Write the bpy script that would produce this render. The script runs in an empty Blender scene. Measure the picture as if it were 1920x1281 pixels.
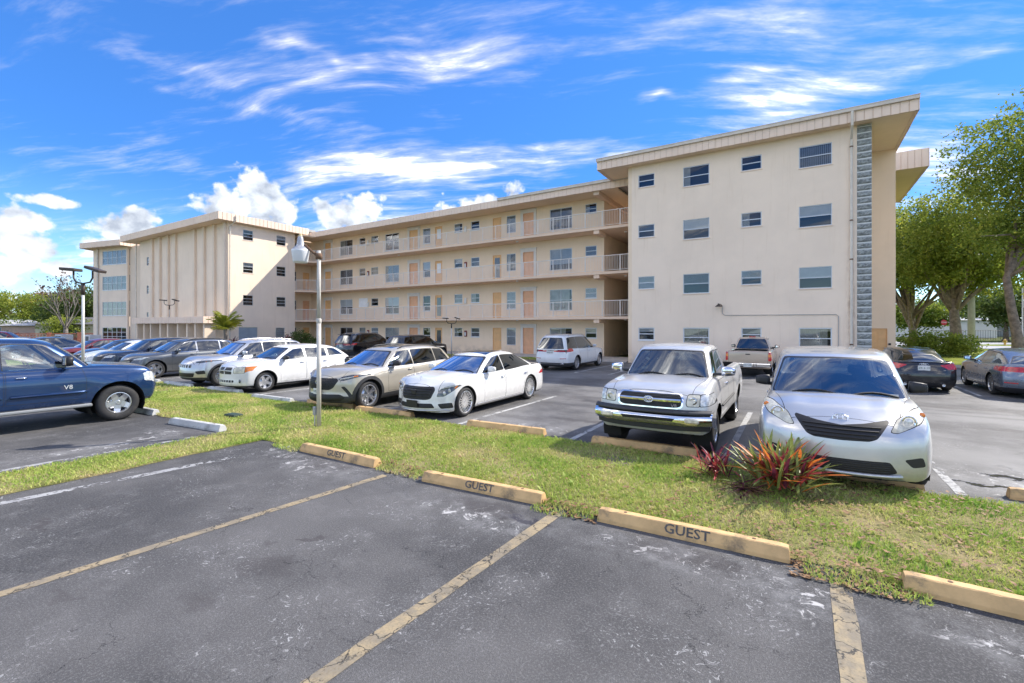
import bpy, bmesh, math, random
import numpy as np
from mathutils import Vector, Matrix
R = math.radians
random.seed(7)
rng = np.random.default_rng(11)
scn = bpy.context.scene
COL = scn.collection

# ------------------------------------------------------------------ camera
CAM_H = 2.15
cd = bpy.data.cameras.new('camera')
cam = bpy.data.objects.new('camera', cd)
COL.objects.link(cam)
cam.location = (0, 0, CAM_H)
cam.rotation_euler = (R(90), 0, R(32))
cd.sensor_width = 36.0
cd.lens = 36.0 * 868 / 1920
cd.shift_y = -(640.5 - 612.5) / 1920
cd.clip_start = 0.1
cd.clip_end = 4000
scn.camera = cam

# ------------------------------------------------------------------ sun and sky
SUN_EL, SUN_AZ = R(42), math.atan2(0.798, 0.605)      # azimuth measured from +X
sd = bpy.data.lights.new('sun', 'SUN')
sd.energy = 2.0
sd.angle = R(0.55)
sd.color = (1.0, 0.93, 0.83)
sun = bpy.data.objects.new('sun', sd)
COL.objects.link(sun)
sdir = Vector((math.cos(SUN_EL) * math.cos(SUN_AZ), math.cos(SUN_EL) * math.sin(SUN_AZ), math.sin(SUN_EL)))
sun.rotation_euler = sdir.to_track_quat('Z', 'Y').to_euler()
sun.location = sdir * 100

scn.view_settings.view_transform = 'Standard'
scn.view_settings.look = 'None'
scn.view_settings.exposure = 1.68
scn.view_settings.gamma = 1.0
scn.view_settings.use_curve_mapping = False
scn.cycles.max_bounces = 6
scn.cycles.diffuse_bounces = 3
scn.cycles.glossy_bounces = 3
scn.cycles.transmission_bounces = 4
scn.cycles.transparent_max_bounces = 10
scn.cycles.caustics_reflective = False
scn.cycles.caustics_refractive = False
scn.cycles.use_denoising = True

W = bpy.data.worlds.new('World')
scn.world = W
W.use_nodes = True
W.cycles.sampling_method = 'MANUAL'
W.cycles.sample_map_resolution = 512


class NT:
    """tiny node-tree writer"""
    def __init__(self, tree):
        self.dim = '3D'
        self.t = tree
        tree.nodes.clear()

    def n(self, typ, **kw):
        nd = self.t.nodes.new(typ)
        for k, v in kw.items():
            setattr(nd, k, v)
        return nd

    def link(self, a, b):
        self.t.links.new(a, b)

    def put(self, sock, v):
        if v is None:
            return
        if isinstance(v, bpy.types.NodeSocket):
            self.link(v, sock)
        else:
            if isinstance(v, (tuple, list)) and sock.type == 'RGBA' and len(v) == 3:
                v = (*v, 1)
            sock.default_value = v

    def m(self, op, a, b=None, c=None, clamp=False):
        nd = self.n('ShaderNodeMath', operation=op, use_clamp=clamp)
        self.put(nd.inputs[0], a)
        if b is not None:
            self.put(nd.inputs[1], b)
        if c is not None:
            self.put(nd.inputs[2], c)
        return nd.outputs[0]

    def vm(self, op, a, b=None, s=None):
        nd = self.n('ShaderNodeVectorMath', operation=op)
        self.put(nd.inputs[0], a)
        if b is not None:
            self.put(nd.inputs[1], b)
        if s is not None:
            self.put(nd.inputs['Scale'], s)
        return nd.outputs['Value'] if op in ('LENGTH', 'DOT_PRODUCT', 'DISTANCE') else nd.outputs[0]

    def mix(self, f, a, b, blend='MIX'):
        nd = self.n('ShaderNodeMix', data_type='RGBA', blend_type=blend)
        self.put(nd.inputs[0], f)
        self.put(nd.inputs[6], a)
        self.put(nd.inputs[7], b)
        return nd.outputs[2]

    def noise(self, vec, scale, detail=4, rough=0.55, dist=0.0, lac=2.0):
        nd = self.n('ShaderNodeTexNoise', noise_dimensions=self.dim)
        self.put(nd.inputs['Vector'], vec)
        nd.inputs['Scale'].default_value = scale
        nd.inputs['Detail'].default_value = detail
        nd.inputs['Roughness'].default_value = rough
        nd.inputs['Lacunarity'].default_value = lac
        nd.inputs['Distortion'].default_value = dist
        return nd.outputs['Fac']

    def noisec(self, vec, scale, detail=3, rough=0.55):
        nd = self.n('ShaderNodeTexNoise', noise_dimensions=self.dim)
        self.put(nd.inputs['Vector'], vec)
        nd.inputs['Scale'].default_value = scale
        nd.inputs['Detail'].default_value = detail
        nd.inputs['Roughness'].default_value = rough
        return nd.outputs['Color']

    def vor(self, vec, scale, feature='F1', out='Distance', rnd=1.0):
        nd = self.n('ShaderNodeTexVoronoi', feature=feature, voronoi_dimensions=self.dim)
        self.put(nd.inputs['Vector'], vec)
        nd.inputs['Scale'].default_value = scale
        nd.inputs['Randomness'].default_value = rnd
        return nd.outputs[out]

    def ramp(self, f, lo, hi, smooth=True):
        nd = self.n('ShaderNodeMapRange', interpolation_type='SMOOTHSTEP' if smooth else 'LINEAR')
        self.put(nd.inputs[0], f)
        nd.inputs[1].default_value = lo
        nd.inputs[2].default_value = hi
        return nd.outputs[0]

    def cramp(self, f, stops):
        nd = self.n('ShaderNodeValToRGB')
        self.put(nd.inputs[0], f)
        el = nd.color_ramp.elements
        while len(el) < len(stops):
            el.new(0.5)
        for e, (p, c) in zip(el, stops):
            e.position = p
            e.color = (*c, 1)
        return nd.outputs[0]

    def scale(self, vec, s):
        nd = self.n('ShaderNodeMapping')
        self.put(nd.inputs[0], vec)
        nd.inputs['Scale'].default_value = s
        return nd.outputs[0]


def smooth01(t):
    return t * t * (3 - 2 * t)


# camera basis gives the compass direction of the clouds and of the thinner cover in view
def sky_dir(px, py):
    a, e = (px - 960) / 868, (612.5 - py) / 868
    c, s = math.cos(R(32)), math.sin(R(32))
    return Vector((a * c - s, a * s + c, e)).normalized()


def build_world():
    t = NT(W.node_tree)
    out = t.n('ShaderNodeOutputWorld')
    t.dim = '2D'
    bg = t.n('ShaderNodeBackground')
    bg.inputs[1].default_value = 0.15
    sky = t.n('ShaderNodeTexSky', sky_type='NISHITA')
    sky.sun_disc = False
    sky.sun_elevation = SUN_EL
    sky.sun_rotation = math.pi / 2 - SUN_AZ
    sky.altitude = 0
    sky.air_density = 1.0
    sky.dust_density = 0.0
    sky.ozone_density = 3.0
    gen = t.n('ShaderNodeTexCoord').outputs['Generated']
    d = t.vm('NORMALIZE', gen)
    sep = t.n('ShaderNodeSeparateXYZ')
    t.link(d, sep.inputs[0])
    x, y, z = sep.outputs
    el = t.m('ARCSINE', z)
    az = t.m('ARCTAN2', x, y)
    zc = t.m('MAXIMUM', z, 0.0)
    cq = t.n('ShaderNodeCombineXYZ')
    t.link(az, cq.inputs[0])
    t.link(el, cq.inputs[1])
    q0 = cq.outputs[0]
    # deep, clean blue of that day
    gm = t.n('ShaderNodeGamma')
    t.link(sky.outputs[0], gm.inputs[0])
    gm.inputs[1].default_value = 0.6
    blue = t.mix(1.0, gm.outputs[0], SKY_TINT, 'MULTIPLY')
    low = t.mix(1.0, sky.outputs[0], (0.56, 0.62, 0.60), 'MULTIPLY')
    blue = t.mix(t.m('MULTIPLY', t.ramp(el, 0.30, 0.0), 0.55), blue, low)
    # --- high thin streaks on a plane overhead
    k = t.m('ADD', zc, 0.16)
    pl = t.n('ShaderNodeCombineXYZ')
    t.link(t.m('DIVIDE', x, k), pl.inputs[0])
    t.link(t.m('DIVIDE', y, k), pl.inputs[1])
    p = pl.outputs[0]
    rot = t.n('ShaderNodeMapping')
    t.link(p, rot.inputs[0])
    rot.inputs['Rotation'].default_value = (0, 0, R(-24))
    rot.inputs['Location'].default_value = (4.3, 1.7, 0)
    pr = rot.outputs[0]
    wv = t.noisec(pr, 1.1, 2)
    warp = t.vm('ADD', pr, t.vm('SCALE', t.vm('SUBTRACT', wv, (0.5, 0.5, 0.5)), s=0.22))
    st1 = t.noise(t.scale(warp, (0.62, 2.1, 1)), 1.35, 7, 0.60)
    st2 = t.noise(t.scale(warp, (1.6, 7.0, 1)), 2.0, 5, 0.62)
    big = t.noise(t.scale(pr, (1, 1, 1)), 0.75, 3, 0.5)
    cir = t.m('ADD', t.m('MULTIPLY', st1, 0.62), t.m('MULTIPLY', st2, 0.38))
    cir = t.m('ADD', cir, t.m('MULTIPLY', t.m('SUBTRACT', big, 0.5), 0.42))
    # bands that stood in the picture: (px, py, half width, half height in sight-angle units, gain)
    bands = [(300, 115, .10, .010, .07), (900, 292, .27, .050, .20), (700, 308, .18, .030, .13), (1090, 280, .16, .030, .10), (1230, 182, .045, .011, .16), (560, 86, .08, .011, .11), (680, 112, .05, .009, .09),
             (640, 150, .20, .030, .03), (880, 168, .16, .024, .03), (1450, 190, .17, .060, .11), (1390, 135, .07, .016, .08), (1200, 95, .18, .038, .07), (1850, 60, .12, .06, .09),
             (330, 325, .15, .018, .09), (850, 222, .08, .010, .08), (1180, 268, .2, .028, .09), (560, 225, .30, .010, .05), (1800, 300, .10, .04, .06), (40, 100, .10, .05, -.12)]
    qw = t.vm('ADD', q0, t.vm('SCALE', t.vm('SUBTRACT', t.noisec(q0, 9.0, 2, 0.6), (0.5, 0.5, 0.5)), s=0.05))

    def local(vec, px, py, hw, hh):
        c = sky_dir(px, py)
        a0, e0 = math.atan2(c.x, c.y), math.asin(c.z)
        nd = t.n('ShaderNodeVectorMath', operation='MULTIPLY_ADD')
        t.link(vec, nd.inputs[0])
        nd.inputs[1].default_value = (1 / hw, 1 / hh, 0)
        nd.inputs[2].default_value = (-a0 / hw, -e0 / hh, 0)
        return nd.outputs[0]
    acc = None
    for (px, py, hw, hh, g) in bands:
        v = local(qw, px, py, hw, hh)
        gs = t.m('POWER', 0.3679, t.vm('DOT_PRODUCT', v, v))
        acc = t.m('MULTIPLY', gs, g) if acc is None else t.m('MULTIPLY_ADD', gs, g, acc)
    # extra cirrus added outside the frame to brighten the shaded walls; thinned in view
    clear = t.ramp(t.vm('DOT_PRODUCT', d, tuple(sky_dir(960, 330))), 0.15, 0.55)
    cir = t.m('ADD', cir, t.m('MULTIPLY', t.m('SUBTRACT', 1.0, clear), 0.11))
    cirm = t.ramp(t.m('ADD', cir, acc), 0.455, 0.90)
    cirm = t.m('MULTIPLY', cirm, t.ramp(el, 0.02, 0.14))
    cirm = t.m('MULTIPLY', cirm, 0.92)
    # --- puffy cumulus low over the horizon
    cu = t.n('ShaderNodeCombineXYZ')
    t.link(t.m('MULTIPLY', az, 1.0), cu.inputs[0])
    t.link(t.m('MULTIPLY', el, 1.15), cu.inputs[1])
    q = cu.outputs[0]
    puff = t.noise(q, 15.0, 7, 0.58)
    bil = t.vor(t.vm('ADD', q, t.vm('SCALE', t.noisec(q, 30.0, 3), s=0.012)), 30.0, 'F1')
    bil2 = t.vor(q, 75.0, 'F1')
    tops = t.noise(q, 3.2, 2, 0.5)
    gen_field = t.m('SUBTRACT', t.m('MULTIPLY', t.m('SUBTRACT', tops, 0.47), 1.6), t.m('MULTIPLY', el, 2.6))
    blobs = [(455, 390, .080, .050), (420, 375, .034, .034), (478, 350, .040, .034), (530, 395, .045, .032), (650, 408, .075, .036), (605, 388, .032, .026), (690, 392, .045, .030),
             (900, 392, .085, .028), (960, 356, .030, .022), (850, 396, .05, .022), (25, 455, .075, .045), (5, 505, .075, .035), (85, 376, .040, .012), (240, 432, .050, .034), (255, 410, .030, .022), (190, 465, .040, .022),
             (50, 415, .040, .028), (100, 505, .030, .016)]
    fld = gen_field
    for (px, py, hw, hh) in blobs:
        fld = t.m('MAXIMUM', fld, t.m('MULTIPLY_ADD', t.vm('LENGTH', local(q0, px, py, hw, hh)), -0.55, 0.55))
    edge = t.m('ADD', t.m('MULTIPLY', t.m('SUBTRACT', puff, 0.5), 1.15), t.m('MULTIPLY', t.m('SUBTRACT', 0.42, bil), 0.30))
    edge = t.m('ADD', edge, t.m('MULTIPLY', t.m('SUBTRACT', 0.42, bil2), 0.14))
    dens = t.m('ADD', fld, edge)
    cum = t.ramp(dens, 0.03, 0.25)
    cum = t.m('MULTIPLY', cum, t.ramp(el, -0.02, 0.03))
    # cumulus: lit from the upper right, grey bases in the thick middle
    shade = t.m('ADD', t.m('MULTIPLY', t.noise(t.vm('ADD', q, (0.012, -0.016, 0)), 15.0, 6, 0.58), 0.75), t.m('MULTIPLY', bil, 0.28))
    cumc = t.cramp(shade, [(0.30, (1.0, 1.0, 1.0)), (0.44, (0.80, 0.83, 0.89)), (0.54, (0.62, 0.67, 0.75)), (0.66, (0.40, 0.45, 0.54))])
    cumc = t.mix(1.0, cumc, (CLOUD * .95, CLOUD * .95, CLOUD * .95), 'MULTIPLY')
    core = t.m('ADD', 0.95, t.m('MULTIPLY', t.m('POWER', cirm, 3.2), 9.0))  # thickest cirrus boosted past white to add fill light
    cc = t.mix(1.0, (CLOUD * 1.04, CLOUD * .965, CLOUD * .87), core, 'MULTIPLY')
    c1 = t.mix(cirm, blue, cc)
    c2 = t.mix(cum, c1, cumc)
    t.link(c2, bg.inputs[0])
    t.link(bg.outputs[0], out.inputs[0])


SKY_TINT = (0.165, 0.43, 0.90)
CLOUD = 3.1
build_world()

# ------------------------------------------------------------------ mesh helpers


class MB:
    """collects boxes, prisms, tubes and sheets; build() links them as one mesh object"""
    def __init__(self):
        self.v, self.f, self.mi = [], [], []

    def add(self, vs, fs, mi=0):
        o = len(self.v)
        self.v += [tuple(p) for p in vs]
        self.f += [tuple(i + o for i in f) for f in fs]
        self.mi += [mi] * len(fs)
        return self

    def box(self, x0, x1, y0, y1, z0, z1, mi=0):
        vs = [(x0, y0, z0), (x1, y0, z0), (x1, y1, z0), (x0, y1, z0), (x0, y0, z1), (x1, y0, z1), (x1, y1, z1), (x0, y1, z1)]
        return self.add(vs, [(0, 3, 2, 1), (4, 5, 6, 7), (0, 1, 5, 4), (1, 2, 6, 5), (2, 3, 7, 6), (3, 0, 4, 7)], mi)

    def bbox(self, x0, x1, y0, y1, z0, z1, b=0.01, mi=0):
        """box with chamfered edges"""
        bm = bmesh.new()
        bmesh.ops.create_cube(bm, size=1)
        for v in bm.verts:
            v.co = Vector(((x0 + x1) / 2 + v.co.x * (x1 - x0), (y0 + y1) / 2 + v.co.y * (y1 - y0), (z0 + z1) / 2 + v.co.z * (z1 - z0)))
        bmesh.ops.bevel(bm, geom=bm.edges[:], offset=b, segments=1, affect='EDGES')
        bm.verts.index_update()
        self.add([v.co[:] for v in bm.verts], [[v.index for v in f.verts] for f in bm.faces], mi)
        bm.free()
        return self

    def prism(self, poly, z0, z1, mi=0):
        n = len(poly)
        vs = [(x, y, z0) for x, y in poly] + [(x, y, z1) for x, y in poly]
        fs = [tuple(range(n - 1, -1, -1)), tuple(range(n, 2 * n))] + [(i, (i + 1) % n, n + (i + 1) % n, n + i) for i in range(n)]
        return self.add(vs, fs, mi)

    def tube(self, pts, r, n=8, caps=True, mi=0):
        pts = [Vector(p) for p in pts]
        rs = r if isinstance(r, (list, tuple)) else [r] * len(pts)
        vs, fs = [], []
        prev = None
        for i, p in enumerate(pts):
            t = (pts[min(i + 1, len(pts) - 1)] - pts[max(i - 1, 0)]).normalized()
            a = prev if prev is not None else (Vector((0, 0, 1)) if abs(t.z) < 0.9 else Vector((1, 0, 0)))
            u = (a - t * a.dot(t))
            if u.length < 1e-4:
                u = t.orthogonal()
            u.normalize()
            prev = u
            w = t.cross(u)
            for k in range(n):
                an = 2 * math.pi * k / n
                vs.append(p + (u * math.cos(an) + w * math.sin(an)) * rs[i])
        for i in range(len(pts) - 1):
            for k in range(n):
                a, b = i * n + k, i * n + (k + 1) % n
                fs.append((a, b, b + n, a + n))
        if caps:
            fs.append(tuple(range(n - 1, -1, -1)))
            fs.append(tuple(range((len(pts) - 1) * n, len(pts) * n)))
        return self.add(vs, fs, mi)

    def lathe(self, prof, n=20, axis='z', org=(0, 0, 0), mi=0):
        """prof: (radius, height) pairs"""
        vs, fs = [], []
        for r, hgt in prof:
            for k in range(n):
                an = 2 * math.pi * k / n
                a, b = r * math.cos(an), r * math.sin(an)
                p = {'z': (a, b, hgt), 'x': (hgt, a, b), 'y': (b, hgt, a)}[axis]
                vs.append((p[0] + org[0], p[1] + org[1], p[2] + org[2]))
        for i in range(len(prof) - 1):
            for k in range(n):
                a, b = i * n + k, i * n + (k + 1) % n
                fs.append((a, b, b + n, a + n))
        return self.add(vs, fs, mi)

    def sheet(self, poly, z=0.0, mi=0):
        return self.add([(x, y, z) for x, y in poly], [tuple(range(len(poly)))], mi)

    def build(self, name, mats, parent=None, smooth=False, loc=None):
        me = bpy.data.meshes.new(name)
        me.from_pydata(self.v, [], self.f)
        mats = mats if isinstance(mats, (list, tuple)) else [mats]
        for m in mats:
            me.materials.append(m)
        if len(mats) > 1:
            me.polygons.foreach_set('material_index', self.mi)
        if smooth:
            me.polygons.foreach_set('use_smooth', [True] * len(me.polygons))
        o = bpy.data.objects.new(name, me)
        COL.objects.link(o)
        if parent is not None:
            o.parent = parent
        if loc is not None:
            o.location = loc
        return o


def np_mesh(name, v, f, mat, parent=None, smooth=False):
    """fast mesh from numpy arrays; f is (n,3) or (n,4)"""
    me = bpy.data.meshes.new(name)
    k = f.shape[1]
    me.vertices.add(len(v))
    me.vertices.foreach_set('co', np.ascontiguousarray(v, dtype=np.float32).ravel())
    me.loops.add(f.size)
    me.loops.foreach_set('vertex_index', np.ascontiguousarray(f, dtype=np.int32).ravel())
    me.polygons.add(len(f))
    me.polygons.foreach_set('loop_start', np.arange(0, f.size, k, dtype=np.int32))
    me.polygons.foreach_set('loop_total', np.full(len(f), k, dtype=np.int32))
    if smooth:
        me.polygons.foreach_set('use_smooth', np.ones(len(f), dtype=bool))
    me.update(calc_edges=True)
    me.materials.append(mat)
    o = bpy.data.objects.new(name, me)
    COL.objects.link(o)
    if parent is not None:
        o.parent = parent
    return o


def tag(o, label=None, cat=None, group=None, kind=None):
    if label:
        o['label'] = label
    if cat:
        o['category'] = cat
    if group:
        o['group'] = group
    if kind:
        o['kind'] = kind
    return o


def empty(name, loc=(0, 0, 0), rz=0.0):
    o = bpy.data.objects.new(name, None)
    COL.objects.link(o)
    o.location = loc
    o.rotation_euler = (0, 0, rz)
    o.empty_display_size = 0.2
    return o


def inst(src, parent=None, loc=None, name=None):
    c = src.copy()
    if name:
        c.name = name
    COL.objects.link(c)
    c.parent = parent
    if loc is not None:
        c.location = loc
    return c


def text_mesh(name, txt, size, mat, parent=None, extrude=0.002, M=None, shear=0.0, stencil=False, offset=0.0):
    cu = bpy.data.curves.new(name, 'FONT')
    cu.body = txt
    cu.size = size
    cu.extrude = extrude
    cu.align_x = 'CENTER'
    cu.align_y = 'CENTER'
    cu.shear = shear
    cu.offset = offset
    cu.resolution_u = 2
    tmp = bpy.data.objects.new(name + '_src', cu)
    COL.objects.link(tmp)
    dg = bpy.context.evaluated_depsgraph_get()
    me = bpy.data.meshes.new_from_object(tmp.evaluated_get(dg))
    bpy.data.objects.remove(tmp)
    bpy.data.curves.remove(cu)
    if M is not None:
        me.transform(M)
    me.materials.clear()
    me.materials.append(mat)
    me.name = name
    o = bpy.data.objects.new(name, me)
    COL.objects.link(o)
    if parent is not None:
        o.parent = parent
    return o


# ------------------------------------------------------------------ materials
MATS = {}


def pmat(name, col, rough=0.6, metal=0.0, coat=0.0, spec=0.5, var=0.0, vscale=3.0, bump=0.0, bscale=40.0, emis=None, coords='Object', dirt=None):
    if name in MATS:
        return MATS[name]
    m = bpy.data.materials.new(name)
    m.use_nodes = True
    t = NT(m.node_tree)
    out = t.n('ShaderNodeOutputMaterial')
    b = t.n('ShaderNodeBsdfPrincipled')
    b.inputs['Roughness'].default_value = rough
    b.inputs['Metallic'].default_value = metal
    b.inputs['Coat Weight'].default_value = coat
    b.inputs['Coat Roughness'].default_value = 0.03
    b.inputs['Specular IOR Level'].default_value = spec
    co = t.n('ShaderNodeTexCoord').outputs[coords]
    c = (*col, 1)
    if var > 0:
        f = t.noise(co, vscale, 5, 0.6)
        lo = tuple(max(0, x * (1 - var)) for x in col)
        hi = tuple(min(1, x * (1 + var)) for x in col)
        c = t.mix(t.ramp(f, 0.3, 0.7), lo, hi)
    if dirt:
        dcol, dscale, lo, hi = dirt
        f2 = t.ramp(t.noise(co, dscale, 8, 0.68), lo, hi)
        c = t.mix(f2, c, dcol)
    t.put(b.inputs['Base Color'], c)
    if bump > 0:
        bn = t.n('ShaderNodeBump')
        bn.inputs['Strength'].default_value = bump
        bn.inputs['Distance'].default_value = 0.01
        t.link(t.noise(co, bscale, 4, 0.6), bn.inputs['Height'])
        t.link(bn.outputs[0], b.inputs['Normal'])
    if emis:
        b.inputs['Emission Color'].default_value = (*emis[0], 1)
        b.inputs['Emission Strength'].default_value = emis[1]
    t.link(b.outputs[0], out.inputs[0])
    MATS[name] = m
    return m


def glass_mat(name, tint, gl=(0.9, 0.95, 1.0), rough=0.0, ior=1.5, boost=0.0):
    if name in MATS:
        return MATS[name]
    m = bpy.data.materials.new(name)
    m.use_nodes = True
    t = NT(m.node_tree)
    out = t.n('ShaderNodeOutputMaterial')
    tr = t.n('ShaderNodeBsdfTransparent')
    tr.inputs[0].default_value = (*tint, 1)
    g = t.n('ShaderNodeBsdfGlossy')
    g.inputs[0].default_value = (*gl, 1)
    g.inputs['Roughness'].default_value = rough
    fr = t.n('ShaderNodeFresnel')
    fr.inputs[0].default_value = ior
    mx = t.n('ShaderNodeMixShader')
    t.link(t.m('ADD', t.m('MULTIPLY', fr.outputs[0], 1.0 + boost), boost * 0.12, clamp=True), mx.inputs[0])
    t.link(tr.outputs[0], mx.inputs[1])
    t.link(g.outputs[0], mx.inputs[2])
    t.link(mx.outputs[0], out.inputs[0])
    MATS[name] = m
    return m
# ------------------------------------------------------------------ vehicles
from mathutils.bvhtree import BVHTree


def spl(x, pts):
    """smooth curve through (x, y) points without overshoot"""
    x = np.asarray(x, dtype=float)
    xs = np.array([p[0] for p in pts], dtype=float)
    ys = np.array([p[1] for p in pts], dtype=float)
    n = len(xs)
    if n == 1:
        return np.full_like(x, ys[0])
    d = np.diff(ys) / np.diff(xs)
    m = np.empty(n)
    m[0], m[-1] = d[0], d[-1]
    for i in range(1, n - 1):
        m[i] = 0 if d[i - 1] * d[i] <= 0 else 2 * d[i - 1] * d[i] / (d[i - 1] + d[i])
    i = np.clip(np.searchsorted(xs, x, 'right') - 1, 0, n - 2)
    hh = xs[i + 1] - xs[i]
    t = np.clip((x - xs[i]) / hh, 0, 1)
    return ((2 * t**3 - 3 * t**2 + 1) * ys[i] + (t**3 - 2 * t**2 + t) * hh * m[i] + (-2 * t**3 + 3 * t**2) * ys[i + 1] + (t**3 - t**2) * hh * m[i + 1])


def _lines(L, r, step):
    n = max(2, int(round((L - 2 * r) / step)))
    return np.array([0, .12 * r, .35 * r, .65 * r] + list(np.linspace(r, L - r, n + 1)) + [L - .65 * r, L - .35 * r, L - .12 * r, L])


def rbox(L, Wd, H, r, sl, sw, sh, bottom=True):
    """rounded box surface grid: (u along length, v across, w up) arrays and quads"""
    A, B, C = _lines(L, r, sl), _lines(Wd, r, sw), _lines(H, r, sh)
    idx, P, F = {}, [], []

    def vid(i, j, k):
        key = (i, j, k)
        if key not in idx:
            idx[key] = len(P)
            P.append((A[i], B[j], C[k]))
        return idx[key]
    na, nb, nc = len(A) - 1, len(B) - 1, len(C) - 1
    for i in range(na):
        for j in range(nb):
            F.append((vid(i, j, nc), vid(i, j + 1, nc), vid(i + 1, j + 1, nc), vid(i + 1, j, nc))[::-1])
            if bottom:
                F.append((vid(i, j, 0), vid(i, j + 1, 0), vid(i + 1, j + 1, 0), vid(i + 1, j, 0)))
    for i in range(na):
        for k in range(nc):
            F.append((vid(i, 0, k), vid(i, 0, k + 1), vid(i + 1, 0, k + 1), vid(i + 1, 0, k))[::-1])
            F.append((vid(i, nb, k), vid(i, nb, k + 1), vid(i + 1, nb, k + 1), vid(i + 1, nb, k)))
    for j in range(nb):
        for k in range(nc):
            F.append((vid(0, j, k), vid(0, j, k + 1), vid(0, j + 1, k + 1), vid(0, j + 1, k)))
            F.append((vid(na, j, k), vid(na, j, k + 1), vid(na, j + 1, k + 1), vid(na, j + 1, k))[::-1])
    P = np.array(P)
    Q = np.clip(P, [r, r, r if bottom else -9], [L - r, Wd - r, H - r])
    D = P - Q
    ln = np.linalg.norm(D, axis=1)
    ok = ln > 1e-9
    P[ok] = Q[ok] + D[ok] * (r / ln[ok])[:, None]
    return P, F


def in_poly(x, y, poly):
    c = False
    n = len(poly)
    j = n - 1
    for i in range(n):
        xi, yi = poly[i]
        xj, yj = poly[j]
        if (yi > y) != (yj > y) and x < (xj - xi) * (y - yi) / (yj - yi) + xi:
            c = not c
        j = i
    return c


def rnd_poly(poly, r, n=3):
    """polygon with rounded corners"""
    out = []
    N = len(poly)
    for i in range(N):
        a, b, c = Vector(poly[i - 1]), Vector(poly[i]), Vector(poly[(i + 1) % N])
        rr = min(r, (a - b).length * .45, (c - b).length * .45)
        p0, p1 = b + (a - b).normalized() * rr, b + (c - b).normalized() * rr
        for k in range(n + 1):
            t = k / n
            q = p0 * (1 - t)**2 + b * 2 * t * (1 - t) + p1 * t * t
            out.append((q.x, q.y))
    return out


def circ(cx, cy, rx, ry=None, n=24, a0=0.0, a1=360.0):
    ry = ry or rx
    full = abs(a1 - a0) >= 359.9
    return [(cx + rx * math.cos(R(a0 + (a1 - a0) * k / (n if full else n - 1))), cy + ry * math.sin(R(a0 + (a1 - a0) * k / (n if full else n - 1)))) for k in range(n)]


def mir(poly):
    return [(-a, b) for a, b in poly][::-1]


BLK = pmat('black_trim', (0.018, 0.018, 0.020), 0.45)
CLAD = pmat('dark_cladding', (0.040, 0.041, 0.044), 0.55, bump=0.1, bscale=90)
SEAM = pmat('panel_gap', (0.006, 0.006, 0.007), 0.8)
UNDER = pmat('underbody', (0.012, 0.012, 0.012), 0.9)
CHROME = pmat('chrome', (0.85, 0.86, 0.88), 0.07, metal=1.0)
SATIN = pmat('satin_metal', (0.62, 0.63, 0.65), 0.28, metal=1.0)
ALLOY = pmat('alloy_rim', (0.60, 0.61, 0.63), 0.32, metal=0.85, var=0.08)
ALLOYD = pmat('machined_rim', (0.45, 0.46, 0.47), 0.28, metal=0.9)
RUB = pmat('tyre_rubber', (0.028, 0.028, 0.029), 0.75, bump=0.15, bscale=60, dirt=((0.07, 0.066, 0.06), 9.0, 0.5, 0.8))
INTR = pmat('cabin_trim', (0.09, 0.09, 0.09), 0.8)
SEATG = pmat('grey_upholstery', (0.24, 0.24, 0.24), 0.85)
SEATT = pmat('tan_upholstery', (0.30, 0.26, 0.21), 0.8)
LENS = pmat('headlamp_lens', (0.62, 0.63, 0.62), 0.15, metal=0.15, coat=1.0, var=0.35, vscale=14)
LENSY = pmat('aged_headlamp_lens', (0.66, 0.62, 0.49), 0.30, metal=0.0, coat=0.9, var=0.30, vscale=10)
LENSD = pmat('dark_headlamp_lens', (0.10, 0.105, 0.11), 0.10, metal=0.3, coat=1.0, var=0.5, vscale=20)
AMB = pmat('amber_lens', (0.80, 0.22, 0.02), 0.2, coat=0.8, var=0.2, vscale=16)
TAIL = pmat('red_tail_lens', (0.55, 0.010, 0.012), 0.15, coat=1.0, var=0.45, vscale=18)
PLATE = pmat('plate_white', (0.72, 0.73, 0.70), 0.45)
PLTXT = pmat('plate_lettering', (0.10, 0.16, 0.12), 0.5)
MESHG = pmat('grille_mesh', (0.010, 0.010, 0.011), 0.5)
G_CLR = glass_mat('clear_car_glass', (0.74, 0.85, 0.83), boost=0.9)
G_MID = glass_mat('tinted_car_glass', (0.20, 0.24, 0.25), boost=0.7)
G_DRK = glass_mat('privacy_glass', (0.035, 0.04, 0.042), boost=0.5)
G_BLU = glass_mat('blue_windscreen', (0.22, 0.30, 0.45), gl=(0.75, 0.85, 1.0), boost=2.2)


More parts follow.
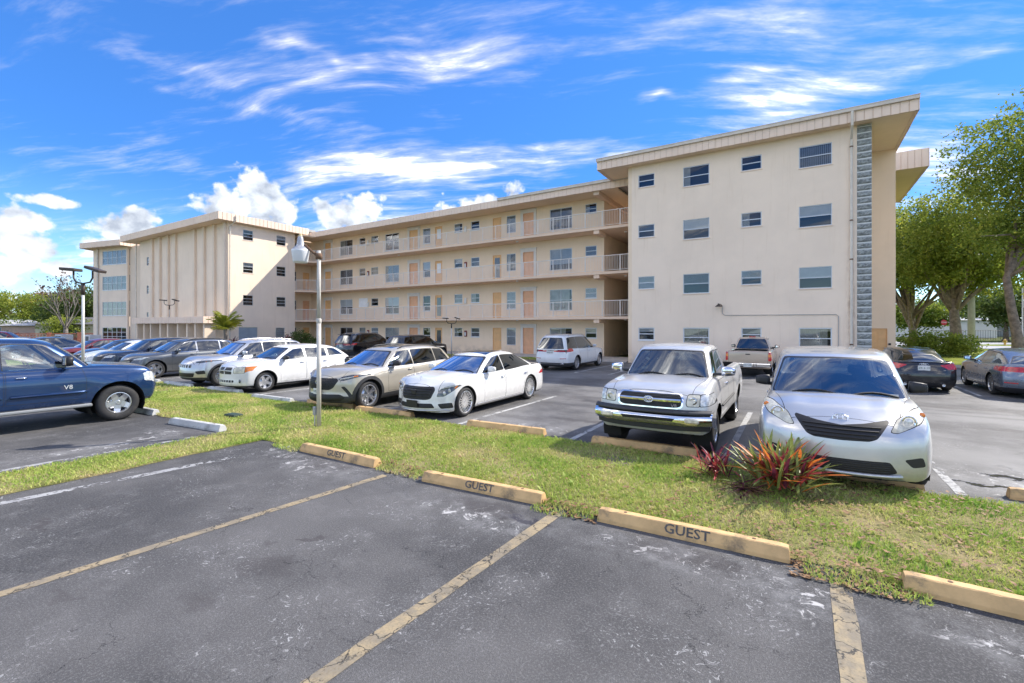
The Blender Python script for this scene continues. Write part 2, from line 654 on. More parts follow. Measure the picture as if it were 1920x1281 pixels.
def paint(name, col, metal=0.0, rough=0.3, flake=0.0, dirty=0.0):
    if name in MATS:
        return MATS[name]
    m = bpy.data.materials.new(name)
    m.use_nodes = True
    t = NT(m.node_tree)
    out = t.n('ShaderNodeOutputMaterial')
    b = t.n('ShaderNodeBsdfPrincipled')
    b.inputs['Metallic'].default_value = metal
    b.inputs['Coat Weight'].default_value = 1.0
    b.inputs['Coat Roughness'].default_value = 0.025
    co = t.n('ShaderNodeTexCoord').outputs['Object']
    sep = t.n('ShaderNodeSeparateXYZ')
    t.link(co, sep.inputs[0])
    c = t.mix(t.ramp(t.noise(co, 1.7, 4), 0.3, 0.7), tuple(x * 0.96 for x in col), tuple(min(1, x * 1.04) for x in col))
    # road dust: more of it along the sills
    d = t.m('MULTIPLY', t.ramp(sep.outputs[2], 0.75, 0.15), t.ramp(t.noise(co, 5.0, 7, 0.65), 0.35, 0.75))
    d = t.m('ADD', t.m('MULTIPLY', d, 0.35 + dirty), t.m('MULTIPLY', t.ramp(t.noise(co, 2.3, 8, 0.7), 0.5, 0.85), 0.10 + dirty), clamp=True)
    t.put(b.inputs['Base Color'], t.mix(d, c, (0.20, 0.185, 0.16)))
    t.put(b.inputs['Roughness'], t.m('ADD', t.m('MULTIPLY', d, 0.35), rough))
    bn = t.n('ShaderNodeBump')
    bn.inputs['Strength'].default_value = 0.02
    bn.inputs['Distance'].default_value = 0.02
    t.link(t.noise(co, 2.4, 2), bn.inputs['Height'])
    t.link(bn.outputs[0], b.inputs['Coat Normal'])
    t.link(b.outputs[0], out.inputs[0])
    MATS[name] = m
    return m


class PM:
    """light polygon mesh that can be knifed: faces keep a tag, a normal and a box"""
    def __init__(self, P, F):
        self.V = [tuple(map(float, p)) for p in P]
        self.F, self.T, self.N, self.B = [], [], [], []
        for f in F:
            self.add(list(f[::-1]), 0)

    def add(self, f, tag, n=None):
        c = [self.V[i] for i in f]
        if n is None:
            nx = ny = nz = 0.0
            for k in range(len(c)):
                (x0, y0, z0), (x1, y1, z1) = c[k - 1], c[k]
                nx += (y0 - y1) * (z0 + z1)
                ny += (z0 - z1) * (x0 + x1)
                nz += (x0 - x1) * (y0 + y1)
            ln = math.sqrt(nx * nx + ny * ny + nz * nz) or 1.0
            n = (nx / ln, ny / ln, nz / ln)
        xs, ys, zs = zip(*c)
        self.F.append(f)
        self.T.append(tag)
        self.N.append(n)
        self.B.append((min(xs), max(xs), min(ys), max(ys), min(zs), max(zs)))

    def mid(self, i):
        f = self.F[i]
        n = len(f)
        return (sum(self.V[k][0] for k in f) / n, sum(self.V[k][1] for k in f) / n, sum(self.V[k][2] for k in f) / n)

    def kill(self, test):
        for i in range(len(self.F)):
            if self.T[i] >= 0 and test(i):
                self.T[i] = -1


class Car:
    def __init__(self, S, pnt, lod=1.0):
        self.S, self.pnt = S, pnt
        self.info = [('body', pnt, None)]        # tag -> (name, material, parent tag)
        self.extra = []
        self.lod = lod
        self.bmB = self._body()
        self.bmG = self._green() if 'green' in S else None
        self.bvB = BVHTree.FromPolygons(self.bmB.V, self.bmB.F)
        self.bvG = BVHTree.FromPolygons(self.bmG.V, self.bmG.F) if self.bmG else None

    # ---- surfaces
    def _mk(self, P, F):
        return PM(P, F)

    def _body(self):
        S = self.S
        L, Wd = S['L'], S['W']
        Hb = 0.75
        k = self.lod
        P, F = rbox(L, Wd, Hb, S.get('r', 0.085), 0.085 * k, 0.095 * k, 0.07 * k)
        s0, y0, c = P[:, 0], P[:, 1] / (Wd / 2) - 1, P[:, 2] / Hb
        top = spl(s0, S['top'])
        crown = spl(s0, S['crown'])
        zb = spl(s0, S.get('bot', [(0, S['zb']), (L, S['zb'])]))
        yy = np.abs(y0)
        zt = top + crown * (1 - yy**2)
        z = zb + (zt - zb) * c
        w = Wd / 2 * spl(s0, S['plan']) * spl(z, S['side'])
        y = y0 * w
        for (sw, zw, amp) in S.get('flare', []):
            g = amp * np.exp(-((s0 - sw) / 0.42)**4) * np.exp(-((z - zw) / 0.34)**4)
            y = y + np.sign(y0) * g * np.clip(yy * 3 - 2, 0, 1)
        for (zl, amp, hw) in S.get('crease', []):                 # shoulder line pressed into the flanks
            y = y + np.sign(y0) * amp * np.exp(-((z - zl) / hw)**2) * np.clip(yy * 4 - 3, 0, 1)
        for (s1, s2, yc, yw, amp) in S.get('hoodbump', []):      # raised ribs or power bulge
            bl = np.clip((s0 - s1) / 0.15, 0, 1) * np.clip((s2 - s0) / 0.15, 0, 1) * np.clip(c * 4 - 3, 0, 1)
            z = z + amp * bl * np.exp(-((yy - yc) / yw)**4)
        wf = np.clip(1 - s0 / S.get('lf', 0.8), 0, 1)**2
        wr = np.clip(1 - (L - s0) / S.get('lr', 0.6), 0, 1)**2
        s = s0 + wf * (spl(z, S['fprof']) + S['bowf'] * yy**2.4) - wr * (spl(z, S['rprof']) + S['bowr'] * yy**2.4)
        return self._mk(np.stack([y, s, z], 1), F)

    def _green(self):
        g = self.S['green']
        k = self.lod
        P, F = rbox(2.0, 1.5, 0.8, g.get('r', 0.09), 0.06 * k, 0.085 * k, 0.07 * k, bottom=False)
        a, y0, c = P[:, 0] / 2.0, P[:, 1] / 0.75 - 1, P[:, 2] / 0.8
        yy = np.abs(y0)
        gf = c + g.get('cvf', 0.10) * c * (1 - c)
        gr = c + g.get('cvr', 0.15) * c * (1 - c)
        sf = g['sc'] + (g['sh'] - g['sc']) * (c - g.get('cvf', 0.10) * c * (1 - c))
        sr = g['rb'] + (g['rt'] - g['rb']) * (c - g.get('cvr', 0.15) * c * (1 - c))
        s = sf + (sr - sf) * a
        s = s - g['bowf'] * (1 - yy**2) * (1 - a)**3 + g['bowr'] * (1 - yy**2) * a**3
        w = g['wb'] + (g['wr'] - g['wb']) * (c**1.15)
        w = w * spl(a, g.get('ptap', [(0, .97), (.25, 1), (.7, 1), (1, .93)]))
        zr = spl(a, g['roof']) + g.get('crown', 0.05) * (1 - yy**2)
        z0 = spl(a, g['z0']) if isinstance(g['z0'], list) else g['z0']
        z = z0 + (zr - z0) * c
        return self._mk(np.stack([y0 * w, s, z], 1), F)

    def gside(self, a, c):
        """(s, z) on the cabin's side for fractions along (a) and up (c)"""
        g = self.S['green']
        sf = g['sc'] + (g['sh'] - g['sc']) * (c - g.get('cvf', 0.10) * c * (1 - c))
        sr = g['rb'] + (g['rt'] - g['rb']) * (c - g.get('cvr', 0.15) * c * (1 - c))
        z0 = float(spl(a, g['z0'])) if isinstance(g['z0'], list) else g['z0']
        return sf + (sr - sf) * a, z0 + (float(spl(a, g['roof'])) - z0) * c

    def a_at(self, s, c):
        s0, _ = self.gside(0, c)
        s1, _ = self.gside(1, c)
        return (s - s0) / (s1 - s0)

    # ---- knife cuts
    def cut(self, which, view, poly, name, mat, only=None, side=0, smin=-9., smax=99., nmin=0.2, parent=None, push=0.0):
        pm = self.bmB if which == 'B' else self.bmG
        only = {0} if only is None else set(only)
        ia, ib = {'side': (1, 2), 'front': (0, 2), 'rear': (0, 2), 'top': (0, 1)}[view]
        x0, x1 = min(p[0] for p in poly), max(p[0] for p in poly)
        z0, z1 = min(p[1] for p in poly), max(p[1] for p in poly)
        V, F, T, N, B = pm.V, pm.F, pm.T, pm.N, pm.B
        k0, k1, k2, k3 = 2 * ia, 2 * ia + 1, 2 * ib, 2 * ib + 1
        na, sg = {'side': (0, side), 'front': (1, -1), 'rear': (1, 1), 'top': (2, 1)}[view]
        work = []
        for i in range(len(F)):
            b = B[i]
            if b[k1] < x0 or b[k0] > x1 or b[k3] < z0 or b[k2] > z1 or T[i] not in only or N[i][na] * sg <= nmin:
                continue
            if not smin <= (b[2] + b[3]) / 2 <= smax or (view == 'side' and (b[0] + b[1]) * side < 0):
                continue
            work.append((F[i], b[k0], b[k1], b[k2], b[k3], i, False))
        n = len(poly)
        for e in range(n):
            (ax, az), (bx, bz) = poly[e], poly[(e + 1) % n]
            dx, dz = bx - ax, bz - az
            ln = math.hypot(dx, dz)
            if ln < 1e-6:
                continue
            px, pz = dz / ln, -dx / ln
            ex0, ex1, ez0, ez1 = min(ax, bx), max(ax, bx), min(az, bz), max(az, bz)
            out, new = [], {}
            for w in work:
                if w[2] < ex0 or w[1] > ex1 or w[4] < ez0 or w[3] > ez1:
                    out.append(w)
                    continue
                f = w[0]
                d = [(V[i][ia] - ax) * px + (V[i][ib] - az) * pz for i in f]
                if min(d) > -1e-5 or max(d) < 1e-5:
                    out.append(w)
                    continue
                A, C = [], []
                m = len(f)
                for j in range(m):
                    i, q = f[j], f[(j + 1) % m]
                    di, dq = d[j], d[(j + 1) % m]
                    if di >= -1e-5:
                        A.append(i)
                    if di <= 1e-5:
                        C.append(i)
                    if (di > 1e-5 and dq < -1e-5) or (di < -1e-5 and dq > 1e-5):
                        key = (i, q) if i < q else (q, i)
                        if key not in new:
                            t_ = di / (di - dq)
                            p0, p1 = V[i], V[q]
                            V.append((p0[0] + (p1[0] - p0[0]) * t_, p0[1] + (p1[1] - p0[1]) * t_, p0[2] + (p1[2] - p0[2]) * t_))
                            new[key] = len(V) - 1
                        A.append(new[key])
                        C.append(new[key])
                for g in (A, C):
                    if len(g) > 2:
                        u = [V[i][ia] for i in g]
                        v = [V[i][ib] for i in g]
                        out.append((g, min(u), max(u), min(v), max(v), w[5], True))
            work = out
        self.info.append((name, mat, parent))
        tg = len(self.info) - 1
        old = {}
        for w in work:
            f = w[0]
            m = len(f)
            ins = in_poly(sum(V[i][ia] for i in f) / m, sum(V[i][ib] for i in f) / m, poly)
            if w[6]:
                if w[5] not in old:
                    old[w[5]] = T[w[5]]
                    T[w[5]] = -1
                pm.add(f, tg if ins else old[w[5]], N[w[5]])
            elif ins:
                T[w[5]] = tg
        return tg

    def lamp(self, view, poly, mat, name='headlight', grow=.012, **k):
        """a lens set in a thin dark gap"""
        cx, cz = sum(q[0] for q in poly) / len(poly), sum(q[1] for q in poly) / len(poly)
        big = []
        for a, b in poly:
            v = Vector((a - cx, b - cz))
            v = v * (1 + grow / max(.03, v.length))
            big.append((cx + v.x, cz + v.y))
        g = self.cut('B', view, big, 'panel_gap', SEAM, **k)
        return self.cut('B', view, poly, name, mat, only=(g,), **k)

    def cut2(self, which, poly, name, mat, **k):
        """the same cut on both flanks"""
        return [self.cut(which, 'side', poly, name, mat, side=s, **k) for s in (1, -1)]

    def cutm(self, which, view, poly, name, mat, **k):
        """mirrored pair in a front or rear view (poly on the +x half)"""
        return [self.cut(which, view, poly, name, mat, **k), self.cut(which, view, mir(poly), name, mat, **k)]

    def kill(self, which, tags):
        pm = self.bmB if which == 'B' else self.bmG
        pm.kill(lambda i: pm.T[i] in tags)

    # ---- probing
    def fs(self, y, z, dflt=0.0):
        h = self.bvB.ray_cast(Vector((y, -2, z)), Vector((0, 1, 0)))
        return h[0].y if h[0] else dflt

    def rs(self, y, z):
        h = self.bvB.ray_cast(Vector((y, 12, z)), Vector((0, -1, 0)))
        return h[0].y if h[0] else self.S['L']

    def ss(self, s, z, side=1):
        h = self.bvB.ray_cast(Vector((3 * side, s, z)), Vector((-side, 0, 0)))
        return h[0].x if h[0] else side * self.S['W'] / 2

    def ts(self, s, y):
        h = self.bvB.ray_cast(Vector((y, s, 4)), Vector((0, 0, -1)))
        return h[0].z if h[0] else 1.0

    def rts(self, s, y):
        h = self.bvG.ray_cast(Vector((y, s, 4)), Vector((0, 0, -1)))
        return h[0].z if h[0] else self.S['H']

    def part(self, name, mb, mat, smooth=False, parent=None):
        self.extra.append((name, mb, mat, smooth, parent))
        return len(self.extra) - 1

    # ---- common equipment
    def arches(self, gap=0.06, clad=0.0, cladmat=None, flat=0.0):
        S = self.S
        for sw in (S['fo'], S['fo'] + S['WB']):
            r = S['tr'] + gap
            if clad:
                self.cut2('B', circ(sw, S['tr'], r + clad, n=26), 'arch_cladding', cladmat or CLAD)
            for t in self.cut2('B', circ(sw, S['tr'], r, n=26), 'void', UNDER, only=range(0, 400), nmin=0.12):
                self.kill('B', (t,))
            for side in (1, -1):
                mb = MB()
                n = 14
                xo, xi = side * (S['W'] / 2 - 0.035), side * (S['W'] / 2 - 0.36)
                vs, fs = [], []
                for k in range(n + 1):
                    an = R(-25 + 230 * k / n)
                    cy, cz = sw + (r + 0.004) * math.cos(an), S['tr'] + (r + 0.004) * math.sin(an)
                    vs += [(xo, cy, cz), (xi, cy, cz)]
                for k in range(n):
                    fs.append((2 * k, 2 * k + 1, 2 * k + 3, 2 * k + 2))
                fs.append(tuple(2 * k + 1 for k in range(n + 1)))
                mb.add(vs, fs)
                self.part('wheel_well', mb, UNDER)

    def belly(self):
        pm = self.bmB
        self.info.append(('underside', UNDER, None))
        tg = len(self.info) - 1
        for i in range(len(pm.F)):
            if pm.T[i] == 0 and pm.N[i][2] < -0.75:
                pm.T[i] = tg

    def open_cabin(self):
        """take away the body's lid below the cabin"""
        g, pm = self.S['green'], self.bmB

        def inside(i):
            if pm.N[i][2] <= .5:
                return False
            c = pm.mid(i)
            return g['sc'] + .10 < c[1] < g['rb'] - .10 and abs(c[0]) < g['wb'] - .07
        pm.kill(inside)

    def cabin(self, rows, seat=SEATG, zseat=0.55, dashz=None, wheel_side=1):
        """rows: s of each seat row's hip point"""
        g, S = self.S['green'], self.S
        w = g['wb'] - 0.09
        z0 = (g['z0'][0][1] if isinstance(g['z0'], list) else g['z0'])
        tub = MB()
        s0, s1, zf, zt = g['sc'] + 0.05, g['rb'] - 0.12, S['zb'] + 0.12, z0 - 0.0
        tub.add([(-w, s0, zf), (w, s0, zf), (w, s1, zf), (-w, s1, zf), (-w, s0, zt), (w, s0, zt), (w, s1, zt), (-w, s1, zt)],
                [(0, 1, 2, 3), (0, 4, 5, 1), (1, 5, 6, 2), (2, 6, 7, 3), (3, 7, 4, 0)])
        self.part('cabin_floor', tub, INTR)
        dz = dashz or z0 + 0.01
        d = MB()
        d.bbox(-w, w, g['sc'] + 0.08, g['sc'] + 0.62, z0 - 0.35, dz - 0.01, 0.05)
        self.part('dashboard', d, INTR)
        for i, sr in enumerate(rows):
            for sx in (-1, 1):
                m = MB()
                xc, hw = sx * w * 0.50, 0.25
                m.bbox(xc - hw, xc + hw, sr - 0.48, sr + 0.05, zseat - 0.18, zseat, 0.05)
                bk = MB().bbox(-hw, hw, -0.07, 0.07, 0, 0.60, 0.05)
                bk.bbox(-0.13, 0.13, -0.05, 0.05, 0.64, 0.82, 0.04)
                bk.bbox(-0.06, 0.06, -0.02, 0.02, 0.58, 0.66, 0.005)
                tl = R(-16)
                vs = [(xc + x, sr + 0.02 + y * math.cos(tl) - z * math.sin(tl), zseat - 0.05 + y * math.sin(tl) + z * math.cos(tl)) for x, y, z in bk.v]
                m.add(vs, bk.f)
                self.part('seat', m, seat)
        st = MB()
        ring = [(0.18 * math.cos(2 * math.pi * k / 16), 0.18 * math.sin(2 * math.pi * k / 16)) for k in range(17)]
        cx, cy, cz = wheel_side * w * 0.5, g['sc'] + 0.72, dz - 0.02
        st.tube([(cx + a, cy + b * 0.45, cz + b * 0.89) for a, b in ring], 0.016, 6, caps=False)
        st.tube([(cx - .17, cy, cz), (cx + .17, cy, cz)], 0.02, 5)
        self.part('steering_wheel', st, INTR)

    def side_glass(self, splits, fo=0.13, ro=0.16, zlo=0.03, chi=0.86, mats=None, trim=None, rad=0.045, pil=0.05, gap=0.018, lowrise=0.0, a_end=None):
        """door glass between the windscreen pillar and the rear pillar; splits: s of the pillars in between"""
        g = self.S['green']
        z0 = lambda s: (float(spl(self.a_at(s, 0.05), g['z0'])) if isinstance(g['z0'], list) else g['z0']) + zlo
        zt = lambda s: self.gside(min(1, max(0, self.a_at(s, 0.9))), chi)[1]
        sF = lambda z: None
        # outline: bottom from front to rear, top from rear to front
        def fr(c):
            return self.gside(0, c)[0] + fo
        def rr(c):
            return self.gside(1, c)[0] - ro
        edges = [None] + list(splits) + [None]
        mats = mats or [G_MID] * (len(splits) + 1)
        cb = 0.06
        for i in range(len(edges) - 1):
            p = pil / 2
            n = 7
            # top-edge end points
            tl = fr(chi) if edges[i] is None else edges[i] + p
            tr_ = rr(chi) if edges[i + 1] is None else edges[i + 1] - p
            bl = fr(cb) if edges[i] is None else edges[i] + p
            br = rr(cb) if edges[i + 1] is None else edges[i + 1] - p
            poly = [(bl, z0(bl)), (br, z0(br) + lowrise)]
            if edges[i + 1] is None:
                for c in (0.3, 0.55, 0.72):
                    poly.append((rr(c), self.gside(1, c)[1] * 0 + z0(br) + (zt(tr_) - z0(br)) * (c / chi)))
            for k in range(n + 1):
                s = tr_ + (tl - tr_) * k / n
                poly.append((s, zt(s)))
            if edges[i] is None:
                for c in (0.6, 0.3):
                    poly.append((fr(c), z0(bl) + (zt(tl) - z0(bl)) * (c / chi)))
            poly = rnd_poly(poly, rad, 2) if rad else poly
            if trim:
                cx = sum(q[0] for q in poly) / len(poly)
                cz = sum(q[1] for q in poly) / len(poly)
                big = []
                for (a, b) in poly:
                    v = Vector((a - cx, b - cz))
                    v = v + Vector((gap if v.x > 0 else -gap, gap if v.y > 0 else -gap))
                    big.append((cx + v.x, cz + v.y))
                ids = self.cut2('G', big, 'window_trim', trim)
                self.cut2('G', poly, 'side_window', mats[i], only=[0] + ids)
            else:
                self.cut2('G', poly, 'side_window', mats[i])

    def screens(self, fm=G_CLR, rm=G_MID, wf=0.10, wr=0.12, zlo=0.05, zhi=0.07, rear=True, rlo=0.06, rhi=0.08, trim=BLK, rwt=None):
        g = self.S['green']
        z0 = g['z0'][0][1] if isinstance(g['z0'], list) else g['z0']
        zt = float(spl(0.0, g['roof'])) + g.get('crown', .05) * .6
        zz0, zz1 = z0 + zlo, zt - zhi
        b, tp = g['wb'] * .97 - wf, g['wr'] * .97 - wf

        def trap(b, tp, a, c, bow=0.02):
            return rnd_poly([(-b, a), (0, a - bow), (b, a), (tp, c), (0, c + bow), (-tp, c)], 0.05, 2)
        t = self.cut('G', 'front', trap(b + .025, tp + .025, zz0 - .02, zz1 + .025), 'windscreen_trim', trim, smax=g['sh'] + .35, nmin=.18)
        self.cut('G', 'front', trap(b, tp, zz0, zz1), 'windscreen', fm, only=(0, t), smax=g['sh'] + .35, nmin=.18)
        if rear:
            z0 = g['z0'][-1][1] if isinstance(g['z0'], list) else g['z0']
            zt = float(spl(1.0, g['roof'])) + g.get('crown', .05) * .6
            zz0, zz1 = z0 + rlo, zt - rhi
            pt = spl(1.0, g.get('ptap', [(0, .97), (1, .93)]))
            b, tp = g['wb'] * pt - wr, (rwt if rwt else g['wr'] * pt - wr)
            t = self.cut('G', 'rear', trap(b + .02, tp + .02, zz0 - .015, zz1 + .015, 0.012), 'window_trim', trim, smin=g['rt'] - .5, nmin=.18)
            self.cut('G', 'rear', trap(b, tp, zz0, zz1, 0.012), 'rear_window', rm, only=(0, t), smin=g['rt'] - .5, nmin=.18)

    def door(self, poly, handle=None, hmat=None, name='door'):
        """panel gap round a door skin on both flanks; handle (s, z)"""
        cx = sum(q[0] for q in poly) / len(poly)
        cz = sum(q[1] for q in poly) / len(poly)
        inner = []
        for (a, b) in poly:
            inner.append((a - 0.007 * (1 if a > cx else -1), b - 0.007 * (1 if b > cz else -1)))
        for sd in (1, -1):
            g_ = self.cut('B', 'side', poly, 'panel_gap', SEAM, side=sd)
            d_ = self.cut('B', 'side', inner, name, self.pnt, side=sd, only=(g_,))
            if handle:
                s, z = handle
                m = MB()
                x = self.ss(s, z, sd) + sd * 0.022
                m.tube([(x - sd * .03, s - .085, z), (x, s - .06, z + .004), (x, s + .06, z + .004), (x - sd * .03, s + .085, z)], [0.012, 0.016, 0.016, 0.012], 6)
                self.part('door_handle', m, hmat or self.pnt, True, ('tag', d_))

    def hood(self, s0, s1, w0, w1, name='hood'):
        po = [(-w0, s0), (w0, s0), (w1, s1), (-w1, s1)]
        pi = [(-w0 + .007, s0 + .007), (w0 - .007, s0 + .007), (w1 - .007, s1 - .007), (-w1 + .007, s1 - .007)]
        t = self.cut('B', 'top', po, 'panel_gap', SEAM, nmin=.25)
        self.cut('B', 'top', pi, name, self.pnt, only=(t,), nmin=.25)

    def mirrors(self, s, z, mat=None, size=(0.20, 0.11, 0.15), arm=0.08, off=None, capm=None):
        g = self.S['green']
        for sd in (1, -1):
            x = sd * ((off or g['wb']) + arm)
            m = MB()
            a, b, c = size
            bm = bmesh.new()
            bmesh.ops.create_cube(bm, size=1)
            bmesh.ops.subdivide_edges(bm, edges=bm.edges[:], cuts=2, use_grid_fill=True)
            for v in bm.verts:
                p = v.co * 2
                q = Vector((p.x * math.sqrt(max(0, 1 - p.y * p.y / 3 - p.z * p.z / 3 + p.y * p.y * p.z * p.z / 5)),
                            p.y * math.sqrt(max(0, 1 - p.x * p.x / 3 - p.z * p.z / 3 + p.x * p.x * p.z * p.z / 5)),
                            p.z * math.sqrt(max(0, 1 - p.x * p.x / 3 - p.y * p.y / 3 + p.x * p.x * p.y * p.y / 5))))
                q = p * .45 + q * .55
                v.co = Vector((x + sd * a / 2 + q.x * a / 2, s + q.y * b / 2 * (1 - .25 * q.x * sd), z + q.z * c / 2 * (1 - .18 * q.x * sd)))
            bm.verts.index_update()
            m.add([v.co[:] for v in bm.verts], [[v.index for v in f.verts] for f in bm.faces])
            bm.free()
            i = self.part('mirror', m, mat or self.pnt, True)
            n = MB().bbox(min(x + sd * .02, x + sd * (a - .02)), max(x + sd * .02, x + sd * (a - .02)), s + b / 2 - .012, s + b / 2 + .004, z - c / 2 + .03, z + c / 2 - .03, .004)
            self.part('mirror_glass', n, CHROME, False, ('extra', i))
            k = MB().tube([(sd * ((off or g['wb']) - .05), s + .02, z - c * .38), (x + sd * .05, s, z - c * .34)], [.03, .025], 6)
            self.part('mirror_arm', k, capm or BLK, False, ('extra', i))

    def wipers(self):
        g = self.S['green']
        z0 = g['z0'][0][1] if isinstance(g['z0'], list) else g['z0']
        for (x0, x1) in ((g['wb'] * .15, g['wb'] * .80), (-g['wb'] * .62, g['wb'] * .05)):
            m = MB()
            pts = []
            for k in range(7):
                x = x0 + (x1 - x0) * k / 6
                z = z0 + 0.045 + 0.05 * math.sin(k / 6 * 3.14) * (1 if x1 > 0 else 1) + 0.02
                h = self.bvG.ray_cast(Vector((x, -1, z)), Vector((0, 1, 0)))
                pts.append((x, (h[0].y if h[0] else g['sc']) - .018, z))
            m.tube(pts, 0.011, 5)
            self.part('wiper', m, BLK)

    def plate(self, s, z, txt=None, rear=False, w=0.31, h=0.155, mat=None, y=0.0):
        m = MB().bbox(y - w / 2, y + w / 2, s - .006, s + .006, z - h / 2, z + h / 2, .004)
        i = self.part('licence_plate', m, mat or PLATE)
        if txt:
            self.extra.append(('plate_text', (txt, h * .55, s, z, rear, y), PLTXT, False, ('extra', i)))

    def wheels(self, style, n=10, rimr=None, mat=None, tw=None, w0=.05, w1=.03, steer=0.0, hubr=.07, back=None):
        S = self.S
        self.whl = dict(style=style, n=n, rimr=rimr or S['tr'] * .68, mat=mat or ALLOY, tw=tw or .22, w0=w0, w1=w1, steer=steer, hubr=hubr, back=back or BLK)

    def _wheel_meshes(self):
        S, q = self.S, self.whl
        tr, rr, tw = S['tr'], q['rimr'], q['tw']
        h = tw / 2
        ty = MB().lathe([(rr - .01, -h + .02), (rr + .02, -h - .003), (tr * .5 + rr * .5, -h - .008), (tr - .035, -h + .004), (tr - .008, -h + .03), (tr, -h + .06), (tr, h - .06), (tr - .008, h - .03), (tr - .035, h - .004), (tr * .5 + rr * .5, h + .008), (rr + .02, h + .003), (rr - .004, h - .016)], 36, 'x')
        # tread grooves seen end-on
        for gx in (-.3, 0, .3):
            pass
        rim = MB().lathe([(rr - .002, h - .022), (rr + .004, h - .004), (rr - .012, h - .002), (rr - .022, h - .02), (rr - .03, h - .09), (rr - .03, -h + .02)], 36, 'x')
        rim.lathe([(0.001, h - .028), (q['hubr'] * .5, h - .028), (q['hubr'] * .55, h - .036), (q['hubr'], h - .040), (q['hubr'] + .005, h - .07)], 20, 'x')
        n = q['n']
        for k in range(n):
            if q['style'] == 'pair':
                an = 2 * math.pi * (k // 2) / (n / 2) + (0.13 if k % 2 else -0.13)
                ao = an + (0.05 if k % 2 else -0.05)
            else:
                an = ao = 2 * math.pi * k / n + .2
            r0, r1 = q['hubr'] * .7, rr - .012
            vs = []
            for (r, a, w, xo, xi) in ((r0, an, q['w0'], h - .034, h - .085), ((r0 + r1) / 2, (an + ao) / 2, (q['w0'] + q['w1']) / 2, h - .030, h - .075), (r1, ao, q['w1'], h - .012, h - .06)):
                ca, sa = math.cos(a), math.sin(a)
                for (sg, xx) in ((-1, xo), (1, xo), (1, xi), (-1, xi)):
                    vs.append((xx, r * ca - sg * w / 2 * sa, r * sa + sg * w / 2 * ca))
            fs = []
            for b in (0, 4):
                for e in range(4):
                    fs.append((b + e, b + (e + 1) % 4, b + 4 + (e + 1) % 4, b + 4 + e))
            fs += [(3, 2, 1, 0), (8, 9, 10, 11)]
            rim.add(vs, fs)
        hub = MB().lathe([(0.001, h - .10), (rr - .03, h - .10), (rr - .03, -h + .03), (0.001, -h + .03)], 24, 'x')
        if q['style'] != 'none':
            hub.lathe([(.03, h - .09), (rr * .78, h - .088), (rr * .78, h - .10)], 24, 'x', mi=1)
        return ty, rim, hub

    # ---- output
    def finish(self, name, label, cat, loc, rz, group=None):
        S = self.S
        root = empty(name, loc, rz)
        tag(root, label, cat, group)
        fo = S['fo']
        made = {}
        body = None
        for which, bm in (('B', self.bmB), ('G', self.bmG)):
            if bm is None:
                continue
            groups = {}
            for i, tg in enumerate(bm.T):
                if tg >= 0:
                    groups.setdefault(tg, []).append(bm.F[i])
            for tg in sorted(groups):
                vid, vs, ff = {}, [], []
                for f in groups[tg]:
                    row = []
                    for k in f:
                        if k not in vid:
                            vid[k] = len(vs)
                            x, y, z = bm.V[k]
                            vs.append((x, y - fo, z))
                        row.append(vid[k])
                    ff.append(row)
                nm, mt, par = self.info[tg]
                if tg == 0:
                    nm = 'body' if which == 'B' else 'roof'
                me = bpy.data.meshes.new(nm)
                me.from_pydata(vs, [], ff)
                me.materials.append(mt)
                me.polygons.foreach_set('use_smooth', [True] * len(me.polygons))
                o = bpy.data.objects.new(nm, me)
                COL.objects.link(o)
                o.parent = root
                made[('tag', tg)] = o
                if tg == 0 and which == 'B':
                    body = o
        objs = []
        for i, (nm, mb, mt, sm, par) in enumerate(self.extra):
            if isinstance(mb, tuple):
                txt, sz, s, z, rear, y = mb
                M = Matrix.Translation((y, s - fo + (0.008 if rear else -0.008), z)) @ Matrix.Rotation(math.pi if rear else 0, 4, 'Z') @ Matrix.Rotation(R(90), 4, 'X')
                o = text_mesh(nm, txt, sz, mt, None, 0.001, M)
            else:
                mb.v = [(x, y - fo, z) for x, y, z in mb.v]
                o = mb.build(nm, mt, None, sm)
            if par is None:
                o.parent = root
            else:
                pr = made.get(par) if par[0] == 'tag' else objs[par[1]]
                o.parent = pr or root
            objs.append(o)
        if hasattr(self, 'whl'):
            ty, rim, hub = self._wheel_meshes()
            tw = self.whl['tw']
            src = None
            for sw in (0.0, S['WB']):
                for sd in (1, -1):
                    x = sd * (S['W'] / 2 - tw / 2 - S.get('inset', .035))
                    if src is None:
                        hb = hub.build('wheel', [self.whl['back'], SATIN], root, True)
                        t_ = ty.build('tyre', RUB, hb, True)
                        r_ = rim.build('rim', self.whl['mat'], hb, False)
                        src = (hb, t_, r_)
                    else:
                        hb = inst(src[0], root)
                        inst(src[1], hb)
                        inst(src[2], hb)
                    hb.location = (x, sw, S['tr'])
                    st = self.whl['steer'] if sw == 0 else 0
                    hb.rotation_euler = (R(37 * (sw + sd)), 0, (0 if sd > 0 else math.pi) + st)
        return root

    def bars(self, zs, yw, s_off=-0.004, r=0.008, mat=None, name='grille_bar', n=9, parent=None, wfun=None):
        for z in zs:
            w = wfun(z) if wfun else yw
            pts = [(-w + 2 * w * k / n, self.fs(-w + 2 * w * k / n, z) + s_off, z) for k in range(n + 1)]
            self.part(name, MB().tube(pts, r, 5), mat or BLK, False, parent)

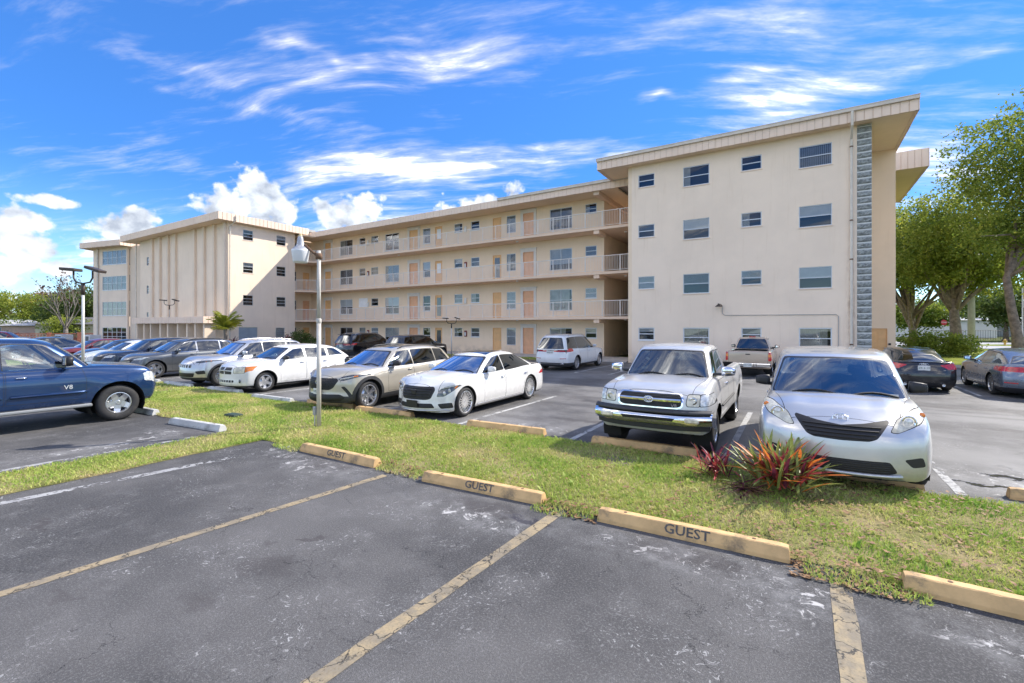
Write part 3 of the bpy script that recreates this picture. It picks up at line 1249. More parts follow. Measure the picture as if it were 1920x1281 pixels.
    def emblem(self, s, z, r, kind, mat=CHROME, rear=False, y=0.0, name='emblem', tilt=0.0):
        m = MB()
        sg = 1 if rear else -1

        def ell(rx, rz, cx=0, cz=0, t=.006, n=20):
            m.tube([(y + cx + rx * math.cos(2 * math.pi * k / n), s + sg * .012 - tilt * (cz + rz * math.sin(2 * math.pi * k / n)), z + cz + rz * math.sin(2 * math.pi * k / n)) for k in range(n + 1)], t, 5, caps=False)
        if kind == 'ovals':
            ell(r, r * .66, t=r * .11)
            ell(r * .36, r * .60, t=r * .085)
            ell(r * .74, r * .24, 0, r * .30, t=r * .085)
        elif kind == 'star':
            ell(r, r, t=r * .09)
            for a in (90, 210, 330):
                m.tube([(y, s + sg * .014, z), (y + r * math.cos(R(a)), s + sg * .012, z + r * math.sin(R(a)))], [r * .16, r * .04], 5)
        elif kind == 'wings':
            ell(r, r * .78, t=r * .09)
            m.tube([(y + a * r, s + sg * .012, z + b * r) for a, b in ((-.9, .1), (-.62, .32), (-.3, .25), (0, -.18), (.3, .25), (.62, .32), (.9, .1))], r * .1, 5)
        elif kind == 'rings':
            for k in range(4):
                ell(r, r, (k - 1.5) * r * 1.45, 0, t=r * .16)
        elif kind == 'H':
            ell(r, r * .8, t=r * .12)
            m.tube([(y - r * .4, s + sg * .012, z - r * .5), (y - r * .25, s + sg * .012, z + r * .5)], r * .1, 5)
            m.tube([(y + r * .4, s + sg * .012, z - r * .5), (y + r * .25, s + sg * .012, z + r * .5)], r * .1, 5)
        self.part(name, m, mat, True)
# ------------------------------------------------------------------ ground materials


def asphalt_mat():
    m = bpy.data.materials.new('weathered_asphalt')
    m.use_nodes = True
    t = NT(m.node_tree)
    out = t.n('ShaderNodeOutputMaterial')
    b = t.n('ShaderNodeBsdfPrincipled')
    t.dim = '2D'
    pos = t.n('ShaderNodeNewGeometry').outputs['Position']
    sep = t.n('ShaderNodeSeparateXYZ')
    t.link(pos, sep.inputs[0])
    X, Y = sep.outputs[0], sep.outputs[1]
    big = t.noise(pos, 0.35, 5, 0.6)
    mid = t.noise(pos, 2.2, 6, 0.65)
    fine = t.noise(pos, 55.0, 3, 0.7)
    grit = t.noise(pos, 170.0, 2, 0.6)
    col = t.mix(t.ramp(big, 0.33, 0.66), (0.052, 0.051, 0.051), (0.125, 0.121, 0.117))
    col = t.mix(t.m('MULTIPLY', t.ramp(mid, 0.45, 0.8), 0.35), col, (0.22, 0.215, 0.21))
    col = t.mix(t.m('MULTIPLY', t.ramp(fine, 0.46, 0.70), 0.45), col, (0.25, 0.245, 0.24))
    col = t.mix(t.m('MULTIPLY', t.ramp(grit, 0.58, 0.36), 0.65), col, (0.035, 0.035, 0.037))
    # the lot behind the median is older and lighter than the sealed bays in front
    older = t.m('MULTIPLY', t.ramp(Y, 7.5, 9.0), t.ramp(t.noise(pos, 0.5, 4), 0.32, 0.62))
    col = t.mix(t.m('MULTIPLY', older, 0.55), col, (0.25, 0.245, 0.235))
    # tyre polish running along the lanes
    lane = t.noise(t.scale(pos, (0.12, 1.5, 1)), 1.1, 4, 0.6)
    col = t.mix(t.m('MULTIPLY', t.ramp(lane, 0.5, 0.75), t.m('MULTIPLY', t.ramp(Y, 9.5, 12.0), 0.5)), col, (0.035, 0.036, 0.04))
    # worn-through chips: small pale flecks in clusters
    wx = t.vm('ADD', pos, t.vm('SCALE', t.noisec(pos, 3.0, 3), s=0.35))
    chips = t.ramp(t.noise(wx, 30.0, 3, 0.75), 0.61, 0.68)
    clus = t.ramp(t.noise(pos, 1.1, 4, 0.65), 0.44, 0.70)
    col = t.mix(t.m('MULTIPLY', t.m('MULTIPLY', chips, clus), 0.80), col, (0.42, 0.42, 0.41))
    # fine cracks
    cw = t.vm('ADD', pos, t.vm('SCALE', t.noisec(pos, 2.6, 5, 0.65), s=0.55))
    e1 = t.vor(cw, 1.15, 'DISTANCE_TO_EDGE')
    e2 = t.vor(t.vm('ADD', cw, (7.3, 2.1, 0)), 3.1, 'DISTANCE_TO_EDGE')
    gate = t.ramp(t.noise(pos, 0.6, 3), 0.52, 0.66)
    k1 = t.m('MULTIPLY', t.ramp(e1, 0.007, 0.002), t.ramp(t.noise(pos, 0.9, 2), 0.52, 0.62))
    k2 = t.m('MULTIPLY', t.ramp(e2, 0.012, 0.003), gate)
    crack = t.m('MAXIMUM', k1, t.m('MULTIPLY', k2, 0.85))
    col = t.mix(t.m('MULTIPLY', crack, 0.7), col, (0.016, 0.016, 0.018))
    # whitish bloom around the wheel stops where water stands
    stops = [(-6.4, 4.45, 1.0, .40), (-7.3, 4.55, .5, .3), (-3.2, 4.25, 1.0, .38), (-1.0, 4.5, 1.1, .28), (0.1, 4.3, .35, .35), (1.5, 4.4, .9, .25), (-10.9, 4.2, .7, .35), (-4.9, 8.6, 1.2, .5), (3.0, 8.9, 1.8, 1.1), (-10.6, 3.3, .35, 1.6)]
    bloom = None
    for (x, y, rx, ry) in stops:
        u = t.m('DIVIDE', t.m('SUBTRACT', X, x), rx)
        v = t.m('DIVIDE', t.m('SUBTRACT', Y, y), ry)
        g = t.m('EXPONENT', t.m('MULTIPLY', t.m('ADD', t.m('MULTIPLY', u, u), t.m('MULTIPLY', v, v)), -1.0))
        bloom = g if bloom is None else t.m('MAXIMUM', bloom, g)
    soft = t.m('MULTIPLY', t.ramp(t.noise(pos, 2.4, 6, 0.7), 0.40, 0.75), bloom)
    col = t.mix(t.m('MULTIPLY', soft, 0.65), col, (0.30, 0.30, 0.295))
    flake = t.m('MULTIPLY', t.ramp(t.m('ADD', t.noise(wx, 6.5, 7, 0.75), t.m('MULTIPLY', bloom, 0.14)), 0.67, 0.77), t.ramp(bloom, 0.25, 0.7))
    col = t.mix(t.m('MULTIPLY', flake, 0.85), col, (0.55, 0.54, 0.52))
    # oil drips and damp patches
    spots = [(-7.1, 2.05, .13, .07, .55), (-6.95, 1.55, .20, .08, .55), (-4.2, 2.95, .09, .06, .6), (-4.05, 2.35, .26, .14, .35), (-3.95, 1.80, .24, .12, .38), (-5.0, 1.25, .22, .06, .35), (-4.5, 2.6, .10, .05, .35),
             (-3.2, 4.5, .6, .20, .55), (-.9, 4.55, .5, .18, .5), (-6.3, 4.5, .6, .16, .4), (-2.55, 4.45, .33, .07, .9), (-10.3, 4.45, .5, .18, .45),
             (2.15, 8.75, .35, .07, .95), (2.65, 8.30, .6, .09, .95), (2.9, 8.0, .5, .10, .95), (2.45, 9.3, .25, .08, .9), (3.3, 9.0, .5, .07, .9), (3.0, 9.6, .2, .06, .8), (-4.0, 9.8, 1.2, .16, .6), (-5.6, 9.4, .8, .20, .45), (-2.4, 10.4, .9, .5, .6), (-4.9, 12.9, 1.7, .4, .4), (.4, 11, .8, .9, .5), (-13.1, 10.2, .7, .5, .5), (2.9, 16.5, 2.0, .15, .6), (4.1, 13.5, 1.2, .12, .5)]
    sp = None
    wet = None
    ww = t.vm('ADD', pos, t.vm('SCALE', t.vm('SUBTRACT', t.noisec(pos, 2.8, 4, 0.6), (.5, .5, .5)), s=0.5))
    s2 = t.n('ShaderNodeSeparateXYZ')
    t.link(ww, s2.inputs[0])
    for (x, y, rx, ry, st) in spots:
        u = t.m('DIVIDE', t.m('SUBTRACT', s2.outputs[0], x), rx)
        v = t.m('DIVIDE', t.m('SUBTRACT', s2.outputs[1], y), ry)
        g = t.m('MULTIPLY', t.ramp(t.m('ADD', t.m('MULTIPLY', u, u), t.m('MULTIPLY', v, v)), 1.6, 0.3), st)
        sp = g if sp is None else t.m('MAXIMUM', sp, g)
        if st > .85:
            wet = g if wet is None else t.m('MAXIMUM', wet, g)
    col = t.mix(t.m('MULTIPLY', sp, 0.80), col, (0.028, 0.021, 0.021))
    t.put(b.inputs['Base Color'], col)
    polished = t.m('MULTIPLY', t.ramp(Y, 7.6, 8.6), 0.30)
    t.put(b.inputs['Roughness'], t.m('SUBTRACT', t.m('SUBTRACT', 0.88, polished), t.m('MULTIPLY', wet, 0.48), clamp=True))
    b.inputs['Specular IOR Level'].default_value = 0.5
    bn = t.n('ShaderNodeBump')
    bn.inputs['Strength'].default_value = 0.55
    bn.inputs['Distance'].default_value = 0.006
    hgt = t.m('SUBTRACT', t.m('ADD', fine, t.m('MULTIPLY', grit, 0.7)), t.m('MULTIPLY', crack, 2.2))
    t.link(t.m('MULTIPLY', hgt, t.m('SUBTRACT', 1.0, wet)), bn.inputs['Height'])
    t.link(bn.outputs[0], b.inputs['Normal'])
    t.link(b.outputs[0], out.inputs[0])
    return m


def worn_paint_mat(name, col, col2, lo, hi, crack=True):
    """road paint with the asphalt showing through where it has worn off"""
    m = bpy.data.materials.new(name)
    m.use_nodes = True
    t = NT(m.node_tree)
    out = t.n('ShaderNodeOutputMaterial')
    b = t.n('ShaderNodeBsdfPrincipled')
    t.dim = '2D'
    pos = t.n('ShaderNodeNewGeometry').outputs['Position']
    c = t.mix(t.ramp(t.noise(pos, 4.0, 6, 0.7), 0.35, 0.65), col, col2)
    c = t.mix(t.m('MULTIPLY', t.ramp(t.noise(pos, 60.0, 3), 0.45, 0.7), 0.5), c, tuple(x * .55 for x in col))
    w = t.vm('ADD', pos, t.vm('SCALE', t.noisec(pos, 5, 4), s=0.25))
    if crack:
        e = t.vor(w, 4.2, 'DISTANCE_TO_EDGE')
        c = t.mix(t.m('MULTIPLY', t.ramp(e, 0.035, 0.010), .9), c, (0.03, 0.03, 0.03))
    t.put(b.inputs['Base Color'], c)
    b.inputs['Roughness'].default_value = 0.8
    tr = t.n('ShaderNodeBsdfTransparent')
    mx = t.n('ShaderNodeMixShader')
    a = t.ramp(t.m('ADD', t.m('MULTIPLY', t.noise(pos, 11.0, 6, 0.75), .6), t.m('MULTIPLY', t.noise(pos, 1.3, 3), .4)), lo, hi)
    t.link(a, mx.inputs[0])
    t.link(b.outputs[0], mx.inputs[1])
    t.link(tr.outputs[0], mx.inputs[2])
    t.link(mx.outputs[0], out.inputs[0])
    return m


def soil_mat(name, stops, sc=1.0):
    m = bpy.data.materials.new(name)
    m.use_nodes = True
    t = NT(m.node_tree)
    out = t.n('ShaderNodeOutputMaterial')
    b = t.n('ShaderNodeBsdfPrincipled')
    t.dim = '2D'
    pos = t.n('ShaderNodeNewGeometry').outputs['Position']
    f = t.m('ADD', t.m('MULTIPLY', t.noise(pos, 1.3 * sc, 5, 0.65), 0.6), t.m('MULTIPLY', t.noise(pos, 30.0 * sc, 4, 0.7), 0.4))
    t.put(b.inputs['Base Color'], t.cramp(f, stops))
    b.inputs['Roughness'].default_value = 0.95
    b.inputs['Specular IOR Level'].default_value = 0.1
    bn = t.n('ShaderNodeBump')
    bn.inputs['Strength'].default_value = 0.8
    bn.inputs['Distance'].default_value = 0.03
    t.link(t.noise(pos, 40.0 * sc, 4, 0.7), bn.inputs['Height'])
    t.link(bn.outputs[0], b.inputs['Normal'])
    t.link(b.outputs[0], out.inputs[0])
    return m


ASPH = asphalt_mat()
YEL = worn_paint_mat('faded_yellow_line', (0.36, 0.285, 0.17), (0.22, 0.19, 0.14), 0.53, 0.68)
WHT = worn_paint_mat('worn_white_line', (0.55, 0.55, 0.53), (0.40, 0.40, 0.39), 0.50, 0.62, False)
WHT2 = worn_paint_mat('scuffed_white_line', (0.42, 0.42, 0.41), (0.32, 0.32, 0.32), 0.47, 0.53, False)
TURF = soil_mat('turf_ground', [(0.30, (0.13, 0.15, 0.05)), (0.46, (0.25, 0.24, 0.09)), (0.58, (0.38, 0.31, 0.16)), (0.72, (0.42, 0.32, 0.20))])
FARG = soil_mat('far_ground', [(0.3, (0.06, 0.09, 0.025)), (0.5, (0.10, 0.13, 0.035)), (0.7, (0.19, 0.18, 0.07))], .3)
LAWN = soil_mat('park_lawn', [(0.3, (0.12, 0.16, 0.02)), (0.5, (0.20, 0.24, 0.03)), (0.7, (0.30, 0.28, 0.06))], .5)
CONC = pmat('concrete_walk', (0.46, 0.43, 0.39), 0.85, var=.12, vscale=2, bump=.2, coords='Object')
ROADM = pmat('pale_road', (0.36, 0.36, 0.36), 0.85, var=.1, vscale=.4)


def tess_sheet(name, poly_fn, x0, x1, y0, y1, step, mat, zfn):
    xs = np.arange(x0, x1 + 1e-6, step)
    ys = np.arange(y0, y1 + 1e-6, step)
    gx, gy = np.meshgrid(xs, ys, indexing='ij')
    v = np.stack([gx.ravel(), gy.ravel(), zfn(gx.ravel(), gy.ravel())], 1)
    n, k = len(xs), len(ys)
    i, j = np.meshgrid(np.arange(n - 1), np.arange(k - 1), indexing='ij')
    a = (i * k + j).ravel()
    f = np.stack([a, a + k, a + k + 1, a + 1], 1)
    return np_mesh(name, v, f, mat, None, True)


def struct(o, label=None):
    o['kind'] = 'structure'
    if label:
        o['label'] = label
    return o


# far ground to the horizon, then the lot on top of it
struct(MB().sheet([(-1500, -400), (1500, -400), (1500, 1800), (-1500, 1800)], -0.06).build('ground', FARG))
struct(MB().sheet([(-80, -14), (24, -14), (24, 27.0), (5.6, 27.0), (5.6, 33.2), (-9, 27.0), (-80, 27.0)], 0.0).build('asphalt_lot', ASPH))
struct(MB().prism([(-43.4, 27.05), (-8.9, 27.05), (-8.9, 31.0), (-43.4, 31.0)], -0.04, 0.06).build('sidewalk', CONC))
struct(MB().prism([(-43.4, 25.9), (-11.8, 25.9), (-11.8, 27.04), (-43.4, 27.04)], -0.04, 0.05).build('grass_verge', TURF))
struct(MB().prism([(5.6, 33.21), (5.6, 32.95), (24, 32.95), (24, 33.21)], -0.04, 0.12).build('kerb', CONC))
struct(MB().sheet([(24, 27), (24, 32.95), (5.6, 32.95), (5.6, 27)], 0.004).build('asphalt_bay', ASPH))
struct(MB().sheet([(4.6, 33.22), (40, 33.22), (52, 62), (60, 70), (4.6, 58)], 0.03).build('lawn', LAWN))
struct(MB().sheet([(-10, 62), (4.6, 60), (60, 72), (160, 92), (160, 122), (60, 93), (4.6, 84), (-10, 84)], 0.01).build('road', ROADM))
struct(MB().sheet([(15, 71), (30, 74), (70, 84), (70, 88), (30, 80), (17, 76)], 0.03).build('grass_island', LAWN))

# ------------------------------------------------------------------ the grass median and the strip between the bays
_mp = rng.uniform(-50, 50, (40, 2))


def wob(x, seed, f=1.0):
    return (np.sin(x * 1.7 * f + seed) * .5 + np.sin(x * 4.1 * f + seed * 2.3) * .3 + np.sin(x * 9.3 * f + seed * 5.1) * .2)


def in_median(x, y):
    a = (y > 4.97 + .07 * wob(x, 1.0)) & (y < 7.92 + .06 * wob(x, 2.0)) & (x > -62) & (x < 14)
    # the turf creeps round the ends of the stops
    gap = np.abs(((x + 5.0 + 1.3) % 2.72) - 1.3) < .42
    a |= gap & (y > 4.72 + .08 * wob(x, 4.0)) & (y <= 5.1) & (x > -8.6) & (x < 3)
    b = (x > -9.85 + .06 * wob(y, 3.0)) & (x < -8.62 + .05 * wob(y, 4.0)) & (y > -8) & (y < 5.2)
    return a | b


def turf_z(x, y):
    z = 0.012 + 0.035 * np.clip(np.minimum(y - 4.9, 8.0 - y) / .6, 0, 1) + 0.012 * wob(x + y, 3.3, .6)
    return np.maximum(z, 0.010)


def median_sheet():
    xs = np.arange(-62, 14.01, .12)
    parts = []
    rows = 16
    V, F = [], []
    lo = 4.97 + .07 * wob(xs, 1.0)
    hi = 7.92 + .06 * wob(xs, 2.0)
    for r in range(rows + 1):
        y = lo + (hi - lo) * r / rows
        z = np.where((r == 0) | (r == rows), 0.006, turf_z(xs, y))
        V.append(np.stack([xs, y, z], 1))
    V = np.concatenate(V)
    n = len(xs)
    i, r = np.meshgrid(np.arange(n - 1), np.arange(rows), indexing='ij')
    a = (r * n + i).ravel()
    F = np.stack([a, a + 1, a + n + 1, a + n], 1)
    struct(np_mesh('grass_median', V, F, TURF, None, True))
    ys = np.arange(-8, 5.3, .12)
    l2 = -9.85 + .06 * wob(ys, 3.0)
    h2 = -8.62 + .05 * wob(ys, 4.0)
    V = []
    for r in range(9):
        x = l2 + (h2 - l2) * r / 8
        V.append(np.stack([x, ys, np.where((r == 0) | (r == 8), 0.006, 0.024 + 0 * x)], 1))
    V = np.concatenate(V)
    n = len(ys)
    i, r = np.meshgrid(np.arange(n - 1), np.arange(8), indexing='ij')
    a = (r * n + i).ravel()
    F = np.stack([a, a + n, a + n + 1, a + 1], 1)
    struct(np_mesh('grass_strip', V, F, TURF, None, True))


median_sheet()


# painted lines, each a thin sheet on the asphalt
def line(name, x0, y0, x1, y1, w, mat, z=0.004):
    d = Vector((x1 - x0, y1 - y0)).normalized()
    p = Vector((-d.y, d.x)) * w / 2
    n = 14
    L = [(x0 + (x1 - x0) * k / n, y0 + (y1 - y0) * k / n) for k in range(n + 1)]
    a = [(x + p.x * (1 + random.uniform(-.10, .10)), y + p.y) for x, y in L]
    b = [(x - p.x * (1 + random.uniform(-.10, .10)), y - p.y) for x, y in L]
    m = MB()
    m.add([(x, y, z) for x, y in a] + [(x, y, z) for x, y in b], [(k, n + 1 + k, n + 2 + k, k + 1) for k in range(n)])
    return struct(m.build(name, mat))


for (x0, y0, x1, y1, w) in [(-5.62, -.8, -5.10, 4.70, .115), (-2.56, .2, -2.38, 4.80, .13), (.24, .2, .28, 4.78, .145), (2.95, 0.2, 2.98, 4.8, .14)]:
    line('bay_line', x0, y0, x1, y1, w, YEL)
line('bay_line', -8.33, .8, -7.80, 4.95, .15, WHT2)
line('bay_line', -10.15, .6, -10.0, 4.4, .13, WHT2)
for x in (-24.9, -22.2, -19.9, -17.2, -14.5, -11.8, -9.1, -6.4, -3.71, -1.05, 1.74, 4.45):
    line('bay_line', x, 8.05, x - .03, 13.0, .11, WHT)
for x in (-27.2, -24.5, -21.8, -17.0, -14.3, -11.7, -8.95, -7.3, -4.6, -.6, 1.9, 4.7, 7.4):
    line('bay_line', x, 19.8, x, 24.9, .11, WHT)


# ------------------------------------------------------------------ grass blades, as far as single blades show
def blade_mat():
    m = bpy.data.materials.new('grass_blades')
    m.use_nodes = True
    t = NT(m.node_tree)
    out = t.n('ShaderNodeOutputMaterial')
    b = t.n('ShaderNodeBsdfPrincipled')
    t.dim = '2D'
    pos = t.n('ShaderNodeNewGeometry').outputs['Position']
    f = t.m('ADD', t.m('MULTIPLY', t.noise(pos, 0.9, 4, 0.6), 0.50), t.m('MULTIPLY', t.noise(pos, 16.0, 3, 0.7), 0.50))
    c = t.cramp(f, [(0.34, (0.19, 0.35, 0.05)), (0.44, (0.35, 0.48, 0.085)), (0.54, (0.54, 0.57, 0.17)), (0.66, (0.72, 0.58, 0.33))])
    t.put(b.inputs['Base Color'], c)
    b.inputs['Roughness'].default_value = 0.55
    b.inputs['Specular IOR Level'].default_value = 0.25
    tl = t.n('ShaderNodeBsdfTranslucent')
    t.put(tl.inputs[0], c)
    mx = t.n('ShaderNodeMixShader')
    mx.inputs[0].default_value = 0.38
    t.link(b.outputs[0], mx.inputs[1])
    t.link(tl.outputs[0], mx.inputs[2])
    t.link(mx.outputs[0], out.inputs[0])
    return m


BLADE = blade_mat()


def grow(name, x0, x1, y0, y1, dens, h, w, zfn=turf_z, test=in_median, label=None):
    n = int((x1 - x0) * (y1 - y0) * dens)
    x, y = rng.uniform(x0, x1, n), rng.uniform(y0, y1, n)
    k = test(x, y)
    # thin, trampled patches
    k &= rng.uniform(0, 1, n) < np.clip(.72 + .45 * (np.sin(x * 1.9 + 1.3 * np.sin(y * 2.1)) * np.sin(y * 2.7 + x * .6)) - .22 * np.clip((x + .8) / 2.5, 0, 1) * (1 + np.sin(x * 5.1 + y * 3.7)) * .8, .08, 1)
    x, y = x[k], y[k]
    n = len(x)
    z = zfn(x, y) - .004
    an = rng.uniform(0, 2 * np.pi, n)
    hh = h * rng.uniform(.45, 1.15, n)
    ww = w * rng.uniform(.7, 1.3, n)
    ln = rng.uniform(.35, 1.25, n) * hh
    la = rng.uniform(0, 2 * np.pi, n)
    dx, dy = np.cos(an) * ww / 2, np.sin(an) * ww / 2
    lx, ly = np.cos(la) * ln, np.sin(la) * ln
    v = np.empty((n, 5, 3))
    v[:, 0] = np.stack([x - dx, y - dy, z], 1)
    v[:, 1] = np.stack([x + dx, y + dy, z], 1)
    v[:, 2] = np.stack([x + dx * .8 + lx * .35, y + dy * .8 + ly * .35, z + hh * .62], 1)
    v[:, 3] = np.stack([x - dx * .8 + lx * .35, y - dy * .8 + ly * .35, z + hh * .62], 1)
    v[:, 4] = np.stack([x + lx, y + ly, z + hh * .92], 1)
    b = np.arange(n) * 5
    f = np.concatenate([np.stack([b, b + 1, b + 2], 1), np.stack([b, b + 2, b + 3], 1), np.stack([b + 3, b + 2, b + 4], 1)])
    o = np_mesh(name, v.reshape(-1, 3), f, BLADE)
    tag(o, label, 'grass', None, 'stuff')
    return o


grow('grass', -8.7, 6.0, 4.5, 8.05, 3600, .050, .0095, label='short patchy green and straw coloured grass of the median')
grow('grass', -17.0, -8.7, 4.7, 8.05, 2100, .052, .013, label='short grass of the median left of the lamp pole')
grow('grass', -45.0, -17.0, 4.9, 8.0, 500, .06, .03, label='short grass of the median beyond the blue pickup')
grow('grass', -9.95, -8.5, .5, 5.0, 3000, .048, .010, lambda x, y: 0.022 + 0 * x, label='narrow grass strip between the two front lots')
grow('grass', -43.4, -11.8, 25.9, 27.05, 260, .10, .05, lambda x, y: .045 + 0 * x, lambda x, y: x < 99, label='grass verge in front of the galleries')


grow('grass', -12.0, 5.5, 4.75, 8.0, 55, .075, .034, label='scattered broad-leaved weeds in the median')


def litter():
    """dry leaves on the grass, thickest towards the right and against the stops"""
    m1 = pmat('dry_leaf', (0.215, 0.118, 0.05), .7, var=.5, vscale=13, coords='Object')
    n = 1250
    x = np.concatenate([rng.uniform(-1.5, 5, n), rng.uniform(-9, 3, 420), rng.uniform(-.1, .75, 200), rng.uniform(-2.65, -1.9, 110), rng.uniform(-5.5, -4.5, 90)])
    y = np.concatenate([5.0 + 2.9 * rng.uniform(0, 1, n)**1.1, rng.uniform(4.9, 7.9, 420), rng.uniform(4.66, 5.05, 200), rng.uniform(4.75, 5.05, 110), rng.uniform(4.78, 5.1, 90)])
    n = len(x)
    z = np.where(y > 4.95, turf_z(x, y) + .035, .012) + rng.uniform(0, .012, n)
    a = rng.uniform(0, 6.28, n)
    L, wd = rng.uniform(.018, .042, n), rng.uniform(.010, .022, n)
    tz = rng.uniform(-.012, .016, n)
    ca, sa = np.cos(a), np.sin(a)
    v = np.empty((n, 4, 3))
    v[:, 0] = np.stack([x - ca * L, y - sa * L, z], 1)
    v[:, 1] = np.stack([x + sa * wd, y - ca * wd, z + tz], 1)
    v[:, 2] = np.stack([x + ca * L, y + sa * L, z + .008], 1)
    v[:, 3] = np.stack([x - sa * wd, y + ca * wd, z + tz * .6], 1)
    b = np.arange(n) * 4
    o = np_mesh('fallen_leaves', v.reshape(-1, 3), np.stack([b, b + 1, b + 2, b + 3], 1), m1)
    tag(o, 'dry brown leaves strewn over the grass and along the stops', 'leaves', None, 'stuff')


litter()

# ------------------------------------------------------------------ wheel stops
STOPY = pmat('stop_yellow', (0.66, 0.425, 0.19), .75, var=.14, vscale=5, bump=.25, bscale=70, dirt=((0.15, 0.12, 0.085), 3.2, .53, .76))
STOPW = pmat('stop_white', (0.52, 0.52, 0.50), .8, var=.12, vscale=4, bump=.3, bscale=60, dirt=((0.20, 0.19, 0.17), 3.0, .52, .78))
STEN = worn_paint_mat('stencil_paint', (0.10, 0.095, 0.09), (0.16, 0.14, 0.12), .58, .72, False)


def wheel_stop(xc, yc, rz, mat, label, txt=None, L=1.83, chips=True, seed=0):
    """precast bar: sloped sides, flat top, cut-back ends, a chipped edge"""
    rr = random.Random(seed)
    n = 26
    V, F = [], []
    prof = [(-.085, 0), (-.082, .035), (-.050, .122), (-.040, .130), (.040, .130), (.050, .122), (.082, .035), (.085, 0)]
    for k in range(n + 1):
        x = -L / 2 + L * k / n
        e = min(1, min(k, n - k) / 1.0)
        for j, (y, z) in enumerate(prof):
            s = .94 + .06 * e
            zz = z * (s if z > .05 else 1)
            jx = rr.uniform(-.004, .004) if 0 < j < 7 else 0
            c = rr.uniform(0, .018) if (chips and j in (2, 3) and rr.random() < .07) else 0
            V.append((x + (0.012 if k == 0 else -0.012 if k == n else 0) * (z / .13), y + jx * .6 + c * .8, max(0, zz - c)))
    m = 8
    for k in range(n):
        for j in range(m - 1):
            F.append((k * m + j, (k + 1) * m + j, (k + 1) * m + j + 1, k * m + j + 1))
    F.append(tuple(range(m)))
    F.append(tuple(range(n * m + m - 1, n * m - 1, -1)))
    root = empty('wheel_stop', (xc, yc, .002), rz)
    tag(root, label, 'wheel stop', 'wheel stops')
    MB().add(V, F).build('bar', mat, root)
    for sx in (-.62, .62):
        MB().lathe([(.018, .126), (.018, .1325), (.001, .1325)], 10, 'z', (sx, 0, 0)).build('anchor_pin', pmat('rusty_pin', (.16, .09, .05), .8), root)
    if txt:
        # stencilled on the sloping face towards the bays
        sl = math.atan2(.087, .032)
        M = Matrix.Translation((0.02, -.0695, .0775)) @ Matrix.Rotation(sl, 4, 'X') @ Matrix.Diagonal((.98, .86, 1, 1))
        text_mesh('stencil', txt, .150, STEN, root, 0.0008, M, offset=.0022)
    return root


STOPS = [(-6.42, 4.92, 0.5, STOPY, 'yellow wheel stop stencilled GUEST nearest the lamp pole', 'GUEST'),
         (-3.56, 4.92, 3.2, STOPY, 'yellow wheel stop stencilled GUEST with a damp stain before it', 'GUEST'),
         (-1.00, 4.94, 1.8, STOPY, 'yellow wheel stop stencilled GUEST nearest the camera, in front of the silver pickup', 'GUEST'),
         (1.62, 4.93, -1.0, STOPY, 'yellow unlettered wheel stop cut off by the right edge of the foreground', None),
         (-10.96, 4.82, 5.5, STOPW, 'whitish wheel stop alone in the empty left bay', None),
         (-14.2, 4.92, 2.5, STOPW, 'whitish wheel stop at the front tyre of the blue pickup', None),
         (-2.37, 8.10, 2.0, STOPY, 'yellow wheel stop under the front of the silver pickup', None),
         (.46, 8.10, -2.0, STOPY, 'yellow wheel stop under the front of the minivan', None),
         (-5.21, 8.06, 3.0, STOPY, 'yellow wheel stop of the empty bay beside the silver pickup', None),
         (-8.7, 7.98, 3.5, STOPY, 'yellow wheel stop under the nose of the white luxury sedan', None),
         (-10.8, 8.03, 2.5, STOPY, 'yellow wheel stop under the nose of the tan crossover', None),
         (-13.05, 7.72, 2.5, STOPW, 'grey wheel stop of the empty bay beside the white hatchback', None),
         (-16.1, 7.92, 3.0, STOPW, 'grey wheel stop before the white hatchback', None),
         (-19.1, 7.80, 2.5, STOPW, 'grey wheel stop before the light silver crossover', None),
         (-21.6, 7.80, 1.0, STOPW, 'grey wheel stop in the bay beside the dark grey crossover', None),
         (3.12, 8.22, -2.0, STOPY, 'yellow wheel stop tip at the right edge beyond the minivan', None)]
for i, (x, y, a, mt, lb, tx) in enumerate(STOPS):
    wheel_stop(x, y, R(a), mt, lb, tx, seed=i)
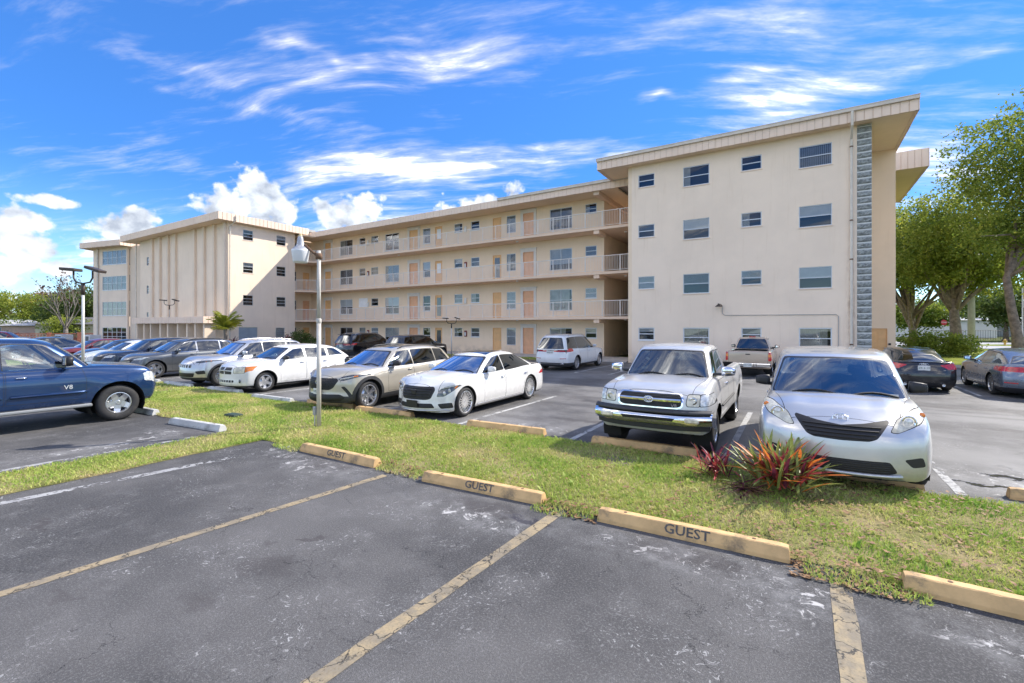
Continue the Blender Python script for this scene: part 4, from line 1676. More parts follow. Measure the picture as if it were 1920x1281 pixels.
# ------------------------------------------------------------------ the apartment house
def stucco(name, col, streak=0.35):
    m = bpy.data.materials.new(name)
    m.use_nodes = True
    t = NT(m.node_tree)
    out = t.n('ShaderNodeOutputMaterial')
    b = t.n('ShaderNodeBsdfPrincipled')
    pos = t.n('ShaderNodeNewGeometry').outputs['Position']
    sep = t.n('ShaderNodeSeparateXYZ')
    t.link(pos, sep.inputs[0])
    f = t.noise(pos, .45, 5, .6)
    c = t.mix(t.ramp(f, .3, .7), tuple(x * .95 for x in col), tuple(min(1, x * 1.03) for x in col))
    s = t.noise(t.scale(pos, (3.0, 3.0, .22)), 1.6, 5, .65)
    c = t.mix(t.m('MULTIPLY', t.ramp(s, .52, .78), streak), c, tuple(x * y for x, y in zip(col, (.86, .82, .76))))
    # splash dirt along the foot of the walls
    g = t.m('MULTIPLY', t.ramp(sep.outputs[2], .9, .05), t.ramp(t.noise(pos, 2.2, 5), .3, .7))
    c = t.mix(t.m('MULTIPLY', g, .45), c, (.33, .28, .23))
    # rust and mildew that ran down beside the downspout of the right block
    du = t.m('MULTIPLY', t.m('SUBTRACT', sep.outputs[0], 2.02), 6.5)
    ru = t.m('MULTIPLY', t.m('POWER', .3679, t.m('MULTIPLY', du, du)), t.ramp(t.noise(t.scale(pos, (6, 6, .9)), 2.0, 5, .7), .42, .62))
    c = t.mix(t.m('MULTIPLY', t.m('MULTIPLY', ru, t.ramp(sep.outputs[2], 8.5, 3.0)), .75), c, (.42, .29, .20))
    t.put(b.inputs['Base Color'], c)
    b.inputs['Roughness'].default_value = .92
    b.inputs['Specular IOR Level'].default_value = .2
    bn = t.n('ShaderNodeBump')
    bn.inputs['Strength'].default_value = .35
    bn.inputs['Distance'].default_value = .012
    t.link(t.m('ADD', t.noise(pos, 18, 5, .7), t.m('MULTIPLY', t.noise(pos, 2.0, 3), .8)), bn.inputs['Height'])
    t.link(bn.outputs[0], b.inputs['Normal'])
    t.link(b.outputs[0], out.inputs[0])
    return m


WALLC = stucco('cream_stucco', (.96, .785, .615), .5)
WALLP = stucco('peach_stucco', (.93, .735, .53))
FASC = stucco('fascia_paint', (.92, .73, .58), .6)
FASCD = stucco('fascia_joint', (.76, .60, .47), .5)
SOFF = stucco('soffit_paint', (.88, .70, .50), .2)
SLABM = stucco('slab_edge_paint', (.84, .64, .48), .5)
FINM = stucco('tan_fin_stucco', (.88, .72, .56), .3)
FRAMEW = pmat('white_window_frame', (.74, .76, .78), .4)
FRAMEA = pmat('aluminium_window_frame', (.58, .60, .62), .4, metal=.3)
DOORM = pmat('peach_door', (.85, .50, .22), .5, var=.06)
DOORS2 = pmat('salmon_door', (.82, .45, .25), .5, var=.06)
TRIMG = pmat('door_surround', (.78, .72, .64), .7, var=.05)
RAILM = pmat('rail_paint', (.80, .74, .68), .5, var=.04)
ROOFM = pmat('roof_gravel', (.45, .43, .40), .9)
GUTM = pmat('gutter_paint', (.68, .60, .50), .5, var=.08)
PIPEM = pmat('downspout_paint', (.72, .65, .54), .5, var=.08, dirt=((.42, .30, .20), 2.0, .62, .85))
BLINDW = pmat('white_blind', (.88, .88, .88), .8, var=.05)
BLINDG = pmat('grey_blind', (.36, .36, .38), .85, var=.08)
CURT = pmat('pale_curtain', (.55, .52, .47), .9, var=.15)
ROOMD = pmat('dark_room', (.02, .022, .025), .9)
WGLASS = glass_mat('window_glass', (.86, .88, .88), boost=.2)
DGLASS = glass_mat('door_glass', (.35, .38, .40), boost=.5)
STONE = pmat('blue_grey_stone', (.29, .305, .29), .9, var=.35, vscale=7, bump=1.0, bscale=14)
MORT = pmat('mortar', (.74, .74, .71), .9)
RED = pmat('red_cabinet', (.22, .035, .03), .5)


class Fr:
    """wall frame: u runs right along the wall, t into it, z up"""
    def __init__(self, o, right, into):
        self.o, self.r, self.i = Vector(o), Vector(right), Vector(into)

    def pt(self, u, t, z):
        return self.o + self.r * u + self.i * t + Vector((0, 0, z))

    def mb(self, m):
        m.v = [tuple(self.pt(*p)) for p in m.v]
        return m


SOUTH = lambda Y: Fr((0, Y, 0), (1, 0, 0), (0, 1, 0))           # wall facing the camera side
EAST = lambda X: Fr((X, 0, 0), (0, 1, 0), (-1, 0, 0))           # wall facing +X


def wall(name, fr, u0, u1, z0, z1, holes, mat, parent, rev=.10, thick=.22):
    us = sorted({u0, u1} | {h[0] for h in holes} | {h[1] for h in holes})
    zs = sorted({z0, z1} | {h[2] for h in holes} | {h[3] for h in holes})
    us = [u for u in us if u0 <= u <= u1]
    zs = [z for z in zs if z0 <= z <= z1]
    m = MB()
    idx = {}

    def vid(i, j):
        if (i, j) not in idx:
            idx[(i, j)] = len(m.v)
            m.v.append((us[i], 0, zs[j]))
        return idx[(i, j)]
    for i in range(len(us) - 1):
        for j in range(len(zs) - 1):
            cu, cz = (us[i] + us[i + 1]) / 2, (zs[j] + zs[j + 1]) / 2
            if any(h[0] < cu < h[1] and h[2] < cz < h[3] for h in holes):
                continue
            m.f.append((vid(i, j), vid(i + 1, j), vid(i + 1, j + 1), vid(i, j + 1)))
            m.mi.append(0)
    for (a, b, c, d) in holes:
        c, d = max(c, z0), min(d, z1)
        m.add([(a, 0, c), (b, 0, c), (b, rev, c), (a, rev, c)], [(0, 3, 2, 1)])
        m.add([(a, 0, d), (b, 0, d), (b, rev, d), (a, rev, d)], [(0, 1, 2, 3)])
        m.add([(a, 0, c), (a, 0, d), (a, rev, d), (a, rev, c)], [(0, 3, 2, 1)])
        m.add([(b, 0, c), (b, 0, d), (b, rev, d), (b, rev, c)], [(0, 1, 2, 3)])
    # back and ends so that the wall has a body
    m.add([(u0, thick, z0), (u1, thick, z0), (u1, thick, z1), (u0, thick, z1), (u0, 0, z0), (u1, 0, z0), (u1, 0, z1), (u0, 0, z1)],
          [(4, 7, 3, 0), (5, 1, 2, 6), (7, 6, 2, 3)])
    return fr.mb(m).build(name, mat, parent)


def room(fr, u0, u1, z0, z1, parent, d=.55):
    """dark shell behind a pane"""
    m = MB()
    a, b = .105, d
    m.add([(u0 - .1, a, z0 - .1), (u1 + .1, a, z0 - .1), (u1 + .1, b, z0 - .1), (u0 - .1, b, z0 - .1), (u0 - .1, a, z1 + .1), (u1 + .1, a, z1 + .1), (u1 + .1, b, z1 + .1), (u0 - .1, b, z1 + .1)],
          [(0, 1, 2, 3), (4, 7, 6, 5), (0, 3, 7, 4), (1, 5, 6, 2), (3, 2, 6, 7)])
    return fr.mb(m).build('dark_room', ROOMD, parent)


def window(fr, u0, u1, z0, z1, parent, cols=1, rows=2, fm=None, fw=.045, blind=None, sill=True, rail=.045, louvre=False):
    """frame > panes, blind. blind: None or (kind, fraction covered from the top)"""
    fm = fm or FRAMEA
    m = MB()
    a, b = .025, .075
    for (p, q, r_, s) in ((u0, u1, z0, z0 + fw), (u0, u1, z1 - fw, z1), (u0, u0 + fw, z0 + fw, z1 - fw), (u1 - fw, u1, z0 + fw, z1 - fw)):
        m.box(p, q, a, b, r_, s)
    iu0, iu1, iz0, iz1 = u0 + fw, u1 - fw, z0 + fw, z1 - fw
    cu = [iu0 + (iu1 - iu0) * k / cols for k in range(cols + 1)]
    cz = [iz0 + (iz1 - iz0) * k / rows for k in range(rows + 1)]
    for k in range(1, cols):
        m.box(cu[k] - rail / 2, cu[k] + rail / 2, a + .005, b - .005, iz0, iz1)
    for k in range(1, rows):
        m.box(iu0, iu1, a + .008, b - .008, cz[k] - rail / 2, cz[k] + rail / 2)
    w = fr.mb(m).build('window', fm, parent)
    for i in range(cols):
        for j in range(rows):
            g0, g1, h0, h1 = cu[i], cu[i + 1], cz[j], cz[j + 1]
            tl = .012 if louvre else random.uniform(-.004, .004)
            p = MB().add([(g0, .055, h0), (g1, .055 + random.uniform(-.003, .003), h0), (g1, .055 - tl, h1), (g0, .055 - tl, h1)], [(0, 1, 2, 3)])
            fr.mb(p).build('pane', WGLASS, w)
    if sill:
        s = MB().box(u0 - .03, u1 + .03, -.035, .02, z0 - .045, z0 - .002)
        fr.mb(s).build('sill', fm if fm is FRAMEW else FASC, w)
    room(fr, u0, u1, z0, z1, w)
    if blind:
        kind, frac = blind
        zb = iz1 - (iz1 - iz0) * frac
        if kind == 'shade':
            fr.mb(MB().box(iu0 + .005, iu1 - .005, .063, .070, zb, iz1 - .002)).build('blind', BLINDW, w)
        elif kind == 'slats':
            q = MB()
            n = max(4, int((iz1 - zb) / .05))
            for k in range(n):
                z = zb + (iz1 - zb) * (k + .5) / n
                q.add([(iu0 + .01, .064, z - .018), (iu1 - .01, .064, z - .018), (iu1 - .01, .086, z + .018), (iu0 + .01, .086, z + .018)], [(0, 1, 2, 3)])
            fr.mb(q).build('blind', random.choice([BLINDW, BLINDG, BLINDW]), w)['kind'] = 'stuff'
        elif kind == 'vert':
            q = MB()
            n = int((iu1 - iu0) / .085)
            for k in range(n):
                u = iu0 + (iu1 - iu0) * (k + .5) / n
                q.add([(u - .04, .085, iz0), (u + .03, .105, iz0), (u + .03, .105, iz1), (u - .04, .085, iz1)], [(0, 1, 2, 3)])
            fr.mb(q).build('blind', BLINDG, w)['kind'] = 'stuff'
        elif kind == 'curtain':
            q = MB()
            n = int((iu1 - iu0) * frac / .045) + 2
            vs = []
            for k in range(n + 1):
                u = iu0 + (iu1 - iu0) * frac * k / n
                vs += [(u, .10 + .02 * (k % 2), iz0), (u, .10 + .02 * (k % 2), iz1)]
            q.add(vs, [(2 * k, 2 * k + 2, 2 * k + 3, 2 * k + 1) for k in range(n)])
            fr.mb(q).build('curtain', CURT, w)
    return w


def door(fr, u0, u1, z0, z1, parent, mat, glass=0, surround=None):
    m = MB()
    m.box(u0 + .03, u1 - .03, .05, .09, z0, z1 - .03)
    for (p, q, r_, s) in ((u0, u0 + .03, z0, z1), (u1 - .03, u1, z0, z1), (u0 + .03, u1 - .03, z1 - .03, z1)):
        m.box(p, q, .02, .10, r_, s)
    d = fr.mb(m).build('door', mat, parent)
    if glass:
        g0, g1 = z0 + (.25 if glass == 2 else 1.0), z1 - .22
        gp = MB().box(u0 + .17, u1 - .17, .036, .048, g0, g1)
        fr.mb(gp).build('pane', pmat('dark_door_pane', (.06, .075, .085), .08, coat=1.0) if glass != 3 else BLINDW, d)
    else:
        for (h0, h1) in ((z0 + .12, z0 + .85), (z0 + .98, z1 - .2)):
            for (a, b) in ((u0 + .11, (u0 + u1) / 2 - .035), ((u0 + u1) / 2 + .035, u1 - .11)):
                fr.mb(MB().bbox(a, b, .041, .052, h0, h1, .005)).build('panel', mat, d)
    kn = MB().lathe([(.001, -.03), (.028, -.02), (.03, 0), (.014, .012), (.014, .05)], 10, 'y', (u1 - .12, .02, z0 + .98))
    fr.mb(kn).build('door_knob', SATIN, d, True)
    if surround:
        w = surround
        m = MB()
        m.box(u0 - w, u0 - .002, -.05, .02, z0, z1 + w).box(u1 + .002, u1 + w, -.05, .02, z0, z1 + w).box(u0 - .002, u1 + .002, -.05, .02, z1 + .002, z1 + w)
        m.box(u0 - w - .04, u1 + w + .04, -.075, .02, z1 + w + .002, z1 + w + .08)
        fr.mb(m).build('door_surround', TRIMG, d)
    return d


def fascia(fr, u0, u1, z0, z1, parent, step=.32, mat=None, gutter=True, d=.04):
    """a board faced with overlapping metal panels and a gutter along the top"""
    mat = mat or FASC
    n = max(1, int(round((u1 - u0) / step)))
    w = (u1 - u0) / n
    src = None
    zt = z1 - (.17 if gutter else 0)
    base = fr.mb(MB().box(u0, u1, .028, .16, z0, z1)).build('fascia', FASCD, parent)
    for k in range(n):
        if src is None:
            m = MB().add([(0, 0, z0 - .012), (w * .90, .008, z0 - .012), (w * .90, .008, zt), (0, 0, zt), (w * .90, .03, z0 - .012), (w * .90, .03, zt), (0, .03, z0 - .012), (0, .03, zt)],
                         [(0, 1, 2, 3), (1, 4, 5, 2), (6, 0, 3, 7), (0, 6, 4, 1), (3, 2, 5, 7)])
            m.v = [tuple(fr.r * p[0] + fr.i * p[1] + Vector((0, 0, p[2]))) for p in m.v]
            src = m.build('fascia_panel', mat, base)
            o = src
        else:
            o = inst(src, base)
        o.location = fr.o + fr.r * (u0 + w * k) + fr.i * random.uniform(-.008, .006) + Vector((0, 0, random.uniform(-.008, .006)))
    if gutter:
        g = MB()
        g.box(u0 - .02, u1 + .02, -.11, .02, zt + .005, z1 - .02)
        g.box(u0 - .03, u1 + .03, -.125, .03, z1 - .02, z1 + .015)
        fr.mb(g).build('gutter', GUTM, base)
    return base


HEAD = [2.09, 5.10, 8.15, 11.12]
house = empty('apartment_house', (0, 0, 0))
tag(house, 'four-storey cream apartment building with open galleries and three wings', 'building')


def H(o):
    """parent to the house keeping world placement"""
    o.parent = house

    return o


class _HP:
    pass


_orig_build = MB.build


def hbuild(mb, name, mat, smooth=False):
    return H(mb.build(name, mat, None, smooth))


# ---- right block
S = SOUTH(27.3)
holes = []
cols = [(-8.21, -7.26, .74, 1), (-5.66, -4.28, 1.10, 1), (-2.70, -1.75, .74, 1), (-.10, 1.27, 1.06, 1)]
for k in range(4):
    for (a, b, hgt, c) in cols:
        holes.append((a, b, HEAD[k] - hgt, HEAD[k]))
right_wall = H(wall('wall', S, -8.60, 2.24, -.06, 11.72, holes, WALLC, None))
blinds = {(3, 1): ('curtain', .25), (3, 3): ('vert', 1), (2, 0): ('slats', .5), (2, 1): ('shade', .5), (2, 2): ('curtain', .4), (2, 3): ('shade', .48), (1, 0): ('slats', 1), (1, 1): ('slats', .55), (1, 2): ('slats', .6),
          (1, 3): ('shade', .5), (0, 1): ('curtain', 1), (0, 2): ('slats', .5), (0, 3): ('curtain', .9), (0, 0): ('slats', .3)}
for k in range(4):
    for i, (a, b, hgt, c) in enumerate(cols):
        w = window(S, a, b, HEAD[k] - hgt, HEAD[k], None, 1, 2, FRAMEW if k == 0 else FRAMEA, .055 if k == 0 else .04, blinds.get((k, i)))
        H(w)
# its flanks and back
E_ = Fr((-8.82, 0, 0), (0, -1, 0), (1, 0, 0))
H(wall('wall', E_, -45.0, -27.3, -.06, 11.72, [], WALLP, None))
hbuild(MB().box(-8.6, 2.2, 44.8, 45, 0, 11.7), 'back_wall', WALLC)
# stone pier: each course its own block
pier = hbuild(MB().box(2.245, 2.80, 27.32, 27.9, 0, 11.70), 'stone_pier', MORT)
rs = random.Random(5)
z = .02
ci = 0
srcs = []
while z < 11.62:
    hgt = min(.305, 11.66 - z)
    m = MB()
    nx, nz = 8, 4
    V, F = [], []
    for i in range(nx + 1):
        for j in range(nz + 1):
            e = (0 < i < nx) and (0 < j < nz)
            V.append((2.25 + .545 * i / nx, 27.315 - (.055 + rs.uniform(-.03, .03) if e else 0), z + .022 + (hgt - .058) * j / nz))
    for i in range(nx):
        for j in range(nz):
            a = i * (nz + 1) + j
            F.append((a, a + nz + 1, a + nz + 2, a + 1))
    m.add(V, F)
    o = m.build('stone_block', STONE, None)
    o.parent = pier

    z += hgt
hbuild(MB().box(2.26, 2.81, 27.9, 32.0, 0, 11.7), 'side_wall', WALLP)
# recessed bay to the right with a door, and the far stair tower with its own roof
S2 = SOUTH(32.0)
H(wall('wall', S2, 2.81, 4.30, -.06, 11.72, [(3.05, 3.95, 0, 2.05)], WALLP, None))
H(door(S2, 3.05, 3.95, .02, 2.05, None, DOORM))
hbuild(MB().box(3.2, 4.29, 32.25, 45, 0, 11.7), 'side_wall', WALLP)
tw = hbuild(MB().box(4.32, 4.72, 36.0, 40.5, 0, 9.6), 'stone_pier', STONE)
hbuild(MB().tube([(4.48, 34.2, .05), (4.48, 34.2, 10.2)], .05, 8), 'downspout', PIPEM)
for k in range(4):
    hbuild(MB().box(4.30, 4.42, 33.2, 34.0, HEAD[k] - 1.2, HEAD[k]), 'side_window', pmat('dark_door_pane', (.06, .075, .085), .08, coat=1.0))
hbuild(MB().bbox(3.99, 4.10, 31.95, 31.999, 1.15, 1.25, .01), 'door_lamp', BLK)
# roof of the right block
hbuild(MB().box(-10.40, 4.28, 26.82, 34.2, 11.70, 11.78), 'soffit', SOFF)
hbuild(MB().box(-10.4, 4.28, 26.80, 34.2, 12.05, 12.30), 'roof_deck', ROOFM)
H(fascia(SOUTH(26.64), -10.55, 4.38, 11.67, 12.31, None))
H(fascia(EAST(4.40), 26.66, 34.25, 11.67, 12.22, None, gutter=False))
H(fascia(Fr((-10.56, 0, 0), (0, -1, 0), (1, 0, 0)), -34.2, -26.66, 11.67, 12.22, None, gutter=False))
hbuild(MB().box(4.42, 6.30, 36.4, 46.0, 11.70, 11.80), 'soffit', SOFF)
H(fascia(SOUTH(36.3), 2.9, 6.42, 11.68, 12.75, None, gutter=False))
H(fascia(EAST(6.44), 36.32, 46, 11.68, 12.75, None, gutter=False))
# downspout with brackets, stained wall lamp with its conduit
ds = hbuild(MB().tube([(2.00, 26.52, 12.12), (2.00, 26.52, 11.50), (2.02, 27.20, 11.05), (2.02, 27.20, .12)], .055, 10), 'downspout', PIPEM)
for z in (10.7, 7.2, 5.35, 1.3):
    o = MB().lathe([(.062, z - .03), (.072, z - .025), (.072, z + .025), (.062, z + .03)], 10, 'z', (2.02, 27.20, 0)).build('pipe_bracket', pmat('rusty_pin', (.16, .09, .05), .8), None)
    o.parent = ds

cl = hbuild(MB().tube([(-3.62, 27.27, 3.25), (-3.62, 27.27, 2.86), (-3.50, 27.27, 2.76), (1.42, 27.27, 2.74), (1.52, 27.27, 2.66), (1.52, 27.27, .3)], .016, 6), 'conduit', pmat('grey_conduit', (.42, .40, .38), .6))
wl = hbuild(MB().lathe([(.001, 3.40), (.05, 3.38), (.06, 3.33), (.17, 3.24), (.175, 3.22), (.05, 3.235)], 14, 'z', (-3.78, 27.05, 0)), 'wall_lamp', pmat('bronze_fixture', (.06, .045, .035), .5))
hbuild(MB().tube([(-3.78, 27.05, 3.33), (-3.70, 27.2, 3.36), (-3.62, 27.28, 3.25)], .02, 6), 'lamp_arm', pmat('bronze_fixture', (.06, .045, .035), .5))

# ---- main wing behind the galleries
FLOOR = [0.06, 2.82, 5.83, 8.84]
SM = SOUTH(31.0)
feat = [('s', -13.16, -12.30, .72), ('d2', -16.02, -14.20, 1.56), ('D', -18.34, -17.39, 0), ('t', -19.87, -19.03, 1.36), ('p', -21.21, -20.38, 0), ('s', -23.42, -22.54, .76), ('s', -25.19, -24.32, .76), ('n', -27.35, -26.55, 0),
        ('t', -28.80, -27.91, 1.36), ('D', -30.43, -29.38, 0), ('d2', -33.60, -31.79, 1.56), ('s', -35.56, -34.58, .74), ('s', -37.26, -36.40, .74), ('d2', -40.19, -38.29, 1.5), ('D', -42.61, -41.64, 0)]
holes = []
for k in range(4):
    hd = FLOOR[k] + 2.08 if k else 2.05
    for (q, a, b, hh) in feat:
        holes.append((a, b, hd - hh, hd) if hh else (a, b, FLOOR[k], hd))
H(wall('wall', SM, -45.0, -11.97, -.06, 11.34, holes, WALLP, None))
rw = random.Random(3)
for k in range(4):
    hd = FLOOR[k] + 2.08 if k else 2.05
    for j, (q, a, b, hh) in enumerate(feat):
        if q in 'st' or q == 'd2':
            if k == 1 and j == 12:
                H(SM.mb(MB().bbox(a - .05, b + .35, -.03, .06, hd - hh - .1, hd + .05, .01)).build('boarded_window', BLINDW, None))
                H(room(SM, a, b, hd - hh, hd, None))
                continue
            bl = rw.choice([None, None, ('slats', rw.uniform(.4, 1)), ('shade', .5), ('curtain', rw.uniform(.3, 1)), ('slats', 1)])
            H(window(SM, a, b, hd - hh, hd, None, 2 if q == 'd2' else 1, 2, FRAMEA if rw.random() < .6 else FRAMEW, .045, bl))
        elif q == 'D':
            H(door(SM, a, b, FLOOR[k], hd, None, DOORM if rw.random() < .5 else DOORS2, 0, .22))
        elif q == 'p':
            H(door(SM, a, b, FLOOR[k], hd, None, DOORM, 2 if k == 2 else 0))
        else:
            H(door(SM, a, b, FLOOR[k], hd, None, DOORM, 3 if k >= 2 else 2))
# end wall of the wing at the passage, passage back
H(wall('wall', EAST(-11.75), 31.0, 40, -.06, 11.34, [], WALLP, None))
hbuild(MB().box(-11.7, -8.85, 40, 40.2, 0, 11.3), 'passage_back', WALLP)
# left return of the galleries
EL = EAST(-45.0)
holes = []
for k in range(4):
    hd = FLOOR[k] + 2.08 if k else 2.05
    holes += [(28.55, 29.25, hd - 1.0, hd), (30.0, 30.75, FLOOR[k], hd)]
H(wall('wall', EL, 28.05, 31.0, -.06, 11.34, holes, WALLP, None))
for k in range(4):
    hd = FLOOR[k] + 2.08 if k else 2.05
    H(window(EL, 28.55, 29.25, hd - 1.0, hd, None, 1, 2))
    H(door(EL, 30.0, 30.75, FLOOR[k], hd, None, DOORS2 if k % 2 else DOORM))
# gallery slabs, beams, railings
edge = [(-8.83, 29.5), (-42.1, 29.5), (-43.4, 28.06)]
for k in (1, 2, 3):
    zf = FLOOR[k]
    poly = [(-8.83, 29.5), (-8.83, 40), (-11.74, 40), (-11.74, 30.995), (-44.99, 30.995), (-44.99, 28.06), (-43.4, 28.06), (-42.1, 29.5)]
    sl = hbuild(MB().prism(poly, zf - .17, zf), 'gallery_slab', SLABM)
    hbuild(MB().box(-11.95, -11.55, 29.56, 30.99, zf - .42, zf - .172), 'gallery_beam', SLABM)
    for (x, y) in ((-18.4, 30.2), (-31, 30.2), (-10.2, 31)):
        o = MB().lathe([(.001, zf - .25), (.09, zf - .24), (.11, zf - .172)], 12, 'z', (x, y, 0)).build('ceiling_lamp', BLINDW, None)
        o.parent = sl

    top = MB()
    bal = MB()
    pts = [(-8.86, 29.56), (-42.08, 29.56), (-43.36, 28.14)]
    top.tube([(x, y, zf + 1.06) for x, y in pts], .026, 6)
    top.tube([(x, y, zf + .09) for x, y in pts], .018, 6)
    rl = hbuild(top, 'railing', RAILM)
    post_src = None
    for (p, q) in ((pts[0], pts[1]), (pts[1], pts[2])):
        P_, Q_ = Vector(p), Vector(q)
        L_ = (Q_ - P_).length
        n = int(L_ / .112)
        for i in range(n):
            w = P_ + (Q_ - P_) * ((i + .5) / n)
            bal.box(w.x - .0085, w.x + .0085, w.y - .0085, w.y + .0085, zf + .09, zf + 1.05)
        np_ = max(1, int(round(L_ / 1.22)))
        for i in range(np_ + 1):
            w = P_ + (Q_ - P_) * (i / np_)
            if post_src is None:
                post_src = MB().box(-.022, .022, -.022, .022, 0, 1.05).build('post', RAILM, None)
                o = post_src
            else:
                o = inst(post_src)
            o.parent = rl

            o.location = (w.x, w.y, zf)
    o = bal.build('balusters', RAILM, None)
    o['kind'] = 'stuff'
    o.parent = rl

# extinguisher cabinets and meter boxes on the gallery wall
for k in range(4):
    zf = FLOOR[k]
    for u in (-23.95, -35.95):
        c_ = MB().bbox(u - .13, u + .13, -.10, -.002, zf + 1.25, zf + 1.75, .02)
        cab = H(SM.mb(c_).build('extinguisher_cabinet', RED if (k + int(u)) % 2 else TRIMG, None))
        p = SM.mb(MB().box(u - .08, u + .08, -.106, -.102, zf + 1.32, zf + 1.62)).build('cabinet_pane', PLATE, None)
        p.parent = cab

# main roof
hbuild(MB().prism([(-10.3, 29.36), (-10.3, 40), (-44.9, 40), (-44.9, 28.2), (-42.6, 28.2), (-42.0, 29.36)], 11.28, 11.36), 'soffit', SOFF)
hbuild(MB().box(-44, -9.5, 29.4, 42, 11.5, 11.70), 'roof_deck', ROOFM)
H(fascia(SOUTH(29.18), -42.62, -19.5, 11.24, 11.74, None, gutter=False))
H(fascia(SOUTH(29.18), -19.48, -9.0, 11.24, 11.84, None, gutter=True))
hbuild(MB().box(-11.9, -11.5, 29.4, 40, 11.0, 11.275), 'gallery_beam', SLABM)

# ---- left block
EW = EAST(-43.4)
lc = [(22.92, 23.84), (26.12, 27.05)]
holes = []
for k in (1, 2, 3):
    hd = [0, 5.05, 8.04, 11.06][k]
    for (a, b) in lc:
        holes.append((a, b, hd - .94, hd))
holes += [(26.04, 26.95, 1.09, 2.04), (22.55, 24.26, .0, 2.08)]
H(wall('wall', EW, 21.6, 28.05, -.06, 11.55, holes, WALLC, None))
for k in (1, 2, 3):
    hd = [0, 5.05, 8.04, 11.06][k]
    for i, (a, b) in enumerate(lc):
        H(window(EW, a, b, hd - .94, hd, None, 1, 3, FRAMEA, .035, [None, ('slats', .5), ('shade', .45)][(k + i) % 3] if k > 1 else None, louvre=True))
H(window(EW, 26.04, 26.95, 1.09, 2.04, None, 1, 3, FRAMEA, .035, ('slats', 1)))
GD = pmat('blue_grey_door', (.32, .38, .44), .5, var=.05)
d_ = MB().box(22.56, 23.395, .04, .09, .02, 2.07).box(23.415, 24.25, .04, .09, .02, 2.07)
H(EW.mb(d_).build('double_door', GD, None))
hbuild(MB().box(-44.8, -43.65, 27.85, 28.04, 0, 11.5), 'end_wall', WALLC)
SL = SOUTH(21.6)
hs = [(-60.25, -59.75, 8.76, 9.68), (-60.25, -59.75, 5.7, 6.6), (-60.25, -59.75, 3.2, 3.7), (-53.9, -52.9, .02, 2.1), (-47.8, -46.9, .02, 2.1)]
H(wall('wall', SL, -62.0, -43.62, -.06, 11.55, hs, WALLC, None))
for h_ in hs[:3]:
    H(window(SL, *h_, None, 1, 3, FRAMEA, .04, None, False))
for h_ in hs[3:]:
    H(SL.mb(MB().box(h_[0] + .05, h_[1] - .05, .04, .07, h_[2], h_[3])).build('entrance_door', pmat('dark_door_pane', (.06, .075, .085), .08, coat=1.0), None))
hbuild(MB().box(-62.0, -61.8, 21.83, 30, 0, 11.5), 'side_wall', FINM)
for x in (-58.6, -56.8, -54.9, -53.3, -49.3, -47.5, -45.6, -43.75):
    hbuild(MB().box(x - .17, x + .17, 21.40, 21.598, 2.9, 11.52), 'wall_fin', FINM)
hbuild(MB().box(-63.7, -42.86, 20.62, 30, 11.52, 11.60), 'soffit', SOFF)
hbuild(MB().box(-63.7, -42.86, 20.6, 30, 11.9, 12.12), 'roof_deck', ROOFM)
H(fascia(SOUTH(20.44), -63.9, -42.70, 11.50, 12.14, None, .36, gutter=False))
H(fascia(EAST(-42.68), 20.46, 29.16, 11.50, 12.14, None, .36, gutter=False))
H(fascia(Fr((-63.92, 0, 0), (0, -1, 0), (1, 0, 0)), -30, -20.46, 11.5, 12.14, None, .5, gutter=False))
hbuild(MB().tube([(-42.6, 21.9, 12.0), (-42.6, 21.9, 11.6), (-43.25, 21.72, 11.1), (-43.32, 21.72, .1)], .06, 8), 'downspout', PIPEM)
# porch along the ground floor
hbuild(MB().box(-57.6, -43.3, 19.6, 21.55, 2.50, 2.62), 'porch_roof', SOFF)
H(fascia(SOUTH(19.45), -57.75, -43.15, 2.46, 3.02, None, .36, FASC, False))
H(fascia(EAST(-43.13), 19.47, 21.55, 2.46, 3.02, None, .4, FASC, False))
for x in (-57.3, -55.6, -54.1, -52.0, -50.4, -48.4, -46.6, -45.1, -43.55):
    hbuild(MB().box(x - .13, x + .13, 19.7, 20.6, 0, 2.498), 'porch_column', FINM)
# ---- far-left block, turned a little towards the lot
FO, FR_, FI = Vector((-72.1, 20.5, 0)), Vector((.978, .209, 0)), Vector((-.209, .978, 0))
SF = Fr(FO, FR_, FI)
fh = []
for k in range(4):
    hd = [2.05, 5.05, 8.05, 11.06][k]
    fh.append((1.70, 6.02, hd - 1.62, hd))
H(wall('wall', SF, 0.0, 6.24, -.06, 11.50, fh, WALLC, None))
for h_ in fh:
    H(window(SF, *h_, None, 5, 3 if h_ is fh[0] else 2, FRAMEW, .05, ('slats', 1) if h_[3] > 3 else None, True, .05))
hbuild(MB().prism([(-66.0, 22.05), (-61.9, 23.0), (-61.9, 23.2), (-66.0, 22.3)], 0, 11.5), 'recess_wall', FINM)
SW = Fr(FO - FI * 0.002, -FI, FR_)
sw_h = [(-2.4, -.9, [2.05, 5.05, 8.05, 11.06][k] - 1.7, [2.05, 5.05, 8.05, 11.06][k]) for k in range(4)]
H(wall('wall', SW, -9.0, -.225, -.06, 11.5, sw_h, WALLC, None))
for h_ in sw_h:
    H(window(SW, *h_, None, 2, 2, FRAMEA, .05, None, False))
p_ = FO + FR_ * 1.0 - FI * .1
hbuild(MB().tube([(p_.x, p_.y, 11.4), (p_.x, p_.y, 0)], .09, 8), 'downspout', PIPEM)
hbuild(MB().tube([(-62.4, 21.4, 11.4), (-62.4, 21.4, 0)], .07, 8), 'downspout', PIPEM)
rp = [FO + FR_ * u - FI * v for (u, v) in ((-1.55, -1.6), (-.6, .98), (6.6, .98), (6.6, -9), (-1.55, -9))]
hbuild(MB().prism([(q.x, q.y) for q in rp], 11.46, 11.54), 'soffit', SOFF)
